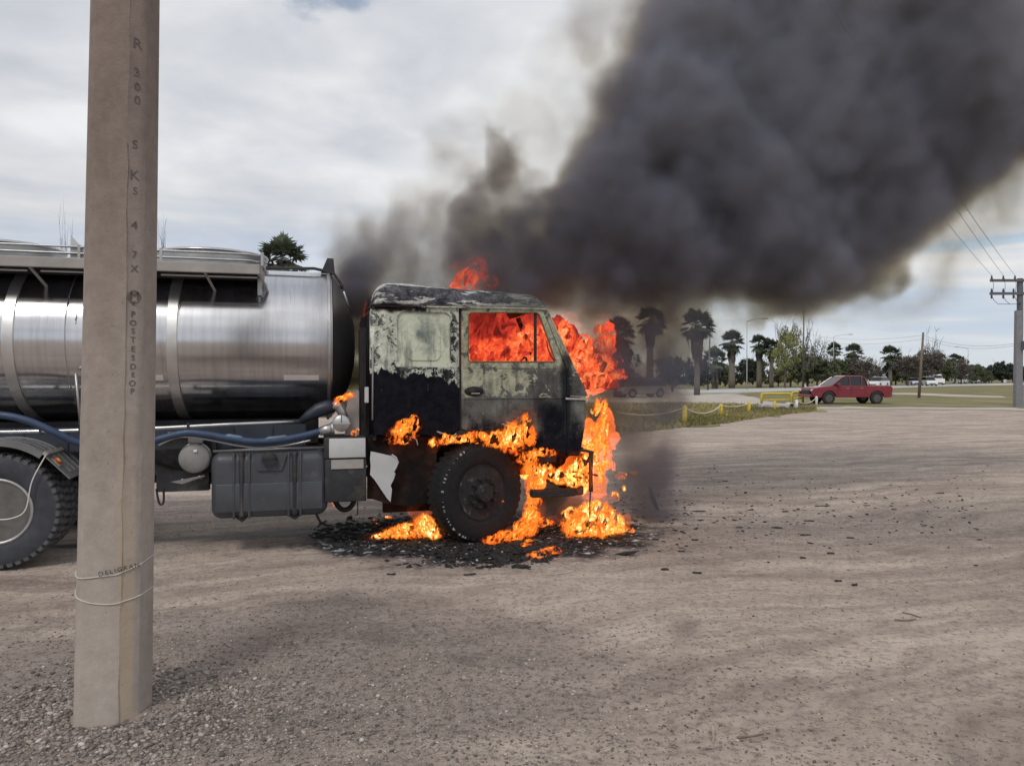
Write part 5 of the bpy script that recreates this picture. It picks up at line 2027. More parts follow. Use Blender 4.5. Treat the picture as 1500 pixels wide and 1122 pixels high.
def truck_wheel(x_, yface, steer, tyre_m, rim_m, tread_m, lugs=44, rad=.51, wid=.27, name='wheel', dual=False, nut_m=None, worn=0.0):
    e = empty(name, (x_, 0, 0), parent=TRUCK)
    # the wheel turns about its kingpin: put the pivot at the middle of the tyre
    piv = Matrix.Translation((0, yface + wid / 2, rad)) @ Matrix.Rotation(steer, 4, 'Z')
    RX = piv @ Matrix.Rotation(R(90), 4, 'X')      # lathe z points to the outer face (-y)
    h = wid / 2
    m = MB().lathe([(.285, h * .80), (.30, h * .92), (.36, h * 1.0), (.42, h * 1.02), (.47, h * .98), (.495, h * .86), (.500, h * .6), (.500, -h * .6), (.495, -h * .86), (.47, -h * .98), (.42, -h * 1.02), (.36, -h), (.285, -h * .8)], 72, RX, closed=True)
    m.build('tyre', tyre_m, e, True)
    m = MB()
    for k_ in range(lugs):
        for s_ in (-1, 1):
            a = 2 * math.pi * (k_ + (.0 if s_ < 0 else .5)) / lugs
            q = RX @ Matrix.Rotation(a, 4, 'Z')
            w_ = math.pi / lugs * .62 * rad
            za, zb_ = (h * .30, h * .97) if s_ > 0 else (-h * .97, -h * .30)
            pts = [(.490, -w_, za), (.490, w_, za), (.517 - worn, w_ * .85, za), (.517 - worn, -w_ * .85, za)]
            pt2 = [(.470, -w_, zb_), (.470, w_, zb_), (.503 - worn, w_ * .85, zb_ * .985), (.503 - worn, -w_ * .85, zb_ * .985)]
            m.add([q @ Vector(p) for p in pts + pt2], [(0, 1, 2, 3), (7, 6, 5, 4), (0, 4, 5, 1), (1, 5, 6, 2), (2, 6, 7, 3), (3, 7, 4, 0)])
        a = 2 * math.pi * (k_ + .25) / lugs
        q = RX @ Matrix.Rotation(a, 4, 'Z')
        m.box(.49, .513 - worn, -w_ * .8, w_ * .8, -h * .24, h * .24, q)
    o = m.build('tread', tread_m, e, recalc=False)
    o['kind'] = 'stuff'
    if dual:
        RX2 = RX @ Matrix.Translation((0, 0, -wid - .05))
        m = MB().lathe([(.285, h * .80), (.30, h * .92), (.36, h * 1.0), (.42, h * 1.02), (.47, h * .98), (.495, h * .86), (.500, h * .6), (.500, -h * .6), (.495, -h * .86), (.47, -h * .98), (.36, -h), (.285, -h * .8)], 64, RX2, closed=True)
        m.build('inner_tyre', tyre_m, e, True)
        m = MB()
        for k_ in range(lugs):
            for s_ in (-1, 1):
                q = RX2 @ Matrix.Rotation(2 * math.pi * (k_ + (.3 if s_ < 0 else .8)) / lugs, 4, 'Z')
                za, zb_ = (h * .30, h * .97) if s_ > 0 else (-h * .97, -h * .30)
                m.box(.480, .515, -w_, w_, min(za, zb_), max(za, zb_), q)
        m.build('inner_tread', tread_m, e, recalc=False)['kind'] = 'stuff'
    # rim
    m = MB()
    if dual:
        prof = [(.292, h * .86), (.284, h * .92), (.272, h * .84), (.262, h * .4), (.262, -h * .1), (.20, -h * .30), (.13, -h * .30), (.13, h * .1), (.11, h * .22), (.001, h * .24)]
    else:
        prof = [(.292, h * .86), (.284, h * .92), (.272, h * .80), (.262, h * .45), (.235, h * .15), (.20, h * .55), (.17, h * .95), (.10, h * .98), (.098, h * 1.30), (.085, h * 1.42), (.001, h * 1.45)]
    m.lathe(prof, 48, RX)
    autosmooth(m.build('rim', rim_m, e), 40)
    if dual: MB().lathe([(.262, h * .80), (.268, h * .93), (.283, h * .985), (.296, h * .93), (.296, h * .80)], 56, RX, closed=True).build('rim_edge', M_STEEL2, e, True)
    nr, nz = (.165, -h * .28) if dual else (.150, h * .97)
    for k_ in range(10):
        q = RX @ Matrix.Rotation(2 * math.pi * k_ / 10, 4, 'Z') @ Matrix.Translation((nr, 0, nz))
        MB().lathe([(.020, 0), (.020, .022), (.012, .026), (.012, .048), (.001, .05)], 6, q).build('wheel_nut', nut_m or rim_m, e)
    if dual:
        for k_ in range(8):
            q = RX @ Matrix.Rotation(2 * math.pi * (k_ + .5) / 8, 4, 'Z') @ Matrix.Translation((.228, 0, -h * .16))
            MB().lathe([(.026, -.02), (.026, .006), (.020, .008), (.020, -.02)], 12, q).build('hand_hole', M_BLKH, e)
    return e


M_RIMG = material('dusty_rim', (.13, .125, .12), .55, metal=.2, var=.25, vscale=7, bump=.1)
rw = tp(-6, 752, .0)
truck_wheel(rw.x, -.01, 0, M_TYREG, M_RIMG, M_TREAD, dual=True)
fw = tp(697, 722, .12)
M_BURNTR = material('burnt_rim', (.014, .013, .014), .75, var=.6, vscale=12, bump=.5, second=(.09, .09, .095), sec_scale=9, sec_edge=(.60, .68))
truck_wheel(fw.x, -.02, R(22), M_TYREB, M_BURNTR, M_TYREB, lugs=40, nut_m=M_CHAR, worn=.008)
truck_wheel(fw.x, 2.15, R(19), M_TYREB, M_BURNTR, M_TYREB, lugs=40, nut_m=M_CHAR, worn=.008)
truck_wheel(rw.x, 2.02, 0, M_TYREG, M_RIMG, M_TREAD, dual=False)
# white hot scale on the near edge of the burnt tread: small pale chips round the left shoulder
m = MB()
M_SCALE = material('ash_scale', (.34, .33, .32), .9, var=.4, vscale=60, bump=0)
h = .135
piv = Matrix.Translation((fw.x, -.02 + h, .51)) @ Matrix.Rotation(R(22), 4, 'Z') @ Matrix.Rotation(R(90), 4, 'X')
rr = random.Random(5)
for k_ in range(34):
    a = R(118 + 130 * k_ / 34 + rr.uniform(-2.5, 2.5))
    if rr.random() < .3: continue
    q = piv @ Matrix.Rotation(a, 4, 'Z')
    s_ = rr.uniform(.0015, .009)
    m.box(.478, .490 + s_, -s_, s_, h * .90, h * 1.0 + s_ * .3, q)
o = m.build('ash_scale', M_SCALE, TRUCK)
o['kind'] = 'stuff'

# mudguard over the rear wheel
mg = empty('mudguard', parent=TRUCK)
AX, AZ = rw.x, .51


def arc_sheet(a0, a1, r, y0, y1, n=20, th=.008):
    m = MB()
    vs, fs = [], []
    for i in range(n + 1):
        a = R(a0 + (a1 - a0) * i / n)
        c_, s_ = math.cos(a), math.sin(a)
        for rr_, yy in ((r, y0), (r, y1), (r - th, y1), (r - th, y0)):
            vs.append((AX + c_ * rr_, yy, AZ + s_ * rr_))
    for i in range(n):
        for k_ in range(4):
            k2 = (k_ + 1) % 4
            fs.append((i * 4 + k_, (i + 1) * 4 + k_, (i + 1) * 4 + k2, i * 4 + k2))
    fs += [(0, 1, 2, 3), (n * 4 + 3, n * 4 + 2, n * 4 + 1, n * 4)]
    return m.add(vs, fs)


RG = .625
autosmooth(arc_sheet(150, 53, RG, -.03, .62).build('upper_guard', M_GUARD, mg), 30)
arc_sheet(150, 53, RG + .012, -.034, -.022, 20, .055).build('guard_lip', M_GUARD, mg)
for i in range(5):
    yy = .04 + i * .115
    autosmooth(arc_sheet(150, 54, RG + .010, yy, yy + .020, 24, .010).build('rib', M_CHROME, mg), 30)
# lower flap plate, straight, with its own ribs
a_ = Vector((AX + math.cos(R(51)) * (RG + .0), 0, AZ + math.sin(R(51)) * RG))
b_ = Vector((AX + math.cos(R(25)) * (RG + .03), 0, AZ + math.sin(R(25)) * (RG + .03)))
d_ = (b_ - a_); L_ = d_.length; d_.normalize()
n_ = Vector((-d_.z, 0, d_.x))
if n_.x < 0: n_ = -n_
fm = Matrix.Translation(a_) @ Matrix(((d_.x, 0, n_.x, 0), (0, 1, 0, 0), (d_.z, 0, n_.z, 0), (0, 0, 0, 1)))
o = MB().box(0, L_, -.03, .62, -.006, .006, fm).build('lower_flap', M_GUARD, mg)
for i in range(4):
    yy = .12 + i * .13
    MB().box(.02, L_ - .06, yy, yy + .016, .0065, .018, fm).build('rib', M_CHROME, mg)
bevel(MB().box(-.03, .01, -.04, .66, .0, .035, fm).build('joint_bar', M_FRAMEM, mg), .004)
bevel(MB().box(.045, .145, .0, .10, .0065, .016, fm).build('reflector_plate', M_FRAMEM, mg), .004)
q = fm @ Matrix.Translation((.095, .05, .016))
MB().lathe([(.040, 0), (.040, .012), (.028, .018), (.028, .010)], 20, q).build('reflector_ring', M_ORED, mg, True)
MB().lathe([(.028, .004), (.027, .020), (.015, .026), (.001, .028)], 20, q).build('reflector', M_AMBER, mg, True)
# cord tied from the guard to the rim, and upright tube beside the pole
q0 = fm @ Vector((0, -.035, .02))
MB().tube(smoothpts([q0, Vector((AX + .30, -.05, .78)), Vector((AX + .245, -.04, .53)), Vector((AX + .15, -.06, .46)), Vector((AX, -.05, .455)), Vector((AX - .2, -.05, .5))]), .0055, 6).build('tied_cord', M_TAPE, mg, True)
a_, b_ = tp(111, 548, .05), tp(118, 622, .05)
MB().tube([a_ + Vector((-.01, .06, 0)), a_, b_], .013, 8).build('side_tube', M_STEEL2, tank, True)

# --- cab
cab = empty('cab', parent=TRUCK)
CY0, CY1 = .03, 2.37
T_ = .035


def cpx(*pts): return [xz(px, py, CY0) for px, py in pts]


# rear side panel with pressed recess
rec = rounded(*(xz(582, 538, CY0)[0], xz(661, 538, CY0)[0]), xz(620, 538, CY0)[1], xz(620, 457, CY0)[1], .075, 5)
pan = cpx((548, 452), (672, 452), (673, 560), (673.5, 628), (650, 642), (620, 636), (585, 640), (547, 636))
m = MB().plate(pan, [rec], CY0, CY0 + T_)
bevel(m.build('side_panel', M_CAB, cab), .004)
MB().plate(rec, [], CY0 + .022, CY0 + .030).build('recess_panel', M_CAB, cab)
bulge = rounded(xz(597, 500, CY0)[0], xz(645, 500, CY0)[0], xz(620, 528, CY0)[1], xz(620, 470, CY0)[1], .05, 4)
bevel(MB().plate(bulge, [], CY0 + .012, CY0 + .0215).build('recess_bulge', M_CAB, cab), .008, 3)
# rear corner post
MB().tube([tp(549, 452, CY0 + .05) + Vector((0, .0, 0)), tp(548, 636, CY0 + .05)], .05, 14).build('corner_post', M_CAB, cab, True)
# door: frame with the window opening, skin with press lines
win = cpx((686, 461), (690, 458), (786, 458), (790, 461), (813, 527), (811, 530), (689, 530), (686, 527))
door_o = cpx((676, 452), (793, 452), (800, 466), (829, 540), (829.5, 600), (829.5, 664), (790, 664), (783, 650), (766, 636), (740, 628), (715, 628), (690, 634), (676, 628))
door = empty('door', parent=cab)
bevel(MB().plate(door_o, [win], CY0 - .004, CY0 + T_).build('door_frame', M_CAB, door), .005)
zl = tp(740, 583.5, CY0).z
x0_, x1_ = xz(677, 583, CY0)[0], xz(828, 583, CY0)[0]
bevel(MB().box(x0_, x1_, CY0 - .012, CY0 - .0045, zl - .006, zl + .006).build('press_line', M_CAB, door), .003)
zs_ = tp(740, 539, CY0).z
bevel(MB().box(x0_ + .0, x1_ - .13, CY0 - .010, CY0 - .0045, zs_ - .005, zs_ + .005).build('press_line', M_CAB, door), .003)
hx, hz_ = xz(694, 573, CY0)
o = MB().lathe([(.001, .0), (.085, .004), (.1, .012)], 20, Matrix.Translation((hx, CY0 - .0045, hz_)) @ Matrix.Rotation(R(90), 4, 'X') @ Matrix.Scale(.5, 4, (0, 1, 0))).build('handle_recess', M_CHAR, door, True)
bevel(MB().box(hx - .03, hx + .06, CY0 - .03, CY0 - .018, hz_ - .03, hz_ - .018).build('door_handle', M_SCALE, door), .004)
# window edge strip and quarter-light bar
m = MB()
loop = [Vector((x_, CY0 - .006, z_)) for x_, z_ in win]
m.tube(loop + [loop[0]], .007, 6, cap=False)
m.build('window_trim', material('singed_trim', (.16, .12, .055), .8, var=.3, bump=0), door)
a_, b_ = tp(784, 458, CY0 + .02), tp(785, 530, CY0 + .02)
bevel(MB().box(a_.x - .014, a_.x + .014, CY0 + .005, CY0 + .03, b_.z - .01, a_.z + .01).build('quarter_bar', M_CHAR, door), .003)
MB().tube(smoothpts([tp(801, 500, CY0 - .01), tp(802.5, 510, CY0 - .03), tp(806, 519, CY0 - .03), tp(812, 529, CY0 - .01)]), .007, 6).build('mirror_stub', M_CHAR, door, True)
# windscreen pillar
pil = cpx((793.5, 452), (801, 450), (862, 580), (830.5, 580), (830, 540), (801, 466))
bevel(MB().plate(pil, [], CY0 + .001, CY0 + .06).build('screen_pillar', M_CAB, cab), .006)
for o1, o2 in (((799, 458), (838, 541)), ((801, 455), (845, 548))):
    a_, b_ = tp(*o1, CY0), tp(*o2, CY0)
    MB().tube([a_, b_], .0055, 6).build('drip_moulding', M_CAB, cab)
# front corner below the pillar
fr = cpx((830.5, 585), (858, 586), (857, 625), (849, 668), (830.5, 668))
bevel(MB().plate(fr, [], CY0 + .001, CY0 + .06).build('front_corner', M_CAB, cab), .008)
MB().plate(cpx((828, 582.5), (860, 583), (860, 586), (828, 585.2)), [], CY0 - .012, CY0 + .0).build('corner_moulding', M_SCALE, cab)
# lower torn skirt behind and over the wheel
bevel(MB().plate(cpx((676, 629), (690, 635), (715, 629), (740, 629), (766, 637), (783, 651), (790, 665), (815, 668), (815, 676), (780, 678), (768, 662), (748, 650), (715, 644), (690, 650), (676, 640), (660, 652), (640, 648), (640, 640), (655, 642)), [], CY0 + .006, CY0 + .03).build('wheel_arch', M_CHAR, cab), .003)
for (p0, p1, r_) in (((640, 632), (662, 650), .008), ((655, 648), (668, 635), .006), ((600, 640), (612, 652), .006), ((742, 618), (756, 632), .006), ((735, 621), (750, 634), .005)):
    MB().tube(smoothpts([tp(*p0, .0), tp((p0[0] + p1[0]) / 2 + 3, (p0[1] + p1[1]) / 2 - 3, -.01), tp(*p1, .0)]), r_, 6).build('peeled_strip', M_SCALE, cab, True)
# far side, back, front, floor
m = MB().plate([(x_ + .0, z_) for x_, z_ in cpx((548, 452), (790, 452), (829, 540), (829, 664), (548, 640))], [[(x_, z_) for x_, z_ in cpx((690, 462), (786, 462), (806, 528), (690, 528))]], CY1 - .04, CY1)
m.build('far_side', M_CAB, cab)
bx = tp(549, 500, CY0).x
zg = tp(640, 450, CY0).z
bevel(MB().box(bx - .02, bx + .02, CY0 + .04, CY1 - .04, 1.06, zg).build('back_wall', M_CABIN, cab), .01)
fb = tp(855, 600, CY0).x; ft_ = tp(801, 452, CY0).x
z580 = tp(858, 582, CY0).z
MB().add([(fb - .04, CY0 + .06, z580), (fb, CY0 + .06, z580), (fb, CY1 - .06, z580), (fb - .04, CY1 - .06, z580), (fb - .09, CY0 + .06, .95), (fb - .04, CY0 + .06, .95), (fb - .04, CY1 - .06, .95), (fb - .09, CY1 - .06, .95)],
         [(0, 1, 2, 3), (7, 6, 5, 4), (0, 4, 5, 1), (1, 5, 6, 2), (2, 6, 7, 3), (3, 7, 4, 0)]).build('front_wall', M_CAB, cab)
for yy in (CY1 - .05, (CY0 + CY1) / 2):
    MB().tube([(fb - .02, yy, z580), (ft_, yy, zg)], .03, 8).build('screen_bar', M_CABIN, cab)
# seats, dash and steering wheel, charred
st_ = empty('seat', parent=cab)
rbox(3.75, 4.2, .35, .95, 1.35, 1.52, .05, 'seat_base', M_CABIN, st_, 3)
rbox(3.66, 3.78, .35, .95, 1.50, 2.05, .04, 'seat_back', M_CABIN, st_, 3)
rbox(fb - .45, fb - .1, .15, 2.25, 1.35, 1.62, .04, 'dashboard', M_CABIN, cab, 3)
ring = [Vector((fb - .55 + .07 * math.sin(a), .65 + .21 * math.cos(a), 1.72 + .20 * math.sin(a))) for a in np.linspace(0, 6.283, 29)]
MB().tube(ring, .013, 6, cap=False).build('steering_wheel', M_CHAR, cab, True)
# roof cap
xb0 = tp(548, 440, CY0).x
xf0 = tp(799, 452, CY0).x
ztop_b = tp(572, 411, .25).z
ztop_f = tp(772, 431, .25).z


def roof(u, v):
    x_ = xb0 - .005 + (xf0 + .02 - xb0) * u
    top = ztop_b + (ztop_f - ztop_b) * u
    # rounded ends
    e0 = min(1, u / .10); e1 = min(1, (1 - u) / .09)
    k_ = (1 - (1 - e0) ** 2) ** .5 * (1 - (1 - e1) ** 2) ** .55
    hgt = (top - zg) * (.10 + .90 * k_)
    a = math.pi * v
    c_, s_ = math.cos(a), math.sin(a)
    hw = (CY1 - CY0) / 2 + .006
    y_ = TC - math.copysign(abs(c_) ** .28, c_) * hw * 1.0
    z_ = zg + hgt * abs(s_) ** .55
    dent = (math.sin(x_ * 7 + y_ * 5) + math.sin(x_ * 13.1 - y_ * 9)) * .004
    return (x_, y_ - .0, z_ + dent * s_)


m = MB(); m.grid(roof, 56, 60)
o = m.build('roof', M_CAB, cab, smooth=True)
sd = o.modifiers.new('thickness', 'SOLIDIFY'); sd.thickness = .012; sd.offset = -1
# gutter
pts = [tp(px, py, CY0 - .02) for px, py in ((549, 448.5), (600, 449), (640, 450), (672, 450.5), (740, 451.5), (799, 453))]
bevel(MB().tube(pts, .009, 6).build('rain_gutter', M_CAB, cab), .001)
MB().box(tp(673, 450, CY0).x, tp(675.3, 450, CY0).x, CY0 + .010, CY0 + .03, 1.16, zg).build('door_seam', M_CHAR, cab)
MB().box(tp(829.2, 560, CY0).x, tp(831, 560, CY0).x, CY0 + .012, CY0 + .04, .98, 1.78).build('door_seam', M_CHAR, cab)
# pale grab handle and frame bits behind the cab
a_, b_ = tp(537, 567, .06), tp(541, 590, .06)
bevel(MB().box(a_.x - .02, a_.x + .02, .04, .08, b_.z, a_.z).build('grab_handle', M_WBOX, cab), .006)
MB().tube([tp(546.5, 505, .02), tp(546, 545, .02), tp(545.5, 615, .02)], .008, 6).build('stack_tube', M_FRAMEM, cab, True)
o = MB().plate([xz(512, 575, .25), xz(526, 573, .25), xz(526, 640, .25), xz(505, 640, .25), xz(507, 600, .25)], [], .25, .28).build('heat_shield', M_FRAMEM, ch)
MB().box(tp(527, 600, .3).x, tp(536, 600, .3).x, .28, .5, 1.0, 2.2).build('air_intake', M_CHAR, ch)

# --- what is left of the bumper
bp = empty('bumper', parent=TRUCK)
zb0, zb1 = tp(820, 727, .1).z, tp(820, 716, .1).z
xa, xb_ = tp(778, 720, .1).x, tp(846, 720, .1).x
bevel(MB().box(xa, xb_ - .03, .06, .16, zb0, zb1).build('lower_bar', M_CHAR, bp), .012)
bevel(MB().box(xb_ - .03, xb_ + .06, .06, 2.3, zb0 + .01, zb1 + .03).build('front_beam', M_CHAR, bp), .012)
MB().tube([tp(846, 659, .05), tp(858, 660, .05), tp(869, 663, .05)], .018, 6).build('bracket_arm', M_CHAR, bp)
bevel(MB().box(tp(863, 690, .05).x - .0, tp(868, 690, .05).x, .03, .07, tp(865, 720, .05).z, tp(865, 661, .05).z).build('bracket_post', M_CHAR, bp), .004)
MB().tube([tp(865, 718, .05), tp(864, 740, .05), tp(864, 758, .05)], .008, 6).build('hanging_rod', M_CHAR, bp)
for i in range(9):
    px = rr.uniform(786, 862); py = rr.uniform(672, 712)
    a_ = tp(px, py, .12)
    MB().tube([a_, a_ + Vector((rr.uniform(-.08, .10), rr.uniform(-.04, .04), rr.uniform(-.09, .07))), a_ + Vector((rr.uniform(-.12, .16), rr.uniform(-.05, .05), rr.uniform(-.12, .10)))], rr.uniform(.010, .024), 6).build('charred_strut', M_CHAR, bp)
# ------------------------------------------------------------------ flames
import openvdb


def flame_material(name, shift, red=0.0, holes=.40, scale=6.0, power=1.0):
    """glowing gas: the colour runs from deep red orange to yellow along fine sheared filaments; thin places let the eye through"""
    m = bpy.data.materials.new(name)
    m.use_nodes = True
    nt = m.node_tree
    for n in list(nt.nodes): nt.nodes.remove(n)
    out = nt.nodes.new('ShaderNodeOutputMaterial')
    t = nt.nodes.new('ShaderNodeTexCoord').outputs['Object']
    x, y, z = sepxyz(nt, t)
    w = noise(nt, t, 2.2, 2)
    v = comb(nt, x - z * .25 + w * .30, y, z * .48 + w * .20)
    a = noise(nt, v, scale, 5, .62, dist=1.3)
    b = noise(nt, v, scale * 2.6, 4, .6, dist=1.0)
    rid = 1.0 - (a - .5).abs() * 5.0
    rid2 = 1.0 - (b - .5).abs() * 6.0
    ca = nt.nodes.new('ShaderNodeAttribute')
    ca.attribute_name = 'core'
    core = S(nt, ca.outputs['Fac'])
    shift = (core.min(.6).max(-.5) - .12) * (.50 if red != 2 else 0.0) + shift
    k = (rid.max(0.0) * .42 + rid2.max(0.0) * .28 + noise(nt, v, scale * .45, 2) * .55 - .28 + shift)
    if red == 2:
        stops = [(.0, (.05, .006, .005)), (.3, (.16, .014, .010)), (.5, (.42, .028, .018)), (.75, (.70, .06, .03)), (1, (.9, .12, .05))]
    elif red:
        stops = [(.0, (.16, .008, .004)), (.28, (.50, .028, .012)), (.5, (.80, .075, .026)), (.72, (1.0, .17, .05)), (.95, (1.15, .42, .16))]
    else:
        stops = [(.0, (.22, .018, .003)), (.22, (.60, .050, .007)), (.44, (.88, .12, .014)), (.64, (1.02, .21, .022)), (.80, (1.2, .42, .05)), (.93, (1.6, .95, .26)), (1.0, (2.0, 1.5, .7))]
    col = ramp(nt, k, stops)
    em = nt.nodes.new('ShaderNodeEmission')
    nt.links.new(col, em.inputs[0])
    em.inputs[1].default_value = power
    tr = nt.nodes.new('ShaderNodeBsdfTransparent')
    mx = nt.nodes.new('ShaderNodeMixShader')
    lick = noise(nt, comb(nt, x + w * .3, y, z * .38 + w * .2), scale * 1.9, 5, .6, dist=.8)
    alpha = ((a * .3 + b * .2 + lick * .5) + (core.min(.55) - .30) * .42).step(holes - .05, holes + .085)
    put(nt, mx.inputs[0], alpha)
    nt.links.new(tr.outputs[0], mx.inputs[1])
    nt.links.new(em.outputs[0], mx.inputs[2])
    nt.links.new(mx.outputs[0], out.inputs[0])
    return m


FM_ORANGE = flame_material('orange_flame', .12, holes=.385, scale=7.5)
FM_YELLOW = flame_material('yellow_flame', .20, holes=.388, scale=7.5)
FM_RED = flame_material('red_flame', .10, red=1, holes=.36, scale=4.0)
FM_BURST = flame_material('bursting_flame', .15, red=1, holes=.40, scale=6.0)
FM_DEEP = flame_material('deep_red_glow', .05, red=2, holes=.12, scale=2.6)
FM_WISP = flame_material('flame_wisp', .12, holes=.46, scale=8)


_GM = {}


def glow_material(strength, red):
    key = (strength, red)
    if key in _GM: return _GM[key]
    m = bpy.data.materials.new('burning_gas')
    m.use_nodes = True
    nt = m.node_tree
    for n in list(nt.nodes): nt.nodes.remove(n)
    out = nt.nodes.new('ShaderNodeOutputMaterial')
    t = nt.nodes.new('ShaderNodeTexCoord').outputs['Object']
    n = noise(nt, t, 4.5, 2, .5, dist=.8, stretch=(1, 1, .6))
    e = nt.nodes.new('ShaderNodeEmission')
    e.inputs[0].default_value = (1, .085, .03, 1) if red else (1, .15, .014, 1)
    put(nt, e.inputs[1], n.step(.42, .66) * strength)
    nt.links.new(e.outputs[0], out.inputs['Volume'])
    m.cycles.homogeneous_volume = False
    _GM[key] = m
    return m


def flame(label, blobs, mat, vox=.014, amp=.62, kx=7.0, kz=3.6, lean=.25, seed=0, thin=.0, floor=.012, glow=0.00):
    """blobs: (px, py, half width px, half height px, ly, depth m); a licking iso-surface grown from them.
    ly may be ('g', py of the ground contact)"""
    E = []
    for (px, py, rx, ry, ly, dp) in blobs:
        if isinstance(ly, tuple):
            ly = (TMI @ ground(px, ly[1])).y
        c = tp(px, py, ly)
        Y = (TM @ c).y
        gk = 1.0 if mat in (FM_DEEP, FM_RED) else 1.14
        E.append((c.x, c.y, c.z, rx * Y / F * gk, dp, ry * Y / F * gk))
    E = np.array(E)
    lo = (E[:, :3] - E[:, 3:] * 2.1).min(0) - .06
    hi = (E[:, :3] + E[:, 3:] * 2.2).max(0) + .12
    lo[2] = max(lo[2], 0.0)
    n = np.maximum(4, ((hi - lo) / vox).astype(int))
    ax = [lo[i] + vox * np.arange(n[i]) for i in range(3)]
    P = np.stack(np.meshgrid(*ax, indexing='ij'), -1).astype('f')
    d = np.full(P.shape[:3], 9.0, 'f')
    for e in E:
        q = (P - e[:3]) / e[3:]
        # flames are wider at the foot and drawn to points above
        zf = np.clip(q[..., 2], -1, 2)
        w = 1.0 - .30 * zf
        w = np.clip(w, .35, 1.4)
        dd = np.sqrt((q[..., 0] / w) ** 2 + (q[..., 1] / w) ** 2 + q[..., 2] ** 2)
        d = np.minimum(d, dd)
    s_ = P.copy()
    wv = fbm(P * 3.0 + seed * 7.7, 2, 600 + seed) - .5
    s_[..., 0] += lean * P[..., 2] * -1 + wv * .16
    s_[..., 2] += wv * .10
    k = np.array([kx, kx, kz], 'f')
    r1 = 1 - np.abs(fbm(s_ * k + seed * 3.1, 4, 700 + seed, .6) - .5) * 4.2
    r2 = fbm(s_ * k * 2.3 + 9.1, 3, 800 + seed, .6)
    zt = np.clip((P[..., 2] - E[:, 2].min()) / max(.05, float((E[:, 2] + E[:, 5]).max() - E[:, 2].min())), 0, 1)
    A = amp * (.8 + .7 * zt)
    tong = np.abs(fbm(s_ * np.array([kx * 1.5, kx * 1.5, kz * .55], 'f') + 3.7, 3, 900 + seed, .55) - .5) * 4
    core = 1.0 - d
    core = core - np.clip(d - 1.45, 0, 9) * 1.6
    f = core + A * 1.3 * (r1 - .62) + A * 1.1 * (r2 - .5) + A * .75 * (.35 - tong) - thin + .06
    f[[0, -1]] = -1; f[:, [0, -1]] = -1; f[:, :, -1] = -1
    f[:, :, 0] = -1 if lo[2] > 0 else np.minimum(f[:, :, 0], -.2)
    g = openvdb.FloatGrid(-1.0)
    g.copyFromArray(np.clip(f, -1, 1).astype(np.float32))
    pts, tris, quads = g.convertToPolygons(0.0, .03)
    V = pts * vox + lo
    V[:, 2] = np.maximum(V[:, 2], floor)
    F4 = quads
    me = bpy.data.meshes.new('flame')
    nv = len(V); nq, ntg = len(quads), len(tris)
    me.vertices.add(nv)
    me.vertices.foreach_set('co', V.astype('f').ravel())
    me.loops.add(nq * 4 + ntg * 3)
    me.loops.foreach_set('vertex_index', np.concatenate([quads.ravel(), tris.ravel()]).astype('i'))
    me.polygons.add(nq + ntg)
    me.polygons.foreach_set('loop_start', np.concatenate([np.arange(nq) * 4, nq * 4 + np.arange(ntg) * 3]).astype('i'))
    me.update(calc_edges=True)
    ii = np.clip(np.round((V - lo) / vox).astype(int), 0, n - 1)
    ca = me.attributes.new('core', 'FLOAT', 'POINT')
    ca.data.foreach_set('value', core[ii[:, 0], ii[:, 1], ii[:, 2]].astype('f'))
    # the origin sits at the fire's foot, the mesh keeps the truck's axes
    c = np.array([E[:, 0].mean(), E[:, 1].mean(), max(0.0, float(lo[2]))])
    co = V - c
    me.vertices.foreach_set('co', co.astype('f').ravel())
    me.update()
    o = link('flame', me, mat, smooth=True)
    o.matrix_world = TM @ Matrix.Translation(Vector(c))
    tag(o, label, 'flame', 'flames on and around the truck')
    if glow:
        # the soft burning gas round the tongues
        v2 = .03
        n2 = np.maximum(4, ((hi - lo) / v2).astype(int))
        P2 = np.stack(np.meshgrid(*[lo[i] + v2 * np.arange(n2[i]) for i in range(3)], indexing='ij'), -1)
        d2 = np.full(P2.shape[:3], 9.0)
        for e in E:
            q = (P2 - e[:3]) / (e[3:] * 1.22 + .02)
            d2 = np.minimum(d2, np.sqrt((q ** 2).sum(-1)))
        f2 = 1.0 - d2 + (fbm((P2 * 6.0).astype('f'), 3, 950 + seed) - .5) * 2.2 - .12
        for a_ in range(3):
            sl0 = [slice(None)] * 3; sl0[a_] = [0, -1]; f2[tuple(sl0)] = -.5
        g2 = openvdb.FloatGrid(-1.0)
        g2.copyFromArray(np.clip(f2, -1, 1).astype(np.float32))
        p2, t2, q2 = g2.convertToPolygons(0.0, 0.0)
        m2 = bpy.data.meshes.new('glow')
        V2 = p2 * v2 + lo - c
        m2.from_pydata([tuple(p) for p in V2], [], [tuple(int(i) for i in q_) for q_ in q2] + [tuple(int(i) for i in q_) for q_ in t2])
        m2.update()
        link('glow', m2, glow_material(glow, mat in (FM_RED, FM_BURST, FM_DEEP)), o)
    return o


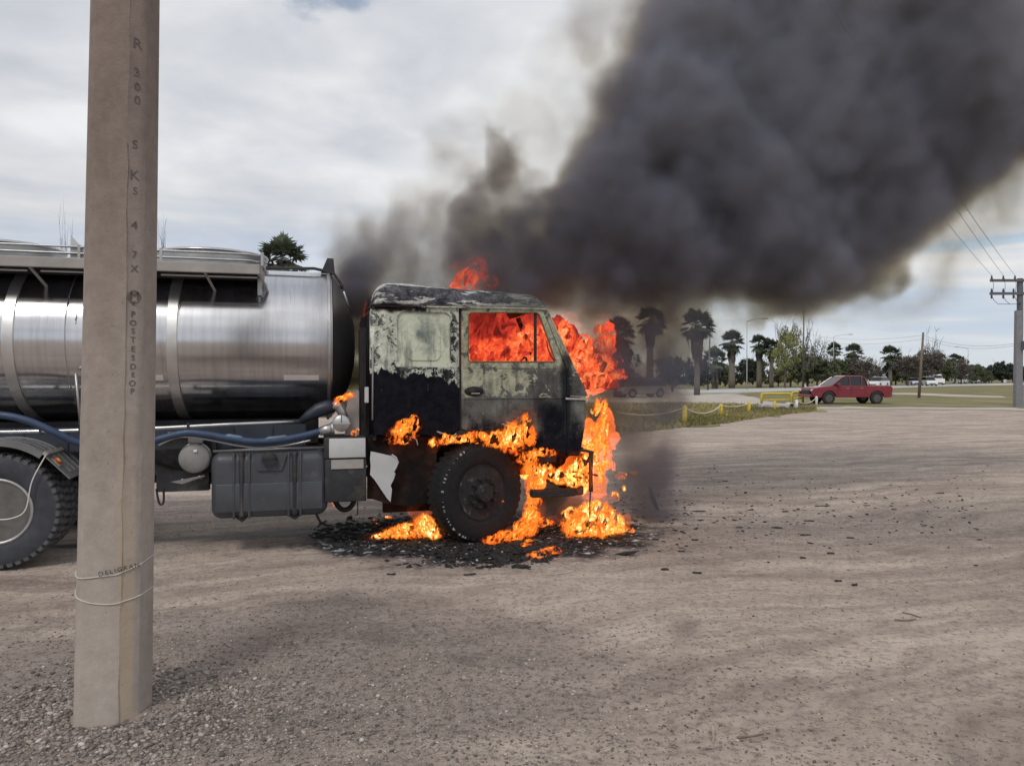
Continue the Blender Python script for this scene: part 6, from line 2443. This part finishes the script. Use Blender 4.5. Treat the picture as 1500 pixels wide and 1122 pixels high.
flame('dull red fire glow filling the back of the cab behind the door window',
      [(745, 492, 85, 40, 1.75, .25), (700, 490, 40, 44, 1.6, .2), (815, 505, 40, 36, 1.7, .25)], FM_DEEP, .03, .25, 4, 3, seed=1)
flame('red orange flames rolling inside the cab door window',
      [(770, 505, 26, 34, .75, .28), (735, 515, 40, 20, .6, .25), (700, 520, 24, 24, .7, .2), (800, 514, 24, 24, .65, .25), (765, 525, 62, 14, .45, .2), (792, 492, 10, 16, .8, .2)],
      FM_RED, .014, .60, 6, 4.2, seed=2)
flame('flames bursting out through the missing windscreen',
      [(848, 530, 22, 16, .9, .35), (876, 532, 18, 16, 1.0, .3), (868, 552, 24, 10, .8, .3), (886, 500, 10, 16, 1.2, .2), (826, 490, 9, 20, .8, .3), (856, 508, 12, 18, 1.0, .3), (900, 550, 12, 6, 1.0, .2), (878, 480, 5, 10, 1.2, .15), (870, 562, 16, 10, .8, .2)],
      FM_BURST, .013, 1.05, 6.5, 4.2, seed=3, glow=0.22)
flame('dull red glow low behind the windscreen flames', [(872, 535, 26, 20, 1.7, .2), (880, 560, 26, 10, 1.5, .2)], FM_DEEP, .03, .4, 4, 3, seed=4)
flame('tall bright flame standing in front of the cab nose',
      [(870, 692, 13, 22, .35, .14), (878, 660, 15, 28, .4, .15), (868, 665, 15, 22, .5, .15), (885, 624, 6, 22, .5, .09), (860, 640, 8, 18, .6, .11), (872, 706, 11, 12, .3, .11), (858, 680, 9, 16, .5, .11)],
      FM_YELLOW, .012, .80, 9, 3.8, lean=.05, seed=5, glow=.35)
flame('faint flame tongue licking up beside the cab nose', [(880, 600, 13, 22, .7, .10), (868, 618, 10, 20, .8, .1)], FM_WISP, .013, .85, 9, 4, seed=6, thin=.1)
flame('broad bright ground fire in front of the bumper',
      [(868, 766, 38, 16, ('g', 787), .25), (845, 772, 20, 11, ('g', 786), .2), (892, 762, 20, 17, ('g', 783), .22), (872, 748, 26, 14, ('g', 778), .2), (838, 752, 12, 9, ('g', 770), .15), (908, 768, 9, 10, ('g', 782), .12)],
      FM_YELLOW, .011, .80, 11, 7, seed=7, glow=0.26)
flame('flames running along the wheel arch over the front tyre',
      [(652, 643, 18, 7, -.03, .06), (676, 643, 14, 6, -.03, .06), (700, 640, 20, 8, -.03, .07), (728, 642, 18, 12, -.02, .08), (752, 640, 20, 19, -.02, .10), (768, 632, 14, 22, .0, .10), (770, 662, 15, 16, .02, .1), (635, 648, 8, 7, -.03, .04), (795, 662, 16, 6, -.02, .06)],
      FM_ORANGE, .009, .8, 12, 7, seed=8, glow=0.30)
flame('column of fire between the front tyre and the bumper',
      [(778, 685, 9, 24, .28, .12), (781, 720, 9, 30, .28, .12), (778, 752, 11, 20, .2, .12), (768, 772, 16, 12, .1, .12), (745, 784, 20, 7, ('g', 794), .12), (722, 790, 14, 5, ('g', 797), .1), (790, 764, 18, 6, .2, .1)],
      FM_ORANGE, .010, .78, 11, 5.5, seed=9, glow=0.30)
flame('flames wrapped round the remains of the bumper',
      [(798, 690, 16, 10, .05, .07), (822, 696, 18, 11, .05, .07), (845, 684, 12, 14, .05, .07), (855, 700, 8, 12, .05, .06), (790, 706, 8, 7, .05, .05), (838, 708, 10, 6, .05, .06)],
      FM_YELLOW, .009, .95, 14, 10, seed=10, glow=3, thin=.05)
flame('isolated orange flame on the cab side behind the front wheel', [(588, 636, 17, 13, -.02, .07), (597, 623, 16, 10, -.02, .06), (606, 616, 8, 8, -.02, .05)], FM_ORANGE, .008, .6, 12, 7, seed=11, glow=0.26)
flame('bright ground fire just left of the front tyre',
      [(600, 776, 26, 9, ('g', 792), .16), (622, 768, 16, 15, ('g', 789), .16), (578, 780, 20, 6, ('g', 791), .14), (634, 780, 10, 8, ('g', 792), .12), (556, 785, 12, 3.5, ('g', 791), .1)],
      FM_YELLOW, .009, .85, 13, 9, lean=-.3, seed=12, glow=0.26)
flame('small flat fire patch nearest the camera', [(788, 811, 14, 4, ('g', 818), .08), (806, 805, 14, 5, ('g', 814), .08)], FM_ORANGE, .008, .6, 12, 9, lean=-.4, seed=13)
flame('low flame lying between the tyre and the nearest fire patch', [(775, 793, 7, 4, ('g', 799), .06), (768, 797, 5, 2.5, ('g', 801), .05)], FM_ORANGE, .008, .5, 12, 9, seed=14)
flame('tiny flame at the right end of the burning puddle', [(925, 776, 5, 4, ('g', 781), .05)], FM_ORANGE, .007, .5, 14, 9, seed=15)
flame('red flame rising out of the smoke above the cab roof', [(690, 408, 22, 16, 1.3, .25), (702, 392, 13, 16, 1.35, .2), (672, 418, 12, 8, 1.2, .2), (716, 412, 12, 10, 1.3, .2)], FM_RED, .018, .45, 5, 3.5, seed=16, glow=0.20)
flame('dark red glow behind the rear edge of the cab', [(541, 478, 7, 26, 1.5, .15), (538, 455, 6, 14, 1.5, .12)], FM_RED, .016, .9, 7, 3, seed=17, thin=.1)
flame('small flame burning on the black elbow hose', [(503, 583, 10, 4, .10, .05), (512, 578, 8, 5, .10, .05), (493, 590, 5, 4, .08, .04)], FM_ORANGE, .007, .75, 14, 10, seed=18)
flame('little flame between the valve and the pale battery box lid', [(519, 634, 5, 5, .02, .04), (524, 630, 3, 4, .02, .03)], FM_ORANGE, .007, .5, 14, 10, seed=19)
flame('thin flame patch on the ash behind the torn pale sheet', [(584, 742, 14, 2.5, 1.3, .1), (597, 741, 8, 2.2, 1.3, .1)], FM_ORANGE, .010, .5, 11, 9, seed=20)
flame('small flame on the far ground under the battery box', [(487, 741, 4, 5, 1.2, .06)], FM_WISP, .010, .5, 11, 9, seed=21)
flame('flickers of flame at the back end of the ash heap', [(545, 762, 9, 2.2, ('g', 772), .06), (568, 757, 7, 2.0, ('g', 768), .06), (553, 768, 4, 1.6, ('g', 774), .05)], FM_WISP, .008, .7, 14, 10, seed=22)
flame('detached flame scrap floating right of the bumper fire', [(912, 697, 9, 4.5, .4, .05), (928, 693, 4, 2, .4, .03), (900, 726, 7, 7, .4, .05), (915, 715, 4, 5, .4, .04)], FM_WISP, .009, .85, 12, 9, seed=23, glow=0.12)
flame('curl of flame above the front corner of the cab', [(868, 579, 7, 3, .3, .03), (861, 583, 3, 5, .3, .03), (876, 574, 5, 2, .3, .03)], FM_WISP, .007, .8, 16, 12, seed=24)
flame('tiny flame on the face of the burnt front tyre', [(674, 751, 4.5, 2.2, -.06, .02)], FM_ORANGE, .005, .3, 14, 12, seed=25)
flame('tiny flame among the wheel nuts at the bottom of the front wheel', [(707, 757, 4, 3, -.08, .02)], FM_ORANGE, .005, .3, 14, 12, seed=26)
flame('single spark of flame on the dark step well', [(533, 713, 4, 3, .10, .02)], FM_ORANGE, .005, .4, 14, 12, seed=27)
flame('tiny flame on the right side of the front wheel rim', [(736, 735, 3.0, 4, -.06, .02)], FM_ORANGE, .005, .3, 14, 12, seed=28)
# ------------------------------------------------------------------ smoke
def volume_object(name, mn, res, vox, dens, mat, **tags):
    """A volume whose voxels are the numpy array dens (res); kept as a point attribute and read back by a Volume Cube node."""
    n = dens.size
    me = bpy.data.meshes.new(name)
    me.vertices.add(n)
    a = me.attributes.new('soot', 'FLOAT', 'POINT')
    a.data.foreach_set('value', dens.astype('f').ravel())
    o = bpy.data.objects.new(name, me)
    COL.objects.link(o)
    g = bpy.data.node_groups.new(name, 'GeometryNodeTree')
    g.interface.new_socket('Geometry', in_out='INPUT', socket_type='NodeSocketGeometry')
    g.interface.new_socket('Geometry', in_out='OUTPUT', socket_type='NodeSocketGeometry')
    nn, L = g.nodes, g.links
    gi, go = nn.new('NodeGroupInput'), nn.new('NodeGroupOutput')
    vc = nn.new('GeometryNodeVolumeCube')
    mx = [mn[i] + vox * (res[i] - 1) for i in range(3)]
    vc.inputs['Min'].default_value = mn
    vc.inputs['Max'].default_value = mx
    for i, k in enumerate('XYZ'):
        vc.inputs['Resolution ' + k].default_value = res[i]
    px, py, pz = sepxyz(g, nn.new('GeometryNodeInputPosition').outputs[0])

    def ix(p, i):
        return ((p - mn[i]) / vox + .5).op('FLOOR').max(0.0).min(float(res[i] - 1))
    # kept below 2^24 so that float arithmetic is exact
    idx = (ix(px, 0) * float(res[1]) + ix(py, 1)) * float(res[2]) + ix(pz, 2)
    na = nn.new('GeometryNodeInputNamedAttribute')
    na.data_type = 'FLOAT'
    na.inputs[0].default_value = 'soot'
    si = nn.new('GeometryNodeSampleIndex')
    si.data_type = 'FLOAT'
    L.new(gi.outputs[0], si.inputs[0])
    L.new(na.outputs[0], si.inputs[1])
    L.new(idx.k, si.inputs[2])
    L.new(si.outputs[0], vc.inputs['Density'])
    sm = nn.new('GeometryNodeSetMaterial')
    sm.inputs['Material'].default_value = mat
    L.new(vc.outputs[0], sm.inputs[0])
    L.new(sm.outputs[0], go.inputs[0])
    me.materials.append(mat)
    md = o.modifiers.new('volume', 'NODES')
    md.node_group = g
    tag(o, **tags)
    return o


def smoke_material(name, scat, absorb, k):
    m = bpy.data.materials.new(name)
    m.use_nodes = True
    nt = m.node_tree
    for n in list(nt.nodes): nt.nodes.remove(n)
    out = nt.nodes.new('ShaderNodeOutputMaterial')
    at_ = nt.nodes.new('ShaderNodeAttribute')
    at_.attribute_name = 'density'
    d = S(nt, at_.outputs['Fac'])
    s = nt.nodes.new('ShaderNodeVolumeScatter')
    # fresh soot by the fire is blacker than the diluted smoke downwind
    tx = nt.nodes.new('ShaderNodeTexCoord').outputs['Object']
    sx_, sy_, sz_ = sepxyz(nt, tx)
    age = ((sx_ + sz_ * .45 - .9) * .19).step(.0, 1.0)
    nt.links.new(mixc(nt, age, tuple(c * .50 for c in scat), tuple(min(.9, c * 1.22) for c in scat)), s.inputs['Color'])
    s.inputs['Anisotropy'].default_value = .1
    put(nt, s.inputs['Density'], d * k)
    a = nt.nodes.new('ShaderNodeVolumeAbsorption')
    a.inputs['Color'].default_value = (*absorb, 1)
    put(nt, a.inputs['Density'], d * k)
    ad = nt.nodes.new('ShaderNodeAddShader')
    nt.links.new(s.outputs[0], ad.inputs[0])
    nt.links.new(a.outputs[0], ad.inputs[1])
    nt.links.new(ad.outputs[0], out.inputs['Volume'])
    return m


# puffs of the plume: pixel centre, pixel radius, distance (m), weight
PUFF = [
    (735, 395, 62, 8.9, 1.3), (770, 345, 62, 8.9, 1.3), (715, 340, 52, 9.0, 1.0), (700, 300, 40, 9.0, .8), (708, 270, 34, 9.0, .7),
    (742, 262, 30, 8.8, .9), (733, 228, 24, 8.8, .8), (724, 200, 16, 8.8, .7), (765, 290, 32, 8.9, 1.0), (760, 240, 24, 8.8, .5),
    (810, 375, 75, 9.0, 1.3), (850, 330, 85, 9.1, 1.3), (880, 400, 70, 9.0, 1.2), (820, 430, 40, 9.0, 1.0), (900, 260, 95, 9.3, 1.2),
    (950, 340, 110, 9.3, 1.3), (900, 430, 45, 9.1, .9), (960, 430, 35, 9.3, .7), (1010, 380, 60, 9.4, .9),
    (985, 200, 125, 9.6, 1.2), (1060, 300, 130, 9.7, 1.3), (1040, 100, 130, 9.9, 1.0), (1070, 0, 130, 10.0, 1.0),
    (1150, 180, 170, 10.1, 1.3), (1160, 340, 110, 9.9, 1.3), (1200, 40, 170, 10.3, 1.0), (1235, 268, 130, 10.2, 1.3),
    (1230, 380, 60, 10.0, 1.0), (1270, 352, 48, 10.1, .8), (1290, 150, 170, 10.5, 1.3), (1345, 200, 118, 10.6, 1.1),
    (1320, 305, 44, 10.4, .7), (1385, 70, 160, 10.8, .9), (1425, 130, 125, 11.0, 1.0), (1500, 75, 140, 11.2, .9),
    (1330, -60, 170, 10.8, 1.0), (1500, -20, 160, 11.2, 1.1), (1560, 110, 105, 11.4, .8), (1130, 410, 46, 9.8, .8),
    (1135, 445, 28, 9.8, .8), (1120, 425, 34, 9.8, .7), (1180, -100, 160, 10.3, 1.0), (1650, 60, 180, 11.6, 1.1),
    (520, 430, 28, 8.6, .49), (528, 490, 24, 8.5, .49), (522, 550, 24, 8.5, .49), (516, 380, 26, 8.7, .3), (520, 600, 22, 8.5, .4), (545, 400, 34, 8.9, .3),
    (560, 390, 46, 9.2, .20), (620, 365, 50, 9.2, .26), (500, 385, 30, 9.2, .16), (600, 330, 30, 9.3, .1),
    (905, 500, 36, 9.4, .40), (940, 480, 38, 9.6, .34), (920, 560, 40, 9.2, .32), (925, 620, 38, 9.0, .22), (985, 495, 34, 9.7, .22), (890, 455, 34, 9.3, .49), (930, 690, 34, 8.9, .16), (1030, 470, 34, 9.8, .2),
    
    (1128, 452, 26, 9.8, .9), (1115, 470, 18, 9.8, .5), (1145, 430, 38, 9.8, .9), (1290, 415, 36, 10.1, .8), (1285, 440, 22, 10.1, .5), (680, 380, 40, 9.0, 1.0), (662, 400, 26, 9.0, .8),
    (800, 440, 30, 9.1, 1.0), (850, 450, 34, 9.2, .9), (728, 190, 12, 8.8, .9), (731, 212, 17, 8.8, 1.0), (950, 465, 26, 9.5, .7), (1020, 455, 22, 9.6, .5),
]
# thin veils
VEIL = [
    (640, 340, 52, 9.4, 0.330), (590, 360, 48, 9.5, 0.634), (535, 355, 42, 9.6, 0.581), (500, 370, 34, 9.6, 0.422), (560, 400, 50, 9.5, 0.845),
    (520, 420, 50, 9.4, 0.950), (640, 390, 50, 9.3, 1.584), (690, 240, 62, 9.6, 0.198), (745, 205, 62, 9.6, 0.132), (790, 250, 45, 9.6, 0.132),
    (660, 300, 45, 9.6, 0.231), (620, 320, 40, 9.6, 0.231), (850, 90, 60, 10.2, 0.090), (900, 40, 65, 10.2, 0.162), (870, 150, 55, 10.2, 0.144),
    (915, 120, 65, 10.2, 0.180), (850, 215, 45, 10, 0.162), (900, 190, 50, 10, 0.216), (955, 10, 60, 10.2, 0.120), (830, 60, 36, 10.2, 0.090),
    (1020, 440, 60, 9.8, 0.386), (1075, 430, 50, 9.8, 0.351), (975, 455, 55, 9.6, 0.631), (930, 480, 55, 9.4, 0.912), (1010, 480, 50, 9.7, 0.547),
    (900, 540, 52, 9.2, 1.276), (940, 520, 45, 9.3, 1.153), (955, 580, 42, 9.3, 1.033), (930, 630, 46, 9.1, 1.093), (940, 690, 44, 9, 0.972),
    (960, 740, 34, 9, 0.608), (985, 540, 34, 9.4, 0.486), (905, 600, 44, 9.1, 1.215), (965, 640, 34, 9.2, 0.547),
    (1320, 410, 60, 10.3, 0.146), (1280, 420, 40, 10.2, 0.146), (1250, 415, 50, 10.1, 0.166), (1410, 340, 60, 10.6, 0.166), (1180, 430, 45, 9.9, 0.253),
    (1470, 260, 55, 10.9, 0.146), (1360, 400, 45, 10.5, 0.083), (525, 470, 34, 8.5, 1.100), (522, 530, 26, 8.5, 1.210), (525, 590, 22, 8.5, 1.100),
    (1090, 455, 30, 9.8, 0.422), (1050, 470, 30, 9.8, 0.317), (1520, 240, 60, 11.2, 0.104),
    (950, 490, 50, 9.6, 0.750), (1000, 500, 50, 9.8, 0.525), (870, 470, 34, 9.3, 0.600), (830, 455, 34, 9.1, 0.700), (560, 395, 40, 9.3, 0.800), (620, 385, 40, 9.3, 0.960), (510, 400, 30, 9.3, 0.560),
    (1060, 420, 40, 9.8, 0.350), (1000, 440, 50, 9.7, 0.500), (1230, 410, 50, 10.1, 0.320), (930, 450, 40, 9.4, 0.900), (600, 400, 34, 9.3, 0.960),
    (522, 430, 26, 8.6, 1.2), (530, 500, 20, 8.5, 1.3), (515, 470, 20, 8.6, .9), (610, 360, 44, 9.3, .5), (650, 330, 40, 9.3, .5), (890, 480, 30, 9.2, 1.0), (925, 515, 36, 9.3, .9), (915, 560, 36, 9.2, .8),
    (1030, 470, 36, 9.8, .5), (985, 470, 34, 9.7, .7), (690, 210, 40, 9.5, .14), (780, 200, 40, 9.5, .12), (830, 250, 34, 9.6, .2), (735, 470, 30, 8.8, .8), (790, 465, 24, 8.7, .6),
    (772, 424, 26, 8.2, 1.2), (800, 440, 20, 8.2, .8), (570, 370, 50, 9.2, .5), (520, 380, 34, 9.0, .5), (745, 418, 22, 8.3, .6), (940, 600, 34, 9.0, .5), (905, 640, 30, 8.6, .5), (950, 680, 30, 8.8, .4),
    (800, 735, 26, 8.7, 1.6), (830, 745, 24, 8.8, 1.3), (780, 700, 24, 8.8, 1.4), (600, 700, 30, 8.6, .8), (880, 500, 30, 9.5, .8), (960, 475, 40, 9.7, .6), (1015, 490, 30, 9.8, .5), (900, 520, 34, 9.6, .9), (870, 600, 30, 9.3, .8), (1060, 455, 40, 9.8, .4), (925, 660, 30, 8.9, .5), (1000, 455, 34, 9.7, .5),
]


# smoke that hangs between the tank and the cab, under the cab and ahead of it
CRISP = [(724, 192, 12, 8.8, 1.65), (728, 210, 16, 8.8, 1.80), (734, 232, 19, 8.8, 1.80), (741, 254, 23, 8.8, 1.80), (749, 276, 25, 8.8, 1.20), (754, 300, 30, 8.8, 1.20), (706, 287, 28, 9, 0.80), (700, 320, 38, 9, 1.10),
         (690, 358, 38, 8.9, 1.20), (676, 388, 24, 8.9, 1.10), (740, 345, 48, 8.9, 1.30), (775, 385, 50, 8.9, 1.30), (820, 410, 48, 9, 1.30), (870, 425, 44, 9.2, 1.10), (920, 435, 42, 9.3, 1.00), (965, 445, 34, 9.5, 0.80),
         (640, 352, 36, 9.2, 0.59), (595, 372, 34, 9.2, 0.51), (545, 378, 32, 9.2, 0.44), (500, 385, 26, 9.2, 0.34), (625, 398, 36, 9.1, 0.77), (565, 405, 32, 9.1, 0.61),
         (1128, 440, 26, 9.8, 0.90), (1135, 462, 15, 9.8, 0.70), (1105, 425, 28, 9.8, 0.80), (1022, 440, 26, 9.7, 0.60), (1010, 462, 16, 9.7, 0.45), (1285, 395, 30, 10.1, 0.80), (1290, 420, 18, 10.1, 0.60), (1240, 385, 28, 10.1, 0.80), (1180, 405, 28, 10, 0.70)]
GAP = [(522, 395, 29.9, 8.6, 2.24), (524, 440, 27.6, 8.5, 3.36), (526, 490, 27.6, 8.5, 3.36), (522, 545, 27.6, 8.5, 3.08), (520, 595, 25.3, 8.5, 2.52), (508, 410, 20.7, 8.7, 1.40), (800, 735, 24, 8.8, 0.80), (832, 748, 20, 8.8, 0.60),
       (900, 495, 36, 9.4, 1.17), (945, 490, 36, 9.6, 0.97), (990, 500, 34, 9.7, 0.70), (912, 560, 40, 9.3, 1.08), (955, 555, 36, 9.5, 0.78), (925, 620, 36, 9.1, 0.55), (925, 680, 36, 9, 0.41), (880, 600, 26, 9.3, 0.72), (1025, 500, 28, 9.8, 0.43), (950, 640, 30, 9.2, 0.35), (600, 705, 24, 8.8, 0.60), (870, 465, 34, 9.3, 1.0), (930, 460, 36, 9.5, .8), (985, 462, 30, 9.7, .5), (850, 470, 20, 8.9, .7)]


def make_smoke():
    vox = .055
    mn = (-3.3, 7.6, -.02)
    res = [int(v / vox) for v in (12.6, 5.2, 7.3)]
    ax = [mn[i] + vox * np.arange(res[i], dtype='f') for i in range(3)]
    X, Y, Z = np.meshgrid(*ax, indexing='ij')
    P = np.stack([X, Y, Z], -1)
    # swirl the lookup position so that the outlines billow
    w1 = np.stack([fbm(P * .9 + 5.1 * k, 2, 10 * k) - .5 for k in range(3)], -1) * .75
    w1 *= (.35 + .65 * np.clip((Z - 2.5) / 1.6, 0, 1))[..., None]
    w2 = np.stack([fbm(P * 2.8 + 3.3 * k, 2, 40 + 10 * k) - .5 for k in range(3)], -1) * .30
    w3 = np.stack([fbm(P * 6.5 + 2.3 * k, 2, 70 + 10 * k) - .5 for k in range(3)], -1) * .13
    Q = P + w1 + w2 * 1.25 + w3

    Qc = P + w2 * .9 + w3

    def blobs(lst, soft, Q=Q):
        D = np.zeros(X.shape, 'f')
        for (px, py, r, yy, w) in lst:
            c = at(px, py, yy)
            rad = r * yy / F
            i0 = [max(0, int((c[i] - rad * 1.5 - .6 - mn[i]) / vox)) for i in range(3)]
            i1 = [min(res[i], int((c[i] + rad * 1.5 + .6 - mn[i]) / vox) + 2) for i in range(3)]
            if any(i1[i] <= i0[i] for i in range(3)): continue
            sl_ = tuple(slice(i0[i], i1[i]) for i in range(3))
            q = Q[sl_]
            d = np.sqrt((q[..., 0] - c.x) ** 2 + ((q[..., 1] - c.y) * .85) ** 2 + (q[..., 2] - c.z) ** 2) / rad
            t = np.clip((1 + soft - d) / (2 * soft), 0, 1)
            t = t * t * (3 - 2 * t)
            D[sl_] = np.maximum(D[sl_], t * w)
        return D
    gapd = blobs(GAP, .34, Qc)
    cell = fbm(P * 3.4 + w1 * 3, 4, 91, .6)
    core = np.maximum(blobs([p for p in PUFF if p[4] >= .5 and (p[0] < 930 or p[1] > 395)], .12), blobs([p for p in PUFF if p[4] >= .5 and p[0] >= 930 and p[1] <= 395], .22))
    core = np.maximum(core, blobs([p for p in PUFF if p[4] < .5], .35))
    core = np.maximum(core, blobs(CRISP, .16, Qc))
    body = core * (.30 + 1.9 * np.clip(cell - .28, 0, 1)) * 4.2
    thin = blobs(VEIL, .42)
    wisp = np.clip((fbm(P * np.array([2.0, 2.0, 1.6], 'f') + w1 * 4, 4, 140, .6) - .38) * 3.2, 0, 1.4)
    D = np.maximum(np.maximum(body, thin * wisp * 6.5), gapd * (.4 + 1.2 * np.clip(cell - .25, 0, 1)) * 4.0)
    # nothing thicker than a trace at the box's faces
    e = np.minimum.reduce([X - mn[0], ax[0][-1] - X, Y - mn[1], ax[1][-1] - Y, ax[2][-1] - Z])
    D *= np.clip(e / .35, 0, 1)
    D[D < .02] = 0
    m = smoke_material('black_smoke', (.35, .39, .57), (.43, .375, .32), 1.0)
    return volume_object('smoke', mn, res, vox, D, m,
                         label='black smoke billowing from the burning cab and drifting right across the sky', cat='smoke', kind='stuff')


make_smoke()
